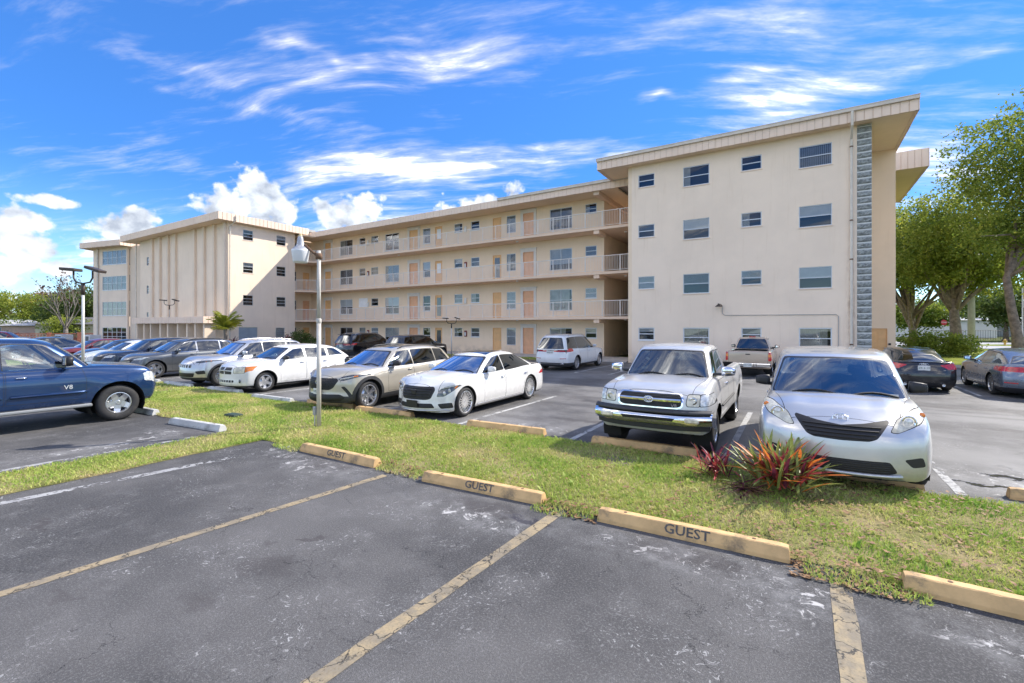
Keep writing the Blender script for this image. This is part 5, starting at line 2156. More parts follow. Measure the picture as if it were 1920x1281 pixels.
hbuild(MB().prism([(q.x, q.y) for q in rp], 11.8, 11.98), 'roof_deck', ROOFM)
H(fascia(Fr(FO - FI * 1.05, FR_, FI), -.62, 6.65, 11.40, 12.02, None, .36, gutter=False))
dv = (rp[1] - rp[0]).normalized()
H(fascia(Fr(rp[0] - Vector((-dv.y, dv.x, 0)) * .07, dv, (-dv.y, dv.x, 0)), 0, (rp[1] - rp[0]).length + .02, 11.40, 12.02, None, .36, gutter=False))
H(fascia(Fr(rp[2] + FR_ * .08, FI, -FR_), 0, 5, 11.40, 12.02, None, .36, gutter=False))
def spec(kind, L, W, H, WB, fo, tr, zb=0.2, hoodf=0.74, cowl=1.0, belt=1.02, tail=1.05, sc=None, sh=None, rb=None, rt=None, wr=0.72, **kw):
    """a vehicle's main curves from its leading measures"""
    sc = sc if sc is not None else fo + 0.42
    S = dict(L=L, W=W, H=H, WB=WB, fo=fo, tr=tr, zb=zb)
    S['top'] = kw.get('top') or [(0, hoodf), (.22, hoodf + .07), (sc * .6, cowl - .07), (sc, cowl - .02), (sc + .5, belt), (L * .6, belt + .015), (L - .9, (belt + tail) / 2 + .01), (L, tail)]
    S['crown'] = kw.get('crown') or [(0, .04), (.4, .075), (sc, .05), (sc + .6, .015), (L, .02)]
    S['plan'] = kw.get('plan') or [(0, .80), (.18, .89), (.5, .965), (1.0, 1.0), (L - 1.2, 1.0), (L - .45, .965), (L - .12, .90), (L, .84)]
    S['side'] = kw.get('side') or [(zb, .93), (zb + .12, .975), (zb + .32, 1.0), (belt - .2, .985), (belt, .945), (belt + .2, .93)]
    S['fprof'] = kw.get('fprof') or [(zb, .09), (zb + .12, .02), (zb + .28, 0), (hoodf - .12, .04), (hoodf, .10), (hoodf + .1, .16)]
    S['rprof'] = kw.get('rprof') or [(zb, .10), (zb + .15, .02), (zb + .35, 0), (tail - .15, .06), (tail, .10)]
    S['bowf'], S['bowr'] = kw.get('bowf', .26), kw.get('bowr', .16)
    for k in ('flare', 'crease', 'hoodbump', 'r', 'lf', 'lr', 'bot', 'inset'):
        if k in kw:
            S[k] = kw[k]
    S['green'] = dict(sc=sc, sh=sh, rb=rb, rt=rt, z0=kw.get('gz0', belt - .045), roof=kw.get('roof') or [(0, H - .10), (.22, H - .045), (.5, H - .04), (.8, H - .07), (1, H - .13)],
                      wb=kw.get('wb', W / 2 * .925), wr=wr, crown=kw.get('gcrown', .045), bowf=kw.get('gbowf', .14), bowr=kw.get('gbowr', .08), ptap=kw.get('ptap', [(0, .96), (.25, 1), (.7, 1), (1, .90)]),
                      r=kw.get('gr', .10), cvf=kw.get('cvf', .10), cvr=kw.get('cvr', .2))
    return S


def two_doors(c, s0, s1, s2, zlo, ztop, arch_r=None, hz=None, hm=None, rear_cut=True):
    """front door s0..s1, rear door s1..s2 whose lower corner gives way to the wheel arch"""
    S = c.S
    hz = hz or ztop - .16
    c.door([(s0, zlo), (s1, zlo), (s1, ztop), (s0 + .02, ztop), (s0 - .02, zlo + .3)], (s1 - .16, hz), hm)
    sw = S['fo'] + S['WB']
    r = S['tr'] + .12
    k = sw - r
    if rear_cut and s2 > k:
        c.door([(s1 + .012, zlo), (k - .02, zlo), (k + .10, zlo + .30), (s2 - .04, zlo + .48), (s2, ztop), (s1 + .012, ztop)], (s2 - .14, hz), hm)
    else:
        c.door([(s1 + .012, zlo), (s2, zlo), (s2, ztop), (s1 + .012, ztop)], (s2 - .14, hz), hm)


def rails(c, y, s0, s1, mat, h=.035, r=.016):
    for sd in (1, -1):
        m = MB()
        n = 8
        pts = [(sd * y, s0 + (s1 - s0) * k / n, c.rts(s0 + (s1 - s0) * k / n, sd * y) + (h if 0 < k < n else -.01)) for k in range(n + 1)]
        m.tube(pts, r, 6)
        c.part('roof_rail', m, mat, True)


def grey_lip(c, zlo, zhi, mat, name='bumper_cladding', view='front', w=2.0, **k):
    return c.cut('B', view, [(-w, zlo), (w, zlo), (w, zhi), (-w, zhi)], name, mat, only=[0], **k)


# ---------------- silver minivan, nose to the camera
def minivan():
    S = spec('van', 5.085, 1.985, 1.77, 3.03, .98, .345, .22, hoodf=.86, cowl=1.12, belt=1.12, tail=1.12, sc=1.12, sh=2.10, rb=5.02, rt=4.78, wr=.765,
             top=[(0, .80), (.16, .90), (.5, 1.02), (.95, 1.105), (1.3, 1.135), (3, 1.13), (5.08, 1.12)], crown=[(0, .05), (.3, .085), (.9, .075), (1.3, .03), (5, .02)],
             plan=[(0, .82), (.12, .905), (.38, .965), (.8, .995), (1.4, 1), (4, 1), (4.8, .96), (5.08, .9)],
             side=[(.2, .95), (.35, .985), (.6, 1.0), (.85, .985), (1.1, .93), (1.3, .92)],
             fprof=[(.2, .05), (.34, .0), (.55, .01), (.72, .03), (.86, .09), (1.0, .20)], bowf=.25, lf=.95, r=.09, hoodbump=[(.2, 1.05, .62, .14, .018)],
             roof=[(0, 1.66), (.2, 1.725), (.5, 1.735), (.85, 1.70), (1, 1.64)], gbowf=.20, gz0=1.09, wb=.905, cvf=.12, gr=.085)
    c = Car(S, paint('silver_metallic_paint', (0.60, 0.60, 0.59), .65, .32))
    # grille, lamps, intake
    gr = rnd_poly([(-.50, .955), (-.25, .905), (0, .875), (.25, .905), (.50, .955), (.515, .93), (.37, .735), (.29, .705), (0, .695), (-.29, .705), (-.37, .735), (-.515, .93)], .02, 2)
    g = c.cut('B', 'front', gr, 'grille', MESHG, smax=.7, nmin=.1)
    c.bars([.735, .78, .825, .868], 0, -.008, .011, BLK, parent=('tag', g), wfun=lambda z: .33 + (z - .72) * .62)
    hl = rnd_poly([(.515, .825), (.60, .82), (.84, .93), (.945, 1.05), (.93, 1.085), (.80, 1.07), (.60, .96)], .03, 2)
    for sd in (1, -1):
        t = c.lamp('front', hl if sd > 0 else mir(hl), LENSY, smax=.85, nmin=.02)
        y, z = sd * .72, .945
        s = c.fs(y, z)
        c.part('lamp_ring', MB().lathe([(.075, 0), (.082, -.014), (.066, -.016), (.05, .0)], 18, 'y', (y, s - .004, z)), CHROME, True, ('tag', t))
        c.part('lamp_bulb', MB().lathe([(.001, -.014), (.03, -.010), (.045, .004)], 14, 'y', (y, s - .006, z)), LENS, True, ('tag', t))
        c.part('turn_lens', MB().lathe([(.001, -.01), (.028, -.008), (.036, .006)], 12, 'y', (sd * .875, c.fs(sd * .875, 1.01) - .004, 1.01)), AMB, True, ('tag', t))
    lo = rnd_poly([(-.50, .47), (.50, .47), (.58, .34), (.50, .315), (-.50, .315), (-.58, .34)], .03, 2)
    lg = c.cut('B', 'front', lo, 'lower_intake', MESHG, smax=.6, nmin=.1)
    for k in range(5):
        c.bars([.345 + .026 * k], .50, -.004, .004, CLAD, 'intake_mesh', parent=('tag', lg))
    for sd in (1, -1):
        f = rnd_poly([(.64, .505), (.84, .535), (.87, .42), (.73, .405)], .03, 2)
        c.cut('B', 'front', f if sd > 0 else mir(f), 'fog_lamp_recess', BLK, smax=.9, nmin=.05)
    # bumper lip below the intake
    s_ = [(-.62 + 1.24 * k / 10, c.fs(-.62 + 1.24 * k / 10, .30) - .02, .295 - .0 * k) for k in range(11)]
    c.part('bumper_lip', MB().tube(s_, .022, 6), c.pnt, True)
    c.arches(.05)
    c.hood(.24, 1.10, .60, .80)
    two_doors(c, 1.45, 2.45, 3.55, .33, 1.07, hz=.98)
    c.screens(G_CLR, G_MID, wf=.06, zlo=.05, zhi=.065)
    c.side_glass([2.45, 3.6], fo=.16, ro=.12, mats=[G_MID, G_DRK, G_DRK], trim=BLK)
    c.open_cabin()
    c.belly()
    c.cabin([2.35, 3.3], SEATG, .70, 1.13)
    c.mirrors(1.62, 1.26, BLK, (.22, .12, .16), arm=-.02)
    c.wipers()
    c.emblem(c.fs(0, .945) + .004, .945, .085, 'ovals', tilt=-.25)
    m = MB().bbox(-.10, .10, 1.93, 1.96, 1.55, 1.62, .01)
    c.part('rear_view_mirror', m, BLK)
    st = MB().bbox(.60, .72, 1.175, 1.18, 1.155, 1.19, .002)
    c.part('windscreen_sticker', st, PLATE)
    c.wheels('spoke', 7, .235, ALLOY, .225, .07, .05)
    return c.finish('minivan', 'silver minivan parked nose-first beside the spiky red plant', 'minivan', (.44, 8.22, 0), R(-.5))


# ---------------- pickups
def pickup_spec(L, W, H, WB, fo, tr, zb, hoodf, cowl, belt, bed0, bed_top, sc, sh, rb, rt, wr, **kw):
    top = kw.pop('top', None) or [(0, hoodf), (.12, hoodf + .05), (sc * .5, cowl - .03), (sc, cowl), (sc + .4, belt), (bed0 - .1, belt), (bed0, bed_top), (L, bed_top)]
    return spec('pickup', L, W, H, WB, fo, tr, zb, hoodf, cowl, belt, bed_top, sc, sh, rb, rt, wr, top=top, **kw)


def add_bed(c, s0, s1, z0, hw, mat=UNDER):
    """hollow the load bed out of the body and line it"""
    pm = c.bmB
    pm.kill(lambda i: pm.N[i][2] > .5 and s0 < pm.mid(i)[1] < s1 and abs(pm.mid(i)[0]) < hw)
    zt = float(spl(s0 + .3, c.S['top'])) - .005
    m = MB()
    m.add([(-hw, s0, z0), (hw, s0, z0), (hw, s1, z0), (-hw, s1, z0), (-hw, s0, zt), (hw, s0, zt), (hw, s1, zt), (-hw, s1, zt)],
          [(0, 1, 2, 3), (0, 4, 5, 1), (1, 5, 6, 2), (2, 6, 7, 3), (3, 7, 4, 0)])
    c.part('load_bed', m, mat)


def silver_pickup():
    S = pickup_spec(5.52, 1.91, 1.82, 3.26, .86, .385, .40, 1.02, 1.20, 1.20, 3.32, 1.22, 1.26, 1.78, 3.28, 3.02, .665,
                    top=[(0, 1.02), (.10, 1.06), (.5, 1.13), (1.15, 1.20), (1.35, 1.21), (3.2, 1.21), (3.34, 1.235), (5.52, 1.235)], crown=[(0, .03), (.4, .07), (1.2, .05), (1.6, .01), (5.5, .01)],
                    plan=[(0, .90), (.12, .945), (.35, .975), (.8, .99), (2, .995), (5.2, .995), (5.52, .96)], side=[(.4, .95), (.55, .985), (.75, 1.0), (1.0, .985), (1.21, .93), (1.3, .93)],
                    fprof=[(.4, .07), (.55, .03), (.72, .02), (.85, .03), (.95, .045), (1.06, .12)], bowf=.14, rprof=[(.4, .05), (.6, .0), (1.2, .02)], bowr=.03, lf=.6,
                    flare=[(.86, .62, .035), (4.12, .62, .035)], hoodbump=[(.2, 1.1, .58, .16, .02)], r=.07,
                    roof=[(0, 1.70), (.25, 1.765), (.7, 1.765), (1, 1.72)], gz0=1.17, wb=.83, gbowf=.13, gbowr=.03, ptap=[(0, .95), (.25, 1), (1, .97)], cvf=.06, cvr=.05, gr=.09)
    pn = paint('worn_silver_paint', (0.66, 0.66, 0.65), .35, .34, dirty=.10)
    c = Car(S, pn)
    # dark lower part of the nose above the chrome bumper is body-coloured valance; grille and lamps
    fr = rnd_poly([(-.50, 1.065), (.50, 1.065), (.545, .98), (.53, .84), (.44, .805), (-.44, .805), (-.53, .84), (-.545, .98)], .04, 3)
    a = c.cut('B', 'front', fr, 'grille_surround', CHROME, smax=.6, nmin=.1)
    gi = rnd_poly([(-.475, 1.040), (.475, 1.040), (.515, .97), (.505, .855), (.43, .832), (-.43, .832), (-.505, .855), (-.515, .97)], .03, 3)
    g = c.cut('B', 'front', gi, 'grille', MESHG, smax=.6, nmin=.1, only=(a,))
    c.bars([.945], .50, -.012, .026, CHROME, parent=('tag', g))
    c.bars([.868, .895, 1.0, 1.02], .485, -.004, .006, CLAD, parent=('tag', g))
    for sd in (1, -1):
        h1 = rnd_poly([(.60, 1.04), (.775, 1.045), (.775, .865), (.60, .865), (.585, .90)], .025, 2)
        h2 = rnd_poly([(.785, 1.045), (.95, 1.05), (.95, .885), (.785, .867)], .02, 2)
        t = c.lamp('front', h1 if sd > 0 else mir(h1), LENSY, smax=.6, nmin=.05)
        c.lamp('front', h2 if sd > 0 else mir(h2), LENS, 'corner_lamp', smax=.75, nmin=.02)
        c.part('lamp_ring', MB().lathe([(.055, 0), (.062, -.012), (.03, -.002)], 16, 'y', (sd * .68, c.fs(sd * .68, .955) - .003, .955)), SATIN, True, ('tag', t))
    # chrome bumper with grey top pad
    bmp = MB()
    pad = MB()
    n = 16
    prof = [(.60, -.02), (.575, -.085), (.535, -.115), (.49, -.12), (.44, -.105), (.40, -.06)]
    prof = [(z + .20, d) for z, d in prof]
    vs, fs = [], []
    for k in range(n + 1):
        y = -.965 + 1.93 * k / n
        cur = .20 * (abs(y) / .965)**3.2
        for (z, d) in prof:
            vs.append((y, .02 + cur + d, z - .04))
    q = len(prof)
    for k in range(n):
        for j in range(q - 1):
            fs.append((k * q + j, (k + 1) * q + j, (k + 1) * q + j + 1, k * q + j + 1))
    bmp.add(vs, fs)
    for sd in (1, -1):
        b = [(sd * .965, .22 + d, z - .04) for z, d in prof] + [(sd * .965, .60, .60 + .16), (sd * .965, .52, .46)]
        bmp.add([b[0], b[6], b[7], b[5]] + b[1:5], [(0, 4, 5, 6, 7, 3, 2, 1)])
    bi = c.part('front_bumper', bmp, CHROME, True)
    vs, fs = [], []
    pp = [(.80, .0), (.775, -.075), (.755, -.095), (.735, -.08)]
    for k in range(n + 1):
        y = -.955 + 1.91 * k / n
        cur = .20 * (abs(y) / .955)**3.2
        for (z, d) in pp:
            vs.append((y, .0 + cur + d, z + .012))
    for k in range(n):
        for j in range(3):
            fs.append((k * 4 + j, (k + 1) * 4 + j, (k + 1) * 4 + j + 1, k * 4 + j + 1))
    pad.add(vs, fs)
    c.part('bumper_pad', pad, CLAD, True, ('extra', bi))
    sl = MB()
    sl.add([(-.44, -.105, .685), (.44, -.105, .685), (.40, -.10, .635), (-.40, -.10, .635)], [(0, 1, 2, 3)])
    c.part('bumper_slot', sl, MESHG, False, ('extra', bi))
    for sd in (1, -1):
        c.part('fog_lamp', MB().bbox(min(sd * .58, sd * .80), max(sd * .58, sd * .80), -.105 + .03, -.06 + .03, .62, .70, .02), LENSY, False, ('extra', bi))
    lw = MB()
    vs = []
    for k in range(n + 1):
        y = -.93 + 1.86 * k / n
        cur = .22 * (abs(y) / .93)**3.2
        vs += [(y, -.045 + cur, .575), (y, -.01 + cur, .475)]
    lw.add(vs, [(2 * k, 2 * k + 2, 2 * k + 3, 2 * k + 1) for k in range(n)])
    c.part('air_dam', lw, CLAD, True, ('extra', bi))
    c.emblem(c.fs(0, .95) - .034, .95, .075, 'ovals')
    M = Matrix.Translation((.40, c.fs(.40, .86) - .016 - S['fo'], .862)) @ Matrix.Rotation(R(90), 4, 'X')
    c.extra.append(('badge', ('V8', .085, c.fs(.40, .86) - .008, .862, False, .40), CHROME, False, None))
    c.arches(.075)
    c.hood(.16, 1.22, .66, .76)
    c.door([(1.42, .52), (2.42, .52), (2.42, 1.17), (1.44, 1.17)], (2.28, 1.05), CHROME)
    c.door([(2.44, .52), (3.26, .52), (3.26, 1.17), (2.44, 1.17)], None)
    for sd in (1, -1):
        c.cut('B', 'side', [(3.315, .42), (3.345, .42), (3.345, 1.3), (3.315, 1.3)], 'bed_gap', SEAM, side=sd)
        m = MB().tube([(c.ss(1.45, .72, sd) + sd * .01, 1.45, .72), (c.ss(2.4, .72, sd) + sd * .01, 3.25, .72)], .02, 6)
        c.part('side_moulding', m, CLAD)
    add_bed(c, 3.42, 5.42, .80, .76)
    c.screens(G_CLR, G_MID, wf=.07, zlo=.05, zhi=.065, wr=.1, rlo=.12)
    c.side_glass([2.42], fo=.15, ro=.14, mats=[G_MID, G_DRK], trim=BLK, chi=.84, pil=.07)
    c.open_cabin()
    c.belly()
    c.cabin([2.25, 2.95], SEATG, .92, 1.22)
    c.mirrors(1.55, 1.33, CHROME, (.24, .13, .17), arm=.09)
    c.wipers()
    c.part('rear_view_mirror', MB().bbox(-.11, .11, 1.83, 1.86, 1.57, 1.63, .01), BLK)
    c.part('drop_leg', MB().box(-.45, .45, .5, 1.2, .36, .5), UNDER)
    c.wheels('spoke', 5, .22, SATIN, .265, .12, .10)
    # tail lamps and tailgate, seen from other sides
    for sd in (1, -1):
        f = [(.82, 1.12), (.93, 1.12), (.93, .78), (.82, .78)]
        c.cut('B', 'rear', f if sd > 0 else mir(f), 'tail_light', TAIL, smin=5, nmin=.1)
    return c.finish('pickup_truck', 'silver pickup with chrome bumper and black grille between sedan and minivan', 'pickup', (-2.16, 8.56, 0), R(.6))


def blue_pickup():
    S = pickup_spec(5.70, 2.02, 1.92, 3.55, .93, .405, .42, 1.08, 1.26, 1.25, 3.95, 1.33, 1.40, 2.02, 3.98, 3.72, .70,
                    top=[(0, 1.03), (.10, 1.10), (.5, 1.20), (1.25, 1.265), (1.5, 1.27), (3.9, 1.27), (4.02, 1.33), (5.7, 1.33)], crown=[(0, .03), (.4, .06), (1.3, .05), (1.6, .01), (5.7, .01)],
                    plan=[(0, .88), (.10, .935), (.3, .975), (.7, 1.0), (2, 1.0), (5.3, 1.0), (5.7, .97)], side=[(.4, .955), (.55, .985), (.8, 1.0), (1.05, .99), (1.26, .94), (1.4, .94)],
                    fprof=[(.42, .09), (.55, .02), (.75, .0), (.88, .02), (1.0, .04), (1.1, .10)], bowf=.20, rprof=[(.4, .05), (.6, .0), (1.3, .02)], bowr=.03, lf=.6, flare=[(.93, .66, .03), (4.48, .66, .03)],
                    r=.075, roof=[(0, 1.78), (.2, 1.86), (.6, 1.875), (1, 1.82)], gz0=1.235, wb=.90, gbowf=.14, gbowr=.03, ptap=[(0, .95), (.25, 1), (1, .97)], cvf=.16, cvr=.05, gr=.11,
                    crease=[(.80, -.006, .03)])
    c = Car(S, paint('deep_blue_paint', (0.012, 0.045, 0.135), .45, .25))
    for sd in (1, -1):
        h = rnd_poly([(.60, 1.05), (.99, 1.07), (1.0, .86), (.60, .85)], .03, 2)
        t = c.cut('B', 'front', h if sd > 0 else mir(h), 'headlight', LENS, smax=.60, nmin=.0)
        a = rnd_poly([(.10, 1.045), (.42, 1.09), (.36, .94), (.27, .83), (.12, .80)], .03, 2)
        t2 = c.cut('B', 'side', a, 'headlight', LENS, side=sd, nmin=.05)
        b = rnd_poly([(.20, 1.02), (.36, 1.05), (.30, .93), (.20, .90)], .02, 2)
        c.cut('B', 'side', b, 'turn_lens', AMB, side=sd, only=(t2,), nmin=.05, parent=('tag', t2))
    g = c.cut('B', 'front', rnd_poly([(-.5, 1.06), (.5, 1.06), (.46, .80), (-.46, .80)], .03), 'grille', MESHG, smax=.5, nmin=.1)
    c.bars([.90], .47, -.01, .03, CHROME, parent=('tag', g))
    c.arches(.095)
    c.hood(.18, 1.34, .70, .80)
    c.door([(1.50, .58), (2.72, .58), (2.72, 1.235), (1.56, 1.235), (1.50, 1.0)], (2.50, 1.11), CHROME)
    c.door([(2.74, .58), (3.78, .58), (3.88, 1.235), (2.74, 1.235)], (3.66, 1.11), CHROME)
    for sd in (1, -1):
        c.cut('B', 'side', [(4.0, .42), (4.025, .42), (4.025, 1.4), (4.0, 1.4)], 'bed_gap', SEAM, side=sd)
        m = MB()
        m.tube([(c.ss(1.5, .735, sd) - sd * .005, 1.47, .735), (c.ss(1.6, .735, sd) + sd * .012, 1.56, .735), (c.ss(2.6, .735, sd) + sd * .012, 2.66, .735)], [.012, .032, .032], 6)
        m.tube([(c.ss(2.8, .735, sd) + sd * .012, 2.78, .735), (c.ss(3.6, .735, sd) + sd * .012, 3.70, .735)], [.032, .032], 6)
        c.part('side_moulding', m, c.pnt, True)
        st = MB().bbox(min(sd * .93, sd * 1.08), max(sd * .93, sd * 1.08), 1.42, 3.95, .40, .47, .02)
        si = c.part('running_board', st, pmat('board_grey', (.32, .33, .33), .45, metal=.5))
        c.part('step_pad', MB().bbox(min(sd * .94, sd * 1.06), max(sd * .94, sd * 1.06), 1.55, 3.85, .468, .478, .003), CLAD, False, ('extra', si))
    # V8 badge low on the front door
    for sd in (1, -1):
        M = Matrix.Translation((c.ss(1.78, .86, sd) + sd * .004, 1.80 - S['fo'], .855)) @ Matrix.Rotation(R(90) * sd, 4, 'Z') @ Matrix.Rotation(R(90), 4, 'X')
        c.badge = getattr(c, 'badge', []) + [M]
    add_bed(c, 4.1, 5.6, .85, .80)
    c.screens(G_CLR, G_MID, wf=.075, zlo=.05, zhi=.06, rlo=.14)
    c.side_glass([2.80], fo=.20, ro=.16, mats=[G_CLR, G_MID], trim=BLK, chi=.86, pil=.11, zlo=.03)
    c.open_cabin()
    c.belly()
    c.cabin([2.55, 3.4], SEATT, .98, 1.27)
    c.mirrors(1.82, 1.42, BLK, (.24, .15, .22), arm=.08)
    c.wipers()
    c.wheels('spoke', 5, .235, ALLOY, .27, .135, .11, hubr=.085)
    for sd in (1, -1):
        f = [(.86, 1.2), (.97, 1.2), (.97, .85), (.86, .85)]
        c.cut('B', 'rear', f if sd > 0 else mir(f), 'tail_light', TAIL, smin=5, nmin=.1)
    root = c.finish('pickup_truck', 'dark blue pickup seen from the side, cut off by the left edge', 'pickup', (-14.26, 4.23, 0), math.pi)
    for M in c.badge:
        text_mesh('badge', 'V8', .13, pmat('bright_badge', (.75, .76, .78), .3, metal=.4), root, .004, M)
    # white lettering ring on the tyre wall is left to the rubber's dust
    return root


def tan_pickup():
    S = pickup_spec(5.10, 1.80, 1.68, 3.10, .85, .36, .36, .98, 1.12, 1.12, 3.1, 1.10, 1.22, 1.75, 3.02, 2.82, .60,
                    roof=[(0, 1.57), (.25, 1.635), (.7, 1.635), (1, 1.60)], gz0=1.09, wb=.77, gbowf=.1, gbowr=.02, ptap=[(0, .95), (.25, 1), (1, .97)], cvf=.06, cvr=.05, gr=.08,
                    plan=[(0, .88), (.12, .94), (.4, .975), (1, .985), (4.9, .985), (5.1, .97)], side=[(.36, .95), (.5, .985), (.75, 1.0), (1.0, .985), (1.15, .95)],
                    rprof=[(.36, .03), (.6, .0), (1.1, .01)], bowr=.02, r=.06, flare=[(.85, .58, .04), (3.95, .58, .04)])
    c = Car(S, paint('beige_gold_paint', (0.52, 0.41, 0.31), .35, .34, dirty=.08), 1.25)
    tl = rnd_poly([(.765, 1.06), (.885, 1.06), (.885, .70), (.765, .70)], .02, 2)
    for sd in (1, -1):
        t = c.cut('B', 'rear', tl if sd > 0 else mir(tl), 'tail_light', TAIL, smin=4.6, nmin=.0)
        u = [(.765, .98), (.885, .98), (.885, .87), (.765, .87)]
        c.cut('B', 'rear', u if sd > 0 else mir(u), 'turn_lens', AMB, smin=4.6, nmin=.0, only=(t,))
    tg = c.cut('B', 'rear', [(-.75, .60), (.75, .60), (.75, 1.085), (-.75, 1.085)], 'panel_gap', SEAM, smin=4.6, nmin=.2)
    c.cut('B', 'rear', [(-.742, .608), (.742, .608), (.742, 1.08), (-.742, 1.08)], 'tailgate', c.pnt, smin=4.6, nmin=.2, only=(tg,))
    c.part('tailgate_handle', MB().bbox(-.09, .09, 5.09, 5.115, .955, .995, .008), BLK)
    b = MB().bbox(-.86, .86, 5.06, 5.22, .44, .60, .03)
    b.bbox(-.34, -.22, 5.20, 5.24, .45, .60, .02).bbox(.22, .34, 5.20, 5.24, .45, .60, .02)
    c.part('rear_bumper', b, CHROME)
    c.plate(5.235, .52, 'CX7 49P', True)
    c.arches(.07)
    c.door([(1.42, .48), (2.45, .48), (2.45, 1.08), (1.44, 1.08)], (2.3, .97))
    add_bed(c, 3.15, 5.0, .70, .70)
    c.screens(G_CLR, G_MID, wf=.07, wr=.07, rlo=.06, rhi=.07)
    c.side_glass([2.45], fo=.14, ro=.1, mats=[G_MID, G_MID], trim=BLK, chi=.85)
    c.open_cabin()
    c.belly()
    c.cabin([2.25], SEATG, .82, 1.1)
    c.mirrors(1.6, 1.20, BLK, (.20, .12, .15), arm=.08)
    c.part('brake_lamp', MB().bbox(-.14, .14, 2.86, 2.90, 1.655, 1.69, .01), TAIL)
    c.part('axle', MB().tube([(-.7, 3.95, .36), (.7, 3.95, .36)], .06, 8).box(-.35, .35, 4.3, 4.9, .32, .45), UNDER)
    c.wheels('spoke', 5, .21, SATIN, .25, .11, .09)
    return c.finish('pickup_truck', 'tan pickup seen from behind by the windowed wall', 'pickup', (-1.93, 22.0 + 5.1 - .85, 0), math.pi)


# ---------------- sedans
def white_sedan():
    S = spec('sedan', 5.25, 1.90, 1.49, 3.165, .86, .355, .155, hoodf=.74, cowl=.99, belt=.98, tail=1.0, sc=1.40, sh=2.32, rb=4.68, rt=3.78, wr=.63,
             top=[(0, .70), (.12, .78), (.45, .86), (1.2, .955), (1.5, .965), (3, .985), (4.4, 1.01), (5.0, 1.0), (5.25, .93)], crown=[(0, .03), (.3, .08), (1.2, .07), (1.7, .01), (4.6, .02), (5.25, .03)],
             plan=[(0, .74), (.14, .85), (.42, .945), (.85, .99), (1.3, 1), (4.2, 1), (4.85, .95), (5.15, .87), (5.25, .8)],
             fprof=[(.155, .06), (.25, .0), (.42, .03), (.60, .05), (.74, .10), (.85, .2)], rprof=[(.15, .12), (.3, .02), (.55, 0), (.85, .06), (1.0, .16)], bowf=.36, bowr=.22, crease=[(.80, .012, .05)],
             roof=[(0, 1.36), (.22, 1.43), (.45, 1.445), (.75, 1.41), (1, 1.30)], cvf=.14, cvr=.30, gbowf=.20, gbowr=.18, ptap=[(0, .95), (.3, 1), (.6, .99), (1, .84)], hoodbump=[(.3, 1.3, .45, .22, .014)])
    c = Car(S, paint('pearl_white_paint', (0.80, 0.79, 0.755), .0, .22))
    g0 = rnd_poly([(-.46, .755), (.46, .755), (.50, .68), (.43, .48), (.34, .455), (-.34, .455), (-.43, .48), (-.50, .68)], .04, 3)
    a = c.cut('B', 'front', g0, 'grille_surround', BLK, smax=.7, nmin=.05)
    g1 = rnd_poly([(-.44, .74), (.44, .74), (.475, .675), (.41, .495), (.33, .475), (-.33, .475), (-.41, .495), (-.475, .675)], .03, 3)
    g = c.cut('B', 'front', g1, 'grille', MESHG, smax=.7, nmin=.05, only=(a,))
    c.bars([.535, .595, .655, .71], 0, -.01, .012, BLK, parent=('tag', g), wfun=lambda z: .38 + (z - .5) * .28)
    c.part('grille_sensor', MB().bbox(-.075, .075, c.fs(0, .62) - .03, c.fs(0, .62) + .02, .56, .69, .02), BLK)
    hl = rnd_poly([(.535, .52), (.66, .525), (.86, .66), (.93, .78), (.86, .80), (.64, .735), (.56, .66)], .025, 2)
    for sd in (1, -1):
        t = c.cut('B', 'front', hl if sd > 0 else mir(hl), 'headlight', LENSD, smax=.9, nmin=.0)
        pts = [(sd * (.585 + .33 * k / 8), c.fs(sd * (.585 + .33 * k / 8), .715 + .075 * (k / 8)) - .006, .705 + .085 * (k / 8)) for k in range(9)]
        c.part('lamp_strip', MB().tube(pts, .011, 5), LENS, False, ('tag', t))
        for yy, zz in ((.66, .60), (.76, .66)):
            c.part('lamp_bulb', MB().lathe([(.001, -.016), (.03, -.012), (.045, .004)], 14, 'y', (sd * yy, c.fs(sd * yy, zz) - .004, zz)), LENS, True, ('tag', t))
        c.part('turn_lens', MB().tube([(sd * .875, c.fs(sd * .875, .735) - .004, .72), (sd * .90, c.fs(sd * .90, .77) - .004, .77)], .014, 5), AMB, False, ('tag', t))
        v = rnd_poly([(.56, .36), (.84, .39), (.86, .27), (.62, .245)], .025, 2)
        c.cut('B', 'front', v if sd > 0 else mir(v), 'side_intake', BLK, smax=.9, nmin=.0)
    lo = rnd_poly([(-.46, .375), (.46, .375), (.52, .27), (-.52, .27)], .03, 2)
    lt = c.cut('B', 'front', lo, 'lower_intake', MESHG, smax=.7, nmin=.05)
    s_ = [(-.80 + 1.6 * k / 12, c.fs(-.80 + 1.6 * k / 12, .235) - .012, .215) for k in range(13)]
    c.part('bumper_lip', MB().tube(s_, .014, 6), SATIN, True)
    c.plate(c.fs(0, .36) - .03, .365, None, False, .34, .16, BLK)
    c.arches(.035)
    c.hood(.20, 1.36, .55, .74)
    two_doors(c, 1.62, 2.62, 3.86, .26, .94, hz=.82, hm=CHROME)
    c.screens(G_BLU, G_MID, wf=.07, wr=.10, zlo=.03, zhi=.06, rwt=.42)
    c.side_glass([2.66], fo=.18, ro=.30, mats=[G_DRK, G_DRK], trim=CHROME, chi=.86, gap=.014, lowrise=.03)
    # panoramic roof
    c.cut('G', 'top', rnd_poly([(-.50, 2.30), (.50, 2.30), (.50, 3.55), (-.50, 3.55)], .06, 2), 'panoramic_roof', pmat('roof_glass', (.008, .009, .011), .04, coat=1.0), nmin=.5)
    c.open_cabin()
    c.belly()
    c.cabin([2.55, 3.45], INTR, .50, .98)
    c.mirrors(1.86, 1.06, None, (.20, .12, .14), arm=.02)
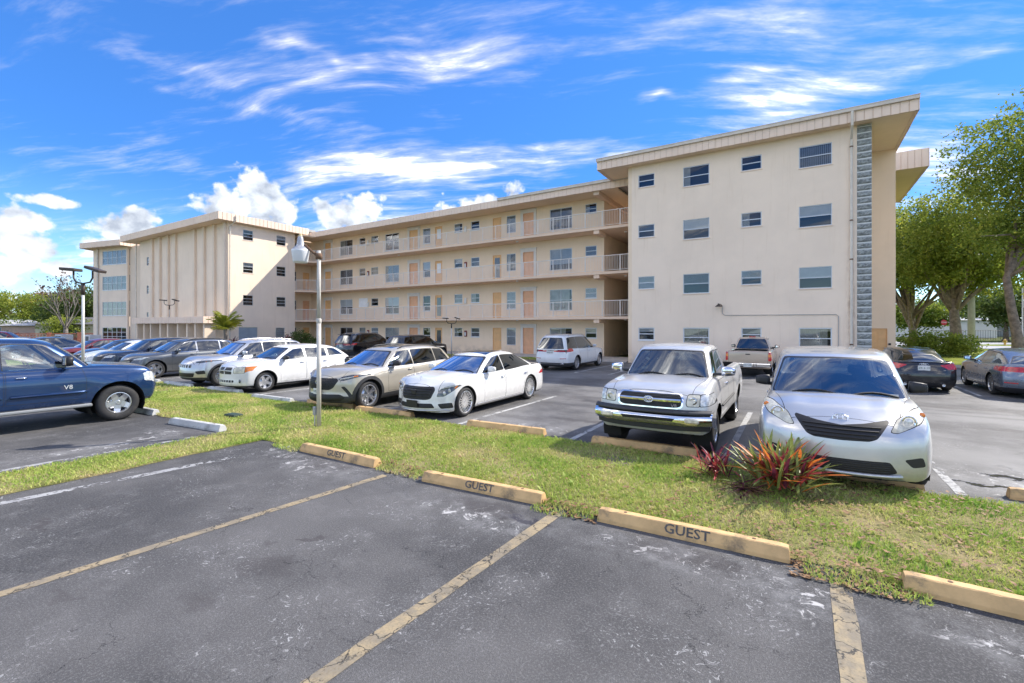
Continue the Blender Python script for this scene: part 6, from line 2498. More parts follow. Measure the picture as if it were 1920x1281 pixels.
    c.wipers()
    em = MB()
    sx, zx = .30, c.ts(.30, 0) + .004
    em.tube([(0, sx, zx - .01), (0, sx, zx + .03)], .006, 5)
    em.tube([(.035 * math.cos(2 * math.pi * k / 16), sx, zx + .065 + .035 * math.sin(2 * math.pi * k / 16)) for k in range(17)], .005, 5, caps=False)
    for an in (90, 210, 330):
        em.tube([(0, sx, zx + .065), (.034 * math.cos(R(an)), sx, zx + .065 + .034 * math.sin(R(an)))], [.008, .003], 5)
    c.part('hood_ornament', em, CHROME, True)
    for sd in (1, -1):
        sk = MB().tube([(c.ss(1.4, .24, sd) + sd * .008, 1.32, .245), (c.ss(3.4, .24, sd) + sd * .008, 3.58, .245)], .014, 5)
        c.part('sill_strip', sk, SATIN)
        f = rnd_poly([(.58, .87), (.90, .84), (.93, .72), (.60, .74)], .02, 2)
        c.cut('B', 'rear', f if sd > 0 else mir(f), 'tail_light', TAIL, smin=4.6, nmin=.0)
        f = rnd_poly([(5.05, .83), (4.86, .86), (4.94, .74), (5.1, .72)], .02, 2)
        c.cut('B', 'side', f, 'tail_light', TAIL, side=sd, nmin=.1)
    c.part('antenna', MB().bbox(-.03, .03, 3.70, 3.86, c.rts(3.78, 0) - .01, c.rts(3.78, 0) + .05, .015), c.pnt)
    c.wheels('pair', 20, .262, pmat('polished_rim', (.72, .72, .73), .22, metal=.9), .25, .024, .030, hubr=.06)
    return c.finish('sedan', 'pearl white luxury sedan with black grille beside the tan crossover', 'sedan', (-7.69, 8.76, 0), R(1.0))


def generic_front(c, grille, lamps, intake=None, gm=MESHG, lm=LENS, nmin=.03):
    ids = {}
    ids['g'] = c.cut('B', 'front', grille, 'grille', gm, smax=.7, nmin=.05)
    ids['h'] = []
    for sd in (1, -1):
        ids['h'].append(c.cut('B', 'front', lamps if sd > 0 else mir(lamps), 'headlight', lm, smax=.95, nmin=nmin))
    if intake:
        ids['i'] = c.cut('B', 'front', intake, 'lower_intake', MESHG, smax=.7, nmin=.05)
    return ids


def tan_crossover():
    S = spec('suv', 4.72, 1.92, 1.61, 2.815, .89, .37, .215, hoodf=.86, cowl=1.06, belt=1.06, tail=1.10, sc=1.38, sh=2.10, rb=4.62, rt=4.28, wr=.64,
             top=[(0, .80), (.12, .885), (.45, .98), (1.25, 1.05), (1.5, 1.055), (3, 1.08), (4.3, 1.11), (4.72, 1.08)], crown=[(0, .03), (.3, .07), (1.25, .05), (1.7, .01), (4.7, .02)],
             plan=[(0, .78), (.14, .875), (.42, .955), (.85, .99), (1.3, 1), (3.7, 1), (4.4, .955), (4.65, .89), (4.72, .84)],
             fprof=[(.215, .05), (.32, .0), (.5, .04), (.7, .04), (.84, .09), (.95, .18)], rprof=[(.2, .1), (.35, .0), (.7, .03), (1.1, .14)], bowf=.32, bowr=.2, flare=[(.89, .60, .03), (3.705, .60, .035)],
             roof=[(0, 1.47), (.2, 1.535), (.5, 1.555), (.85, 1.51), (1, 1.44)], cvf=.12, cvr=.12, gbowf=.18, ptap=[(0, .95), (.3, 1), (.65, .99), (1, .85)], crease=[(.88, .012, .05)])
    c = Car(S, paint('sand_tan_paint', (0.52, 0.475, 0.385), .35, .28))
    gp = rnd_poly([(-.50, .84), (.50, .84), (.56, .78), (.46, .60), (.36, .545), (-.36, .545), (-.46, .60), (-.56, .78)], .035, 3)
    hl = rnd_poly([(.53, .80), (.66, .77), (.93, .86), (.985, .93), (.80, .925), (.60, .88)], .02, 2)
    d = generic_front(c, gp, hl, None, lm=LENSD)
    for k in range(7):
        y = -.42 + .14 * k
        m = MB()
        for zz in (.59, .635, .68, .725, .77, .81):
            for q in range(7):
                yy = -.45 + .15 * q + (.075 if int(zz * 1000 / 45) % 2 else 0)
                if abs(yy) > .36 + (zz - .55) * .55:
                    continue
        break
    hc = MB()
    for r_ in range(6):
        zz = .585 + .043 * r_
        w_ = .36 + (zz - .56) * .5
        q = int(w_ / .065)
        for k in range(-q, q + 1):
            yy = k * .065 + (.0325 if r_ % 2 else 0)
            if abs(yy) < w_:
                s = c.fs(yy, zz) - .004
                hc.tube([(yy - .028, s, zz), (yy, s - .006, zz + .018), (yy + .028, s, zz)], .0045, 4)
    c.part('grille_mesh', hc, pmat('gloss_black', (.03, .03, .032), .2), False, ('tag', d['g']))
    c.emblem(c.fs(0, .735) - .01, .735, .075, 'wings')
    for sd in (1, -1):
        s = [(sd * (.58 + .34 * k / 6), c.fs(sd * (.58 + .34 * k / 6), .815 + .075 * k / 6) - .006, .815 + .075 * k / 6) for k in range(7)]
        c.part('lamp_strip', MB().tube(s, .012, 5), LENS, False, ('tag', d['h'][0 if sd > 0 else 1]))
        c.part('turn_lens', MB().tube([s[5], s[6]], .014, 5), AMB, False, ('tag', d['h'][0 if sd > 0 else 1]))
        v = rnd_poly([(.62, .62), (.68, .64), (.88, .40), (.80, .36)], .02, 2)
        c.cut('B', 'front', v if sd > 0 else mir(v), 'side_vent', BLK, smax=.9, nmin=.0)
    lo = rnd_poly([(-.60, .44), (.60, .44), (.72, .36), (.62, .27), (-.62, .27), (-.72, .36)], .03, 2)
    c.cut('B', 'front', lo, 'lower_intake', MESHG, smax=.7, nmin=.02)
    c.cut('B', 'front', [(-1.2, .20), (1.2, .20), (1.2, .385), (-1.2, .385)], 'bumper_cladding', CLAD, smax=.75, nmin=-.1)
    c.plate(c.fs(0, .50) - .02, .50, 'HFJ 27N', False, .31, .15)
    c.arches(.045, .085, CLAD)
    c.cut2('B', [(1.2, .18), (3.45, .18), (3.45, .42), (1.2, .36)], 'sill_cladding', CLAD, nmin=.1)
    c.hood(.18, 1.33, .60, .78)
    two_doors(c, 1.55, 2.55, 3.55, .40, 1.02, hz=.93)
    c.screens(G_BLU, G_DRK, wf=.07, wr=.12, zlo=.04, zhi=.065)
    c.side_glass([2.60, 3.62], fo=.16, ro=.22, mats=[G_MID, G_DRK, G_DRK], trim=BLK, lowrise=.02)
    c.cut('G', 'top', rnd_poly([(-.42, 2.15), (.42, 2.15), (.42, 2.95), (-.42, 2.95)], .06, 2), 'sunroof', pmat('roof_glass', (.008, .009, .011), .04), nmin=.5)
    c.open_cabin()
    c.belly()
    c.cabin([2.45, 3.35], SEATG, .62, 1.06)
    c.mirrors(1.80, 1.14, BLK, (.21, .12, .15), arm=.02)
    c.wipers()
    rails(c, .56, 2.25, 4.05, BLK)
    f = rnd_poly([(4.62, 1.0), (4.40, 1.03), (4.42, .95), (4.66, .92)], .02, 2)
    c.cut2('B', f, 'tail_light', TAIL, nmin=.1)
    c.part('roof_spoiler', MB().bbox(-.55, .55, 4.22, 4.42, 1.475, 1.505, .012), c.pnt)
    c.wheels('pair', 10, .262, ALLOY, .235, .038, .042, hubr=.06)
    return c.finish('crossover', 'tan crossover with black wheel-arch cladding behind the lamp pole', 'crossover', (-10.48, 8.25, 0), R(1.0))


def white_hatchback():
    S = spec('suv', 4.41, 1.80, 1.53, 2.635, .88, .335, .19, hoodf=.84, cowl=1.02, belt=1.02, tail=1.06, sc=1.18, sh=1.98, rb=4.34, rt=3.86, wr=.60,
             top=[(0, .80), (.10, .865), (.4, .93), (1.05, 1.01), (1.3, 1.03), (2.6, 1.05), (4.0, 1.09), (4.41, 1.03)], crown=[(0, .03), (.3, .07), (1.05, .06), (1.5, .01), (4.4, .02)],
             plan=[(0, .83), (.12, .91), (.4, .97), (.8, .99), (1.2, 1), (3.4, 1), (4.1, .96), (4.35, .9), (4.41, .86)], fprof=[(.19, .06), (.3, .0), (.52, .02), (.7, .02), (.84, .05), (.92, .12)], bowf=.24,
             rprof=[(.2, .1), (.35, .0), (.7, .03), (1.08, .16)], flare=[(.88, .55, .045), (3.515, .55, .045)], roof=[(0, 1.41), (.2, 1.465), (.45, 1.48), (.8, 1.42), (1, 1.33)], cvf=.08, cvr=.28, gbowf=.14, gbowr=.14)
    c = Car(S, paint('plain_white_paint', (0.80, 0.80, 0.78), .0, .28, dirty=.03))
    g = c.cut('B', 'front', rnd_poly([(-.36, .85), (.36, .85), (.38, .66), (.33, .60), (-.33, .60), (-.38, .66)], .03, 2), 'grille_surround', c.pnt, smax=.6, nmin=.05)
    for (a, b, e, f) in ((-.345, -.025, .735, .835), (.025, .345, .735, .835), (-.345, -.025, .615, .715), (.025, .345, .615, .715)):
        q = c.cut('B', 'front', rnd_poly([(a, e), (b, e), (b, f), (a, f)], .02, 2), 'grille', MESHG, smax=.6, nmin=.05, only=(g,))
        c.bars([e + .025, e + .05, e + .075], 0, 0, .0035, CLAD, 'grille_bar', 3, ('tag', q), None) if False else None
    c.part('emblem', MB().tube([(0, c.fs(0, .72) - .012, .755), (0, c.fs(0, .72) - .012, .69)], [.035, .012], 6), SATIN, True)
    for sd in (1, -1):
        h = rnd_poly([(.42, .83), (.74, .86), (.74, .66), (.44, .645)], .025, 2)
        h2 = rnd_poly([(.75, .86), (.885, .875), (.87, .73), (.75, .675)], .02, 2)
        c.lamp('front', h if sd > 0 else mir(h), LENSY, smax=.6, nmin=.02)
        c.cut('B', 'front', h2 if sd > 0 else mir(h2), 'turn_lens', AMB, smax=.8, nmin=-.05)
        c.part('fog_lamp', MB().lathe([(.001, -.012), (.05, -.01), (.062, .005)], 14, 'y', (sd * .62, c.fs(sd * .62, .40) - .003, .40)), LENSD, True)
    lo = rnd_poly([(-.44, .43), (.44, .43), (.44, .36), (-.44, .36)], .02, 2)
    q = c.cut('B', 'front', lo, 'lower_intake', MESHG, smax=.6, nmin=.05)
    for k in range(7):
        y = -.36 + .12 * k
        c.part('intake_bar', MB().tube([(y, c.fs(y, .37) - .004, .36), (y, c.fs(y, .42) - .004, .43)], .014, 5), c.pnt, False, ('tag', q))
    c.arches(.055)
    c.hood(.16, 1.12, .62, .74)
    two_doors(c, 1.40, 2.36, 3.28, .30, .99, hz=.90, hm=CHROME)
    c.screens(G_CLR, G_DRK, wf=.075, wr=.13, zlo=.04, zhi=.06)
    c.side_glass([2.38, 3.30], fo=.15, ro=.24, mats=[G_MID, G_MID, G_DRK], trim=None, lowrise=.03, pil=.09, chi=.84)
    c.open_cabin()
    c.belly()
    c.cabin([2.25, 3.1], SEATG, .58, 1.02)
    c.mirrors(1.56, 1.09, BLK, (.20, .11, .14), arm=.02)
    c.wipers()
    f = rnd_poly([(4.36, 1.04), (4.17, 1.08), (4.10, .90), (4.16, .74), (4.42, .72)], .03, 2)
    c.cut2('B', f, 'tail_light', TAIL, nmin=.0)
    c.cut2('B', [(.0, .15), (4.41, .15), (4.41, .25), (.0, .25)], 'sill_cladding', CLAD, nmin=.1)
    c.wheels('spoke', 5, .222, ALLOY, .21, .095, .085)
    return c.finish('hatchback', 'white hatchback with orange turn lamps next to the empty bay', 'hatchback', (-15.82, 8.62, 0), R(.5))


def silver_crossover():
    S = spec('suv', 4.62, 1.86, 1.68, 2.70, .92, .36, .24, hoodf=.90, cowl=1.07, belt=1.08, tail=1.12, sc=1.28, sh=2.05, rb=4.54, rt=4.18, wr=.64, bowf=.34,
             top=[(0, .84), (.12, .92), (.45, 1.0), (1.15, 1.065), (1.4, 1.08), (2.8, 1.10), (4.2, 1.13), (4.62, 1.08)], roof=[(0, 1.53), (.2, 1.60), (.5, 1.62), (.85, 1.58), (1, 1.50)],
             flare=[(.92, .6, .03), (3.62, .6, .03)], crease=[(.92, .012, .05)])
    c = Car(S, paint('light_silver_paint', (0.56, 0.575, 0.59), .6, .28), 1.1)
    g = c.cut('B', 'front', rnd_poly([(-.47, .83), (.47, .83), (.49, .76), (.44, .66), (-.44, .66), (-.49, .76)], .03, 2), 'grille', c.pnt, smax=.6, nmin=.05)
    for k in range(7):
        y = (k - 3) * .128
        a = rnd_poly([(y - .043, .80), (y + .043, .80), (y + .043, .685), (y - .043, .685)], .02, 2)
        c.cut('B', 'front', a, 'grille_slot', MESHG, smax=.6, nmin=.05, only=(g,), parent=None)
        c.part('slot_ring', MB().tube([(y + .047 * math.cos(2 * math.pi * q / 12), c.fs(y, .74) - .006, .742 + .06 * math.sin(2 * math.pi * q / 12)) for q in range(13)], .006, 4, caps=False), CHROME, False, ('tag', g))
    for sd in (1, -1):
        h = rnd_poly([(.50, .86), (.66, .845), (.92, .90), (.94, .95), (.72, .935), (.52, .90)], .02, 2)
        t = c.cut('B', 'front', h if sd > 0 else mir(h), 'headlight', LENSD, smax=.9, nmin=.0)
        c.part('turn_lens', MB().tube([(sd * .80, c.fs(sd * .80, .895) - .003, .885), (sd * .90, c.fs(sd * .90, .92) - .003, .925)], .016, 5), AMB, False, ('tag', t))
        f = rnd_poly([(.56, .56), (.82, .60), (.84, .47), (.62, .45)], .03, 2)
        c.cut('B', 'front', f if sd > 0 else mir(f), 'fog_lamp_recess', BLK, smax=.9, nmin=.0)
    c.cut('B', 'front', rnd_poly([(-.55, .50), (.55, .50), (.50, .36), (-.50, .36)], .03, 2), 'lower_intake', MESHG, smax=.6, nmin=.05)
    c.cut('B', 'front', [(-1.2, .2), (1.2, .2), (1.2, .34), (-1.2, .34)], 'bumper_cladding', CLAD, smax=.7, nmin=-.1)
    c.arches(.05, .06, CLAD)
    c.cut2('B', [(1.2, .2), (3.3, .2), (3.3, .40), (1.2, .40)], 'sill_cladding', CLAD, nmin=.1)
    c.hood(.18, 1.22, .62, .76)
    two_doors(c, 1.48, 2.45, 3.42, .40, 1.04, hz=.96)
    c.screens(G_BLU, G_DRK, wf=.075)
    c.side_glass([2.5, 3.5], fo=.15, ro=.2, mats=[G_MID, G_DRK, G_DRK], trim=BLK, lowrise=.02)
    c.open_cabin()
    c.belly()
    c.cabin([2.4, 3.2], SEATG, .65, 1.08)
    c.mirrors(1.70, 1.16, None, (.21, .12, .16), arm=.02)
    c.wipers()
    rails(c, .57, 2.2, 4.0, SATIN)
    c.wheels('spoke', 10, .235, ALLOYD, .225, .05, .04)
    return c.finish('crossover', 'light silver crossover with a slotted grille beside the white hatchback', 'crossover', (-18.75, 8.68, 0), 0)


def grey_crossover():
    S = spec('suv', 4.55, 1.865, 1.65, 2.69, .88, .365, .21, hoodf=.84, cowl=1.05, belt=1.06, tail=1.10, sc=1.28, sh=2.05, rb=4.48, rt=4.08, wr=.63, bowf=.34,
             roof=[(0, 1.50), (.2, 1.57), (.5, 1.585), (.85, 1.54), (1, 1.46)], flare=[(.88, .6, .025), (3.57, .6, .03)], crease=[(.90, .012, .05), (.42, -.012, .08)])
    c = Car(S, paint('gunmetal_paint', (0.115, 0.125, 0.135), .6, .28), 1.15)
    d = generic_front(c, rnd_poly([(-.55, .80), (-.06, .77), (.06, .77), (.55, .80), (.50, .62), (-.50, .62)], .03, 2), rnd_poly([(.56, .78), (.84, .80), (.93, .90), (.70, .87), (.57, .83)], .02, 2),
                      rnd_poly([(-.6, .42), (.6, .42), (.55, .30), (-.55, .30)], .03, 2), lm=LENS)
    c.bars([.65, .68, .71, .74], .47, -.006, .007, SATIN, parent=('tag', d['g']))
    c.arches(.05)
    c.hood(.18, 1.22, .60, .76)
    two_doors(c, 1.48, 2.42, 3.38, .34, 1.03, hz=.94)
    c.screens(G_CLR, G_DRK, wf=.075)
    c.side_glass([2.48, 3.45], fo=.15, ro=.24, mats=[G_MID, G_DRK, G_DRK], trim=CHROME, gap=.014, lowrise=.03)
    c.open_cabin()
    c.belly()
    c.cabin([2.35, 3.15], SEATG, .62, 1.06)
    c.mirrors(1.70, 1.13, None, (.20, .12, .14), arm=.02)
    c.wipers()
    rails(c, .57, 2.2, 3.9, BLK, .02)
    c.wheels('pair', 10, .245, ALLOYD, .235, .05, .055)
    return c.finish('crossover', 'dark grey crossover with many-spoked rims right of the navy one', 'crossover', (-23.6, 8.44, 0), 0)


def plain_car(name, label, cat, kind, pnt, loc, rz, L=4.8, W=1.85, H=1.46, lod=1.6, group=None, wheel=('spoke', 10), rear=None, glass=(G_MID, G_MID), rm=SATIN, front_lamp=LENS, back=None, mirror=None, H0=None):
    """everyday sedan or SUV for the second and third rows"""
    if kind == 'sedan':
        S = spec('sedan', L, W, H, L * .58, L * .185, .335, .17, hoodf=.70, cowl=.96, belt=.96, tail=1.0, sc=L * .265, sh=L * .43, rb=L * .90, rt=L * .74, wr=.60,
                 roof=[(0, H - .12), (.25, H - .05), (.5, H - .045), (.8, H - .09), (1, H - .18)], cvf=.12, cvr=.28, gbowf=.16, gbowr=.16, ptap=[(0, .95), (.3, 1), (.6, .99), (1, .84)], bowf=.32, bowr=.22,
                 top=[(0, .66), (.14, .74), (.5, .83), (L * .22, .935), (L * .3, .95), (L * .6, .97), (L * .86, 1.0), (L * .97, .995), (L, .95)], crease=[(.80, .012, .05)])
    else:
        S = spec('suv', L, W, H, L * .585, L * .19, .36, .21, hoodf=.86, cowl=1.06, belt=1.07, tail=1.10, sc=L * .28, sh=L * .43, rb=L * .985, rt=L * .925, wr=.66, bowf=.3,
                 roof=[(0, H - .13), (.22, H - .05), (.5, H - .04), (.85, H - .07), (1, H - .13)], gbowr=.08, ptap=[(0, .95), (.25, 1), (.7, 1), (1, .92)], cvr=.08, flare=[(L * .19, .6, .03), (L * .775, .6, .03)],
                 crease=[(.90, .012, .05)])
    c = Car(S, pnt, lod)
    g = S['green']
    if kind == 'sedan':
        generic_front(c, rnd_poly([(-.42, .68), (.42, .68), (.46, .62), (.38, .48), (-.38, .48)], .03, 2), rnd_poly([(.50, .60), (.82, .66), (.88, .74), (.66, .72), (.52, .67)], .02, 2),
                      rnd_poly([(-.5, .36), (.5, .36), (.55, .26), (-.55, .26)], .03, 2), lm=front_lamp)
    else:
        generic_front(c, rnd_poly([(-.50, .82), (.50, .82), (.52, .76), (.44, .62), (-.44, .62)], .03, 2), rnd_poly([(.55, .76), (.82, .78), (.91, .88), (.72, .88), (.56, .84)], .02, 2),
                      rnd_poly([(-.55, .44), (.55, .44), (.55, .32), (-.55, .32)], .03, 2), lm=front_lamp)
    c.arches(.045)
    s1 = L * .52
    b = S['top'][4][1] - .03
    two_doors(c, L * .32, s1, L * .72, .30, b, hz=b - .12)
    c.hood(.2, g['sc'] - .06, .60, .74)
    c.screens(glass[0], glass[1], wf=.08, wr=.11, rwt=(.40 if kind == 'sedan' else None))
    c.side_glass([s1 + .05] if kind == 'sedan' else [s1 + .03, L * .74], fo=.16, ro=.26 if kind == 'sedan' else .18, mats=[glass[1]] * (2 if kind == 'sedan' else 3), trim=BLK, lowrise=.02)
    if rear:
        rear(c)
    c.open_cabin()
    c.belly()
    c.cabin([L * .50, L * .67], SEATG, .50 if kind == 'sedan' else .64)
    c.mirrors(g['sc'] + .42, (1.05 if kind == 'sedan' else 1.15), mirror, (.20, .12, .14), arm=.02)
    c.wheels(wheel[0], wheel[1], S['tr'] * .70, rm, .22, .045, .04)
    return c.finish(name, label, cat, loc, rz, group)


def rear_pathfinder(c):
    L = c.S['L']
    for sd in (1, -1):
        f = rnd_poly([(.52, 1.06), (.90, 1.05), (.93, .92), (.72, .90)], .03, 2)
        c.cut('B', 'rear', f if sd > 0 else mir(f), 'tail_light', TAIL, smin=L - .7, nmin=-.05)
        f = rnd_poly([(L - .34, 1.07), (L - .06, 1.05), (L - .06, .90), (L - .26, .93)], .03, 2)
        c.cut('B', 'side', f, 'tail_light', TAIL, side=sd, nmin=.05)
    c.part('tailgate_trim', MB().bbox(-.42, .42, c.rs(0, .98) - .005, c.rs(0, .98) + .015, .965, 1.0, .006), CHROME)
    c.plate(c.rs(0, .86) + .012, .86, 'QN 508', True)
    c.part('roof_spoiler', MB().bbox(-.60, .60, L - .42, L - .22, c.S['H'] - .115, c.S['H'] - .085, .012), c.pnt)
    rails(c, .60, L * .42, L * .86, SATIN)
    c.cut('B', 'rear', [(-1.2, .15), (1.2, .15), (1.2, .42), (-1.2, .42)], 'bumper_cladding', CLAD, smin=L - .7, nmin=-.1)


def rear_gls(c):
    L = c.S['L']
    for sd in (1, -1):
        f = rnd_poly([(.44, 1.03), (.84, 1.10), (.95, 1.02), (.92, .92), (.50, .92)], .03, 2)
        c.cut('B', 'rear', f if sd > 0 else mir(f), 'tail_light', TAIL, smin=L - .7, nmin=-.05)
        f = rnd_poly([(L - .30, 1.06), (L - .05, 1.08), (L - .05, .92), (L - .22, .92)], .03, 2)
        c.cut('B', 'side', f, 'tail_light', TAIL, side=sd, nmin=.05)
        m = MB().tube([(sd * .52, c.rs(sd * .52, .60) + .004, .60), (sd * .80, c.rs(sd * .80, .61) + .004, .61)], .015, 5)
        c.part('reflector', m, TAIL)
        e = MB().bbox(min(sd * .48, sd * .70), max(sd * .48, sd * .70), c.rs(sd * .6, .36) - .03, c.rs(sd * .6, .36) + .02, .32, .39, .02)
        c.part('exhaust_tip', e, CHROME)
    c.part('tailgate_trim', MB().bbox(-.40, .40, c.rs(0, .99) - .005, c.rs(0, .99) + .015, .985, 1.01, .006), CHROME)
    c.emblem(c.rs(0, 1.05), 1.055, .055, 'star', rear=True)
    c.plate(c.rs(0, .89) + .010, .89, 'NKD 41T', True)
    rails(c, .60, L * .42, L * .88, SATIN)
    c.cut('B', 'rear', [(-1.2, .15), (1.2, .15), (1.2, .40), (-1.2, .40)], 'bumper_cladding', CLAD, smin=L - .7, nmin=-.1)
    s_ = [(-.7 + 1.4 * k / 8, c.rs(-.7 + 1.4 * k / 8, .34) + .004, .335) for k in range(9)]
    c.part('skid_trim', MB().tube(s_, .014, 5), CHROME)
    c.cut2('B', [(1.2, .2), (3.7, .2), (3.7, .31), (1.2, .31)], 'sill_cladding', CLAD, nmin=.1)


def rear_sport(c):
    L = c.S['L']
    for sd in (1, -1):
        f = rnd_poly([(.40, .90), (.86, .97), (.93, .88), (.88, .78), (.64, .76)], .03, 2)
        c.cut('B', 'rear', f if sd > 0 else mir(f), 'tail_light', TAIL, smin=L - .8, nmin=-.05)
        e = MB().lathe([(.001, L - .10), (.045, L - .10), (.045, L - .02), (.036, L - .02), (.036, L - .08)], 12, 'y', (sd * .48, 0, .27))
        c.part('exhaust_tip', e, CHROME)
    c.emblem(c.rs(0, .91) + .002, .915, .034, 'rings', rear=True)
    c.plate(c.rs(0, .80) + .010, .80, 'ZR 6 19', True)
    M = None
    c.extra.append(('badge', ('A4', .055, c.rs(.52, .735) + .004, .735, True, -.52), CHROME, False, None))
    c.extra.append(('badge', ('2.0T', .045, c.rs(.52, .735) + .004, .735, True, .52), CHROME, False, None))
    c.part('trunk_lip', MB().tube([(-.62 + 1.24 * k / 8, L - .12 - .10 * abs(k / 4 - 1)**2, c.ts(L - .13 - .1 * abs(k / 4 - 1)**2, -.62 + 1.24 * k / 8) + .008) for k in range(9)], .014, 5), c.pnt, True)
    c.cut('B', 'rear', [(-1.2, .1), (1.2, .1), (1.2, .34), (-1.2, .34)], 'bumper_cladding', BLK, smin=L - .7, nmin=-.1)


def rear_acura(c):
    L = c.S['L']
    for sd in (1, -1):
        f = rnd_poly([(.36, .90), (.84, .95), (.93, .90), (.90, .80), (.36, .79)], .02, 2)
        c.cut('B', 'rear', f if sd > 0 else mir(f), 'tail_light', TAIL, smin=L - .8, nmin=-.05)
        f = rnd_poly([(L - .42, .93), (L - .08, .95), (L - .08, .80), (L - .30, .82)], .02, 2)
        c.cut('B', 'side', f, 'tail_light', TAIL, side=sd, nmin=.05)
        m = MB().tube([(sd * .56, c.rs(sd * .56, .46) + .004, .46), (sd * .82, c.rs(sd * .82, .47) + .004, .47)], .016, 5)
        c.part('reflector', m, TAIL)
    c.plate(c.rs(0, .70) + .01, .70, 'LP 302', True)
    c.cut('B', 'rear', [(-1.2, .1), (1.2, .1), (1.2, .32), (-1.2, .32)], 'bumper_cladding', BLK, smin=L - .7, nmin=-.1)


def rear_plain(c):
    L = c.S['L']
    for sd in (1, -1):
        f = rnd_poly([(.55, 1.0), (.86, 1.02), (.90, .88), (.60, .86)], .03, 2)
        c.cut('B', 'rear', f if sd > 0 else mir(f), 'tail_light', TAIL, smin=L - .7, nmin=-.05)
    c.plate(c.rs(0, .80) + .01, .80, None, True)


def build_fleet():
    minivan()
    silver_pickup()
    blue_pickup()
    tan_pickup()
    white_sedan()
    tan_crossover()
    white_hatchback()
    silver_crossover()
    grey_crossover()
    BK = paint('black_paint', (.010, .010, .012), .2, .2)
    plain_car('crossover', 'navy blue crossover between the grey crossover and a white sedan', 'crossover', 'suv', paint('navy_paint', (.014, .026, .055), .5, .25), (-26.7, 8.5, 0), 0, 4.75, 1.92, 1.62, rear=rear_plain)
    plain_car('sedan', 'white sedan left of the navy crossover', 'sedan', 'sedan', paint('plain_white_paint', (.8, .8, .78)), (-29.5, 8.7, 0), 0, 4.8, 1.85, 1.46, rear=rear_plain)
    plain_car('sedan', 'dark blue sedan mostly hidden behind the white sedan', 'sedan', 'sedan', paint('midnight_paint', (.03, .045, .075), .5, .25), (-32.4, 9.2, 0), 0, 4.7, 1.8, 1.46, rear=rear_plain)
    plain_car('sedan', 'maroon sedan by the twin-headed lamp post', 'sedan', 'sedan', paint('maroon_paint', (.17, .016, .022), .3, .28), (-35.3, 8.9, 0), 0, 4.7, 1.8, 1.45, rear=rear_plain)
    plain_car('suv', 'black seven-seat suv with chrome roof rails parked against the galleries', 'suv', 'suv', BK, (-26.1, 24.2, 0), math.pi, 5.0, 1.95, 1.72, 1.35, glass=(G_CLR, G_DRK), rear=rear_pathfinder, rm=ALLOYD)
    plain_car('suv', 'dark grey suv between the black suv and the small lamp post', 'suv', 'suv', paint('graphite_paint', (.06, .062, .065), .6, .28), (-21.3, 23.9, 0), math.pi, 4.6, 1.86, 1.64, 1.4, glass=(G_CLR, G_DRK), rear=rear_plain, rm=ALLOYD)
    plain_car('suv', 'white suv with red tail lights in front of the passage', 'suv', 'suv', paint('plain_white_paint', (.8, .8, .78)), (-10.35, 24.15, 0), math.pi, 5.12, 1.93, 1.77, 1.3, glass=(G_CLR, G_DRK), rear=rear_gls, rm=ALLOY)
    plain_car('sedan', 'black sedan seen from behind under the roof corner', 'sedan', 'sedan', BK, (3.25, 23.65, 0), math.pi + R(2), 4.72, 1.84, 1.43, 1.3, glass=(G_CLR, G_DRK), rear=rear_sport, rm=ALLOYD)
    plain_car('sedan', 'blue-grey sedan at the right edge of the lot', 'sedan', 'sedan', paint('slate_blue_paint', (.17, .20, .245), .55, .26), (6.0, 23.4, 0), math.pi, 4.88, 1.86, 1.45, 1.3, glass=(G_CLR, G_MID), rear=rear_acura, rm=ALLOYD)
    plain_car('suv', 'red suv parked far off beside the brick wall', 'suv', 'suv', paint('bright_red_paint', (.33, .012, .018), .2, .28), (-66.5, 13.5, 0), R(150), 4.6, 1.85, 1.68, 2.2, rear=rear_plain)
    plain_car('sedan', 'dark sedan roof peeking out behind the blue pickup', 'sedan', 'sedan', paint('midnight_paint', (.03, .045, .075), .5, .25), (-43.5, 8.3, 0), 0, 4.7, 1.8, 1.45, 2.2, rear=rear_plain)
# ------------------------------------------------------------------ trees and plants
def leaf_mat(name, stops, sc=.8, trans=.35, rough=.55):
    m = bpy.data.materials.new(name)
    m.use_nodes = True
    t = NT(m.node_tree)
    out = t.n('ShaderNodeOutputMaterial')
    b = t.n('ShaderNodeBsdfPrincipled')
    pos = t.n('ShaderNodeNewGeometry').outputs['Position']
    f = t.m('ADD', t.m('MULTIPLY', t.noise(pos, sc, 3, .6), .55), t.m('MULTIPLY', t.noise(pos, sc * 12, 2, .6), .45))
    c = t.cramp(f, stops)
    t.put(b.inputs['Base Color'], c)
    b.inputs['Roughness'].default_value = rough
    b.inputs['Specular IOR Level'].default_value = .3
    tl = t.n('ShaderNodeBsdfTranslucent')
    t.put(tl.inputs[0], c)
    mx = t.n('ShaderNodeMixShader')
    mx.inputs[0].default_value = trans
    t.link(b.outputs[0], mx.inputs[1])
    t.link(tl.outputs[0], mx.inputs[2])
    t.link(mx.outputs[0], out.inputs[0])
    return m


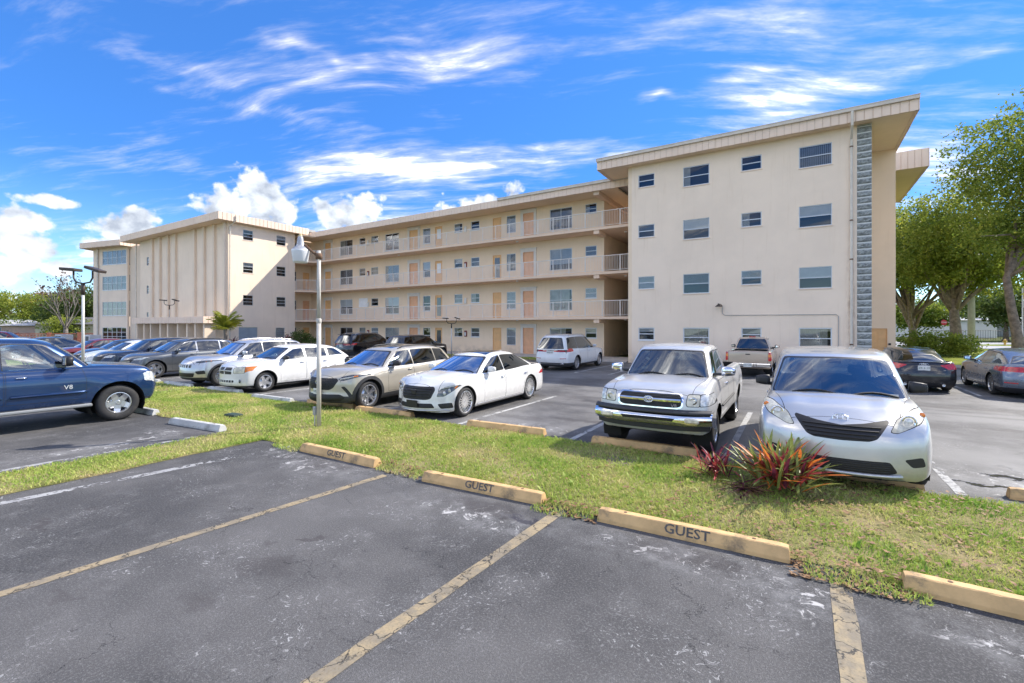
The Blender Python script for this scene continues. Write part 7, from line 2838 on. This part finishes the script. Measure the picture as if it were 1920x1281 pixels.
LF1 = leaf_mat('broad_leaf_green', [(.33, (.075, .13, .022)), (.5, (.19, .26, .038)), (.66, (.43, .43, .075))], trans=.5)
LF2 = leaf_mat('yellow_green_leaf', [(.33, (.10, .155, .024)), (.5, (.25, .31, .045)), (.66, (.50, .48, .085))], trans=.5)
LF3 = leaf_mat('dark_leaf', [(.33, (.05, .09, .02)), (.5, (.10, .15, .03)), (.66, (.19, .22, .045))])
LFO = leaf_mat('rusty_leaf', [(.33, (.16, .07, .02)), (.5, (.28, .12, .03)), (.66, (.20, .16, .04))])
BARK = pmat('grey_brown_bark', (.22, .17, .125), .9, var=.35, vscale=5, bump=1.0, bscale=18, coords='Object')
BARKG = pmat('pale_bark', (.20, .175, .15), .9, var=.25, vscale=5)


def quad_leaves(c, r, size, seed, up=.35):
    """c: (n,3) leaf centres; bent diamond leaves in random attitudes"""
    g = np.random.default_rng(seed)
    n = len(c)
    a = g.normal(0, 1, (n, 3))
    a /= np.linalg.norm(a, axis=1)[:, None]
    b = g.normal(0, 1, (n, 3))
    b[:, 2] -= up
    b -= a * (a * b).sum(1)[:, None]
    b /= np.linalg.norm(b, axis=1)[:, None]
    s = size * g.uniform(.6, 1.3, n)[:, None]
    v = np.empty((n, 4, 3))
    v[:, 0] = c - a * s * .5
    v[:, 1] = c + b * s * .28 + a * s * .05
    v[:, 2] = c + a * s * .5
    v[:, 3] = c - b * s * .28 + a * s * .05
    i = np.arange(n) * 4
    return v.reshape(-1, 3), np.stack([i, i + 1, i + 2, i + 3], 1)


def crown_points(ells, n, seed, clump=.55, per=26):
    g = np.random.default_rng(seed)
    tot = sum(e[3] * e[4] * e[5] for e in ells)
    cs = []
    for (cx, cy, cz, rx, ry, rz) in ells:
        k = max(6, int(n / per * rx * ry * rz / tot))
        d = g.normal(0, 1, (k, 3))
        d /= np.linalg.norm(d, axis=1)[:, None]
        rad = g.uniform(.16, 1.12, k)**.45
        rad *= 1 + .24 * np.sin(d[:, 0] * 5 + seed) * np.cos(d[:, 1] * 6 + d[:, 2] * 4)
        p = d * rad[:, None] * np.array([rx, ry, rz]) + np.array([cx, cy, cz])
        cs.append(p)
    cs = np.concatenate(cs)
    sz = clump * g.uniform(.6, 1.35, len(cs))
    pts = np.repeat(cs, per, 0) + g.normal(0, 1, (len(cs) * per, 3)) * np.repeat(sz, per)[:, None] * np.array([.62, .62, .40])
    return pts, cs


def tree(name, label, base, ells, n, leaf, size, trunk, seed, clump=.55, limbs=14, bark=None, cat='tree', group=None, tr=.3, cull=None):
    """trunk: list of points from the ground up; limbs reach from its upper part to leaf clumps"""
    root = empty(name, base)
    tag(root, label, cat, group)
    b = Vector(base)
    pts, cs = crown_points(ells, n, seed, clump)
    v, f = quad_leaves(pts, None, size, seed + 1)
    v = v - np.array(base)
    np_mesh('crown', v, f, leaf, root)
    rr = random.Random(seed)
    m = MB()
    tp = [Vector(p) - b for p in trunk]
    m.tube(tp, [tr * (1.35 if i == 0 else 1) * (1 - .45 * i / max(1, len(tp) - 1)) for i in range(len(tp))], 9)
    for k in range(7):                                # root flare
        an = k * .9 + seed
        m.tube([tp[0] + Vector((math.cos(an) * tr * 1.9, math.sin(an) * tr * 1.9, -.05)), tp[0] + Vector((math.cos(an) * tr * .7, math.sin(an) * tr * .7, tr * 1.2))], [tr * .18, tr * .45], 6)
    tk = m.build('trunk', bark or BARK, root, True)
    top = tp[-1]
    for k in range(limbs):
        c = Vector(cs[rr.randrange(len(cs))]) - b
        s = tp[-1] if rr.random() < .6 or len(tp) < 3 else tp[-2]
        mid = s.lerp(c, .45) + Vector((rr.uniform(-.4, .4), rr.uniform(-.4, .4), rr.uniform(-.1, .6)))
        q = MB().tube([s, s.lerp(mid, .5) + Vector((rr.uniform(-.15, .15), rr.uniform(-.15, .15), .1)), mid, c], [tr * .42, tr * .34, tr * .2, tr * .05], 6)
        q.build('limb', bark or BARK, root, True)
    return root


# right-hand trees by the street
tree('shade_tree', 'tall shade tree with a leaning trunk at the right edge', (9.9, 36.0, 0),
     [(12.4, 38.3, 11.0, 4.3, 4.3, 4.4), (9.7, 36.2, 11.0, 2.5, 2.5, 2.8), (9.2, 35.8, 7.6, 2.2, 2.2, 1.5), (12.5, 38.5, 7.4, 3.4, 3.2, 1.8), (14.5, 40, 11.5, 3.5, 3.5, 4)], 42000, LF1, .20,
     [(10.05, 35.9, 0), (9.95, 35.85, 1.6), (9.7, 35.8, 3.2), (9.55, 35.9, 4.8), (10.2, 36.6, 6.4)], 3, .5, 18, tr=.25)
tree('shade_tree', 'broad shade tree with forked trunk beside the concrete pole', (10.6, 51.0, 0),
     [(10.2, 50.5, 9.6, 3.8, 3.6, 3.6), (12.6, 52.5, 8.2, 3.4, 3.2, 2.8), (8.6, 50, 7.4, 2.6, 2.6, 2.2), (13.5, 53, 6.3, 2.4, 2.2, 1.6), (10.8, 51.5, 6.6, 3.0, 3, 1.6)], 33000, LF2, .25,
     [(10.7, 51, 0), (10.65, 51, 1.7), (10.55, 51, 3.2), (10.5, 50.8, 4.4)], 5, .62, 20, tr=.44)
tree('shade_tree', 'shade tree with many bare stems next to the roof corner', (8.9, 56.5, 0),
     [(7.6, 55.5, 9.4, 3.4, 3.2, 3.6), (10.2, 57.2, 9.2, 3.2, 3, 3.2), (7.2, 55, 7.0, 2.4, 2.4, 1.6)], 22000, LF1, .27, [(8.9, 56.5, 0), (8.85, 56.4, 1.6), (8.6, 56.3, 2.8)], 9, .66, 28, BARK, tr=.38)
# trees across the street and far behind
FT = [((26, 98, 0), 5.5, 8.5, LF3, 'dark round tree beyond the street'), ((34, 104, 0), 5.0, 7.0, LF3, 'second dark tree beyond the street, right of the round one'), ((17, 108, 0), 4.5, 6.5, LF1, 'mid-green tree across the street behind the stop sign'),
      ((44, 112, 0), 5.5, 9.0, LF1, 'tall mid-green tree beyond the fence'), ((30, 135, 0), 8, 9.5, LF3, 'distant dark tree behind the pale wall'), ((55, 128, 0), 8, 9, LF2, 'distant yellow-green tree at the far right'), ((12, 140, 0), 8, 8, LF3, 'distant dark tree beside the roof corner')]
for i, (p, r_, hh, mt, lb) in enumerate(FT):
    tree('street_tree', lb, p, [(p[0], p[1], hh * .66, r_, r_, hh * .34), (p[0] + r_ * .4, p[1] - 1, hh * .5, r_ * .6, r_ * .6, hh * .22)], 5200, mt, .55, [p, (p[0], p[1], hh * .25), (p[0] + .2, p[1], hh * .5)], 20 + i, 1.1, 8, group='trees across the street', tr=.28)
# left background
tree('garden_tree', 'bright green round tree at the far left', (-121, 24, 0), [(-121, 24, 5.2, 6.0, 6.5, 3.0), (-125, 19, 5.4, 5, 5, 3.2)], 15000, LF2, .42, [(-121, 24, 0), (-121, 24, 2.5), (-121, 24, 4)], 31, .9, 8, tr=.3)
tree('garden_tree', 'rust-topped tree behind the bright green one', (-128, 31, 0), [(-127, 31, 6.4, 7.0, 6.0, 2.6), (-122, 34, 5.6, 5, 4, 2.2)], 13000, LFO, .42, [(-127, 31, 0), (-127, 31, 2.5), (-127, 31, 4.5)], 33, .9, 8, tr=.3)
tree('garden_tree', 'dense olive tree behind the bare tree', (-101, 27.5, 0), [(-101, 27.5, 5.0, 5.2, 5.0, 3.2), (-97, 29, 5.6, 4, 3.6, 2.8), (-107, 26, 3.6, 4, 3, 2.4)], 16000, LF3, .40, [(-101, 27.5, 0), (-101, 27.5, 2), (-101, 27.5, 4)], 35, .85, 8, tr=.3)
tree('garden_tree', 'low dark shrubby tree in front of the far house', (-112, 20, 0), [(-112, 20, 1.9, 4.5, 3.5, 1.7), (-119, 16, 1.8, 4, 3, 1.6)], 8000, LF3, .36, [(-112, 20, 0), (-112, 20, .8), (-112, 20, 1.4)], 36, .7, 5, tr=.2)
tree('garden_tree', 'yellowish bush under the bare tree', (-92, 23.0, 0), [(-92, 23.0, 2.0, 2.6, 2.4, 1.4)], 4500, LF2, .34, [(-92, 23, 0), (-92, 23, .8), (-92, 23, 1.5)], 37, .6, 4, tr=.15)


def bare_tree():
    root = empty('bare_tree', (-86, 21.5, 0))
    tag(root, 'leafless tree with thin upright branches before the far trees', 'tree')
    rr = random.Random(4)
    tw = MB()
    lv = []
    MB().tube([(0, 0, 0), (.1, 0, 1.3), (.05, 0, 2.2)], [.34, .26, .22], 9).build('trunk', BARKG, root, True)

    def grow_(p, d, L, r, lev):
        n = 4
        pts = [p]
        for k in range(n):
            d = (d + Vector((rr.uniform(-.16, .16), rr.uniform(-.16, .16), rr.uniform(.0, .12)))).normalized()
            pts.append(pts[-1] + d * L / n)
        tw.tube(pts, [r * (1 - .55 * k / n) for k in range(n + 1)], 5, caps=False)
        if lev == 0:
            for k in range(3):
                lv.append(pts[-1] + Vector((rr.uniform(-.3, .3), rr.uniform(-.3, .3), rr.uniform(-.3, .2))))
            return
        for k in range(3 if lev > 1 else 4):
            q = pts[rr.randrange(2, n + 1)]
            a = rr.uniform(0, 6.28)
            nd = (d * .8 + Vector((math.cos(a) * .55, math.sin(a) * .55, .25))).normalized()
            grow_(q, nd, L * .62, r * .5, lev - 1)
    for k in range(7):
        a = k * .9
        grow_(Vector((.05, 0, rr.uniform(1.2, 2.2))), Vector((math.cos(a) * .55, math.sin(a) * .55, 1)).normalized(), rr.uniform(3.6, 4.8), .10, 2)
    tw.build('branches', BARKG, root, True)
    v, f = quad_leaves(np.array([list(p) for p in lv]), None, .34, 8)
    np_mesh('last_leaves', v, f, leaf_mat('withered_leaf', [(.3, (.07, .035, .03)), (.7, (.16, .08, .05))]), root)


bare_tree()


def palm():
    root = empty('palm_tree', (-40.6, 20.0, 0))
    tag(root, 'small feathery palm beside the porch corner', 'palm')
    rr = random.Random(6)
    MB().tube([(0, 0, 0), (.04, 0, .7), (0, .03, 1.5), (.02, 0, 2.0)], [.17, .14, .13, .15], 10).build('trunk', BARKG, root, True)
    gm = leaf_mat('palm_leaf', [(.3, (.12, .17, .02)), (.5, (.24, .27, .03)), (.7, (.42, .38, .06))], 1.5)
    srcs = []
    for q in range(3):
        V, F = [], []
        L = 1.9
        n = 26
        pts = []
        for k in range(n + 1):
            s = k / n
            pts.append(Vector((L * s * (1 - .18 * s), 0, .95 * s * (1 - .9 * s) * (1.3 - .25 * q))))
        for k in range(2, n + 1):
            for sd in (-1, 1):
                ll = .62 * math.sin(math.pi * min(1, (k / n) * .86 + .10)) * rr.uniform(.85, 1.1)
                p = pts[k]
                t = Vector((.55, sd * .80, -.30 + rr.uniform(-.15, .15))).normalized()
                e = p + t * ll
                w = Vector((.026, 0, .012))
                o = len(V)
                V += [p - w, p + w, (p + e) / 2 + w * .9 + Vector((0, 0, .03)), e, (p + e) / 2 - w * .9 + Vector((0, 0, .03))]
                F += [(o, o + 1, o + 2, o + 4), (o + 4, o + 2, o + 3)]
        mb = MB().add(V, F)
        mb.tube(pts, [.022 - .018 * k / n for k in range(n + 1)], 5)
        srcs.append(mb)
    first = {}
    for k in range(30):
        q = k % 3
        if q not in first:
            o = first[q] = srcs[q].build('frond', gm, root)
        else:
            o = inst(first[q], root)
        o.location = (0, 0, 2.0)
        o.rotation_euler = (0, R(-rr.uniform(-22, 62)), k * 2.4)
        s = rr.uniform(.75, 1.1)
        o.scale = (s, s, s)


palm()


def strap_plant(name, label, loc, n, L, w, mats, seed, lean=(10, 80), cat='plant', z0=.02):
    """rosette of long pointed leaves, each a bent tapering strip"""
    root = empty(name, loc)
    tag(root, label, cat)
    rr = random.Random(seed)
    bank = {}
    for k in range(n):
        mi = rr.choices(range(len(mats)), [m[1] for m in mats])[0]
        vi = rr.randrange(4)
        key = (mi, vi)
        if key not in bank:
            V, F = [], []
            q = 6
            dr = (.15, .3, .5, .75)[vi]
            for j in range(q + 1):
                s = j / q
                ww = w * (.55 + .8 * s) * (1 - s)**.55 if s < 1 else 0
                x, zz = L * (s - .25 * dr * s * s), L * (-dr * .55 * s * s)
                V += [(x, -ww / 2, zz + ww * .22), (x, 0, zz), (x, ww / 2, zz + ww * .22)]
            for j in range(q):
                a = j * 3
                F += [(a, a + 3, a + 4, a + 1), (a + 1, a + 4, a + 5, a + 2)]
            bank[key] = o = MB().add(V, F).build('leaf', mats[mi][0], root, True)
        else:
            o = inst(bank[key], root)
        az = rr.uniform(0, 2 * math.pi)
        el = rr.uniform(*lean)
        rad = rr.uniform(0, .22) * L / .45
        ax = rr.uniform(0, 6.28)
        o.location = (math.cos(ax) * rad, math.sin(ax) * rad, z0 + rr.uniform(0, .12) * L / .45)
        o.rotation_euler = (rr.uniform(-.4, .4), -R(el), az)
        s = rr.uniform(.65, 1.12)
        o.scale = (s, s, s)
    return root


RH1 = leaf_mat('crimson_leaf', [(.3, (.20, .02, .04)), (.5, (.42, .06, .07)), (.7, (.55, .18, .10))], 9, .3, .4)
RH2 = leaf_mat('olive_striped_leaf', [(.3, (.12, .18, .04)), (.5, (.25, .30, .08)), (.7, (.42, .42, .16))], 9, .3, .4)
RH3 = leaf_mat('orange_leaf', [(.3, (.55, .10, .03)), (.5, (.78, .24, .05)), (.7, (.80, .42, .12))], 9, .35, .4)
RH4 = leaf_mat('purple_leaf', [(.3, (.05, .012, .03)), (.5, (.12, .02, .05)), (.7, (.22, .05, .08))], 9, .3, .4)
strap_plant('bromeliad', 'big spiky plant with orange, red and olive leaves before the minivan', (-.22, 6.80, .03), 250, .60, .062, [(RH1, 3), (RH2, 6), (RH3, 2.4), (RH4, 2.2)], 2, (18, 86), z0=.08)
strap_plant('bromeliad', 'small crimson spiky plant left of the big orange one', (-1.02, 7.02, .03), 62, .42, .045, [(RH1, 5), (RH2, 1.5), (RH4, 4)], 3, (20, 85), z0=.03)
strap_plant('bromeliad', 'low dark skirt of withered spiky leaves under the orange plant', (-.62, 6.60, .02), 70, .30, .035, [(RH4, 3), (pmat('dry_leaf', (0.22, 0.085, 0.035), .7), 3), (RH2, 1)], 4, (-4, 35))
strap_plant('cordyline', 'dark red cordyline beside the small palm', (-39.7, 20.2, 0), 70, .75, .10, [(RH4, 5), (RH1, 2)], 5, (5, 80), z0=.55)
strap_plant('cordyline', 'dark red cordyline in the corner below the galleries', (-41.9, 26.4, 0), 60, .8, .10, [(RH4, 4), (RH1, 2)], 6, (10, 80), z0=.6)
SHG = leaf_mat('shrub_leaf', [(.3, (.05, .09, .02)), (.5, (.11, .16, .04)), (.7, (.22, .24, .07))], 3)
tree('shrub', 'loose grey-green shrub in the gallery corner', (-40.2, 26.5, 0), [(-40.2, 26.5, .95, 1.3, .7, .8), (-38.9, 26.5, .8, 1.0, .6, .6)], 2600, SHG, .16, [(-40.2, 26.5, 0), (-40.2, 26.5, .3), (-40.2, 26.5, .6)], 41, .3, 5, tr=.04, cat='shrub')
tree('hedge', 'clipped broad-leaved hedge behind the black sedan', (8.0, 44.5, 0), [(7.2, 44.2, .85, 1.4, .8, .8), (8.6, 44.6, .9, 1.4, .8, .85), (9.6, 45, .8, 1.0, .8, .75)], 6500, LF2, .17, [(8, 44.5, 0), (8, 44.5, .3), (8, 44.5, .7)], 43, .3, 6, tr=.05, cat='hedge')
# ------------------------------------------------------------------ lamps, poles and what stands far off
GALV = pmat('galvanised_pole', (.55, .52, .46), .6, metal=.0, var=.15, vscale=3, dirt=((.30, .20, .11), 1.6, .55, .80))
LAMPW = pmat('white_lamp_bowl', (.74, .75, .76), .35)
LAMPG = pmat('lamp_housing', (.40, .41, .43), .45, metal=.3)
BRONZE = pmat('bronze_fixture', (.06, .045, .035), .5)


def yard_lamp():
    root = empty('lamp_pole', (-8.57, 6.08, 0))
    tag(root, 'rusty galvanised lamp pole with a white bucket lamp on the grass', 'lamp post')
    MB().tube([(0, 0, 0), (0, 0, 2.28)], .045, 14).build('pole', GALV, root, True)
    MB().tube([(0, 0, 2.28), (0, 0, 3.74)], .039, 14).build('upper_pole', GALV, root, True)
    MB().lathe([(.048, 2.22), (.054, 2.24), (.054, 2.30), (.04, 2.32)], 14).build('pole_coupling', GALV, root, True)
    ax = Vector((-.848, -.53, 0))
    p = ax * .385
    rust = pmat('rusty_pin', (.16, .09, .05), .8)
    MB().tube([(0, 0, 3.62), tuple(ax * .12 + Vector((0, 0, 3.70))), tuple(ax * .30 + Vector((0, 0, 3.86)))], [.028, .026, .03], 8).build('arm', rust, root, True)
    MB().tube([(0, 0, 3.56), (0, 0, 3.68)], .064, 12).build('arm_clamp', rust, root, True)
    h = MB().lathe([(.001, 4.04), (.045, 4.035), (.055, 4.0), (.062, 3.96), (.075, 3.87), (.10, 3.82), (.12, 3.81), (.165, 3.765), (.17, 3.755)], 22, 'z', (p.x, p.y, 0)).build('lamp_housing', LAMPG, root, True)
    MB().lathe([(.163, 3.758), (.178, 3.752), (.175, 3.72), (.150, 3.52), (.135, 3.49), (.001, 3.485)], 22, 'z', (p.x, p.y, 0)).build('lamp_bowl', LAMPW, root, True)
    MB().lathe([(.001, 4.085), (.03, 4.08), (.033, 4.035)], 12, 'z', (p.x, p.y, 0)).build('photocell', pmat('yellowed_cap', (.62, .50, .25), .4), h, True)
    bx = ax * .085
    MB().bbox(bx.x - .035, bx.x + .035, bx.y - .03, bx.y + .03, .30, .47, .006).build('switch_box', LAMPG, root)
    MB().tube([(bx.x, bx.y, 0), (bx.x, bx.y, .31)], .014, 8).build('conduit', GALV, root, True)


yard_lamp()


def twin_flood(loc, hgt, label, wid=.42, hs=1.0, pr=.06, yaw=R(32)):
    root = empty('floodlight_post', loc, yaw)
    tag(root, label, 'lamp post', 'twin floodlight posts')
    MB().tube([(0, 0, 0), (0, 0, hgt)], [pr, pr * .85], 12).build('pole', pmat('pale_pole', (.62, .62, .60), .5, var=.1), root, True)
    pts = [(-wid, 0, hgt + .55 * hs), (-wid, 0, hgt + .25 * hs), (-wid * .75, 0, hgt + .06 * hs), (0, 0, hgt), (wid * .75, 0, hgt + .06 * hs), (wid, 0, hgt + .25 * hs), (wid, 0, hgt + .55 * hs)]
    MB().tube(pts, .035 * hs, 8).build('yoke', BRONZE, root, True)
    MB().tube([(0, 0, hgt - .5 * hs), (0, 0, hgt + .03)], pr * 1.25, 10).build('collar', BRONZE, root, True)
    for sd, tl in ((-1, 4), (1, -18)):
        b = MB().bbox(-.34 * hs, .34 * hs, -.22 * hs, .22 * hs, -.06 * hs, .06 * hs, .02)
        a = R(tl)
        b.v = [(sd * wid + x * math.cos(a) - z * math.sin(a) + sd * .12 * hs, y, hgt + .62 * hs + x * math.sin(a) * -sd * -1 + z * math.cos(a)) for x, y, z in b.v]
        f = b.build('floodlight', BRONZE, root)
        g = MB().bbox(-.30 * hs, .30 * hs, -.19 * hs, .19 * hs, -.068 * hs, -.058 * hs, .004)
        g.v = [(sd * wid + x * math.cos(a) - z * math.sin(a) + sd * .12 * hs, y, hgt + .62 * hs + x * math.sin(a) * -sd * -1 + z * math.cos(a)) for x, y, z in g.v]
        g.build('floodlight_lens', LAMPG, f)


twin_flood((-26.9, 7.3, 0), 4.05, 'white twin floodlight post in the grass behind the blue pickup')
twin_flood((-20.9, 25.4, 0), 2.35, 'slim twin floodlight post by the galleries right of the grey suv', .34, .62, .035)
twin_flood((-51.3, 20.2, 3.03), 1.15, 'small twin floodlight standing on the porch roof', .5, .8, .04)

# green utility box lid in the grass
u = empty('valve_box', (-11.3, 5.75, .02), R(6))
tag(u, 'small green plastic box half sunk in the grass', 'utility box')
MB().bbox(-.19, .19, -.12, .12, 0, .075, .012).build('box', pmat('green_plastic', (.02, .045, .03), .6), u)
MB().bbox(-.17, .17, -.10, .10, .075, .086, .004).build('lid', pmat('dark_green_lid', (.03, .06, .04), .6), u)
# bare ring in the turf where something was dug
st = MB().lathe([(.30, .030), (.27, .052), (.12, .060), (.001, .060)], 18, 'z', (-2.35, 7.05, 0)).build('stump', pmat('old_stump', (.20, .155, .12), .95, var=.3, vscale=12, bump=.8, bscale=40), None)
tag(st, 'flat greyish stump flush with the grass before the silver pickup', 'stump')

# far right: pole, street signs, hydrant, fence, pale wall
up = empty('utility_pole', (12.0, 52.9, 0))
tag(up, 'pale concrete utility pole between the two right-hand trees', 'pole')
MB().tube([(0, 0, 0), (0, 0, 12)], [.26, .16], 12).build('shaft', pmat('pole_concrete', (.50, .48, .45), .9, var=.1), up, True)
MB().box(-.9, .9, -.05, .05, 11.2, 11.35).build('crossarm', BARK, up)
ss = empty('stop_sign', (17.7, 91, 0), R(20))
tag(ss, 'red octagonal stop sign seen across the street', 'sign')
MB().tube([(0, 0, 0), (0, 0, 2.9)], .04, 8).build('post', GALV, ss)
MB().lathe([(.42, -.02), (.42, .02), (.001, .02)], 8, 'y', (0, -.05, 2.75)).build('sign_face', pmat('sign_red', (.45, .02, .02), .5), ss)
MB().lathe([(.001, -.024), (.40, -.024)], 8, 'y', (0, -.05, 2.75)).build('sign_front', pmat('sign_red', (.45, .02, .02), .5), ss)
text_mesh('sign_text', 'STOP', .28, PLATE, ss, .002, Matrix.Translation((0, -.082, 2.75)) @ Matrix.Rotation(R(90), 4, 'X'))
hy = empty('fire_hydrant', (19.6, 74.2, 0))
tag(hy, 'small yellow fire hydrant on the far grass island', 'hydrant')
MB().lathe([(.16, 0), (.16, .06), (.11, .07), (.11, .5), (.15, .52), (.15, .58), (.11, .66), (.04, .74), (.001, .76)], 12).build('barrel', pmat('hydrant_yellow', (.6, .36, .08), .5), hy, True)
MB().tube([(-.2, 0, .42), (.2, 0, .42)], .06, 8).build('nozzle', pmat('hydrant_yellow', (.6, .36, .08), .5), hy, True)
bn = empty('street_banner', (27.5, 84, 0), R(-10))
tag(bn, 'yellow and white banner sign hung over the far street', 'sign')
MB().tube([(-3.6, .06, 0), (-3.6, .06, 7.2)], .07, 8).build('post', GALV, bn)
MB().tube([(3.6, .06, 0), (3.6, .06, 7.2)], .07, 8).build('post', GALV, bn)
MB().box(-3.5, 3.5, -.03, .03, 5.7, 6.5).build('yellow_panel', pmat('sign_yellow', (.75, .48, .03), .5), bn)
MB().box(-3.5, 3.5, -.03, .03, 4.6, 5.66).build('white_panel', PLATE, bn)
fe = empty('picket_fence', (30, 100, 0))
tag(fe, 'dark open metal fence beyond the street', 'fence')
fb = MB()
for k in range(150):
    fb.box(-12 + k * .3 - .015, -12 + k * .3 + .015, k * .06 - .015, k * .06 + .015, 0, 1.6)
fb.build('pickets', BLK, fe)['kind'] = 'stuff'
MB().tube([(-12, 0, 1.5), (33, 9, 1.5)], .03, 5).tube([(-12, 0, .2), (33, 9, .2)], .03, 5).build('rails', BLK, fe)


def low_house(name, label, loc, rz, L, Dp, hw, hr, wm, rm, wins):
    root = empty(name, loc, rz)
    tag(root, label, 'house')
    MB().box(-L / 2, L / 2, 0, Dp, 0, hw).build('wall', wm, root)
    o = .6
    V = [(-L / 2 - o, -o, hw), (L / 2 + o, -o, hw), (L / 2 + o, Dp + o, hw), (-L / 2 - o, Dp + o, hw), (-L / 2 + Dp * .3, Dp / 2, hr), (L / 2 - Dp * .3, Dp / 2, hr)]
    MB().add(V, [(0, 1, 5, 4), (1, 2, 5), (2, 3, 4, 5), (3, 0, 4), (0, 3, 2, 1)]).build('roof', rm, root)
    for (a, b, c, d) in wins:
        w = MB().box(a - .06, b + .06, -.05, -.004, c - .06, d + .06).build('window', FRAMEW, root)
        MB().box(a, b, -.06, -.052, c, d).build('pane', pmat('blue_pane', (.20, .26, .32), .1), w)


PINKW = pmat('pink_house_wall', (.62, .45, .38), .9, var=.08)
CREAMW = pmat('cream_house_wall', (.66, .60, .46), .9, var=.08)
GREYR = pmat('pale_house_roof', (.48, .48, .48), .85, var=.1)
DARKR = pmat('dark_house_roof', (.13, .13, .135), .9, var=.1)
low_house('bungalow', 'pink bungalow with a pale roof behind the left trees', (-111, 14.5, 0), R(62), 20, 8, 2.3, 3.3, PINKW, GREYR, [(-7, -5.2, 1, 2), (-1, .8, 1, 2), (4, 5.6, 1, 2)])
low_house('bungalow', 'cream bungalow with a dark roof left of the apartment house', (-89, 25.5, 0), R(50), 14, 8, 2.5, 3.6, CREAMW, DARKR, [(-4, -2.2, 1, 2), (2, 3.8, 1, 2)])
low_house('garage_block', 'plain white low building across the street on the right', (24, 124, 0), R(-8), 15, 8, 3.4, 3.9, pmat('white_house_wall', (.78, .78, .76), .9), GREYR, [])
low_house('bungalow', 'pale long house far behind the fence', (50, 138, 0), R(-15), 40, 9, 2.8, 4.0, pmat('grey_house_wall', (.45, .47, .50), .9), DARKR, [(-12, -10, 1, 2), (0, 2, 1, 2), (8, 10, 1, 2)])


def brick_wall():
    root = empty('garden_wall', (-88, 14.2, 0), R(70))
    tag(root, 'reddish brick garden wall with pierced panels at the far left', 'wall')
    bm_ = pmat('garden_brick', (.32, .12, .085), .9, var=.25, vscale=6)
    m = MB()
    for k in range(15):
        x = -21 + 3 * k
        MB().box(x - .22, x + .22, -.2, .2, 0, 1.35).build('pillar', bm_, root)
        MB().box(x + .22, x + 2.78, -.08, .08, 0, .62).build('base_panel', bm_, root)
        g = MB()
        for q in range(8):
            for r_ in range(2):
                g.box(x + .30 + q * .31, x + .30 + q * .31 + .2, -.07, .07, .64 + r_ * .26, .64 + r_ * .26 + .15)
        g.box(x + .22, x + 2.78, -.08, .08, 1.12, 1.24)
        g.build('pierced_blocks', bm_, root)['kind'] = 'stuff'


brick_wall()
# white utility cabinets beside the far block
for i, (x, y, lb) in enumerate([(-70.5, 17.5, 'white metal cabinet nearest the red suv'), (-64.5, 18.2, 'white equipment cabinet by the ground-floor windows')]):
    r_ = empty('utility_cabinet', (x, y, 0))
    tag(r_, lb, 'cabinet')
    MB().bbox(-1.1, 1.1, -.5, .5, 0, 1.25, .02).build('case', pmat('cabinet_white', (.62, .63, .64), .5, var=.05), r_)
    MB().box(-.9, -.1, -.512, -.502, .25, 1.1).build('louvre_door', pmat('cabinet_grille', (.08, .085, .09), .6), r_)
    MB().box(.1, .9, -.512, -.502, .25, 1.1).build('louvre_door', pmat('cabinet_grille', (.08, .085, .09), .6), r_)
build_fleet()
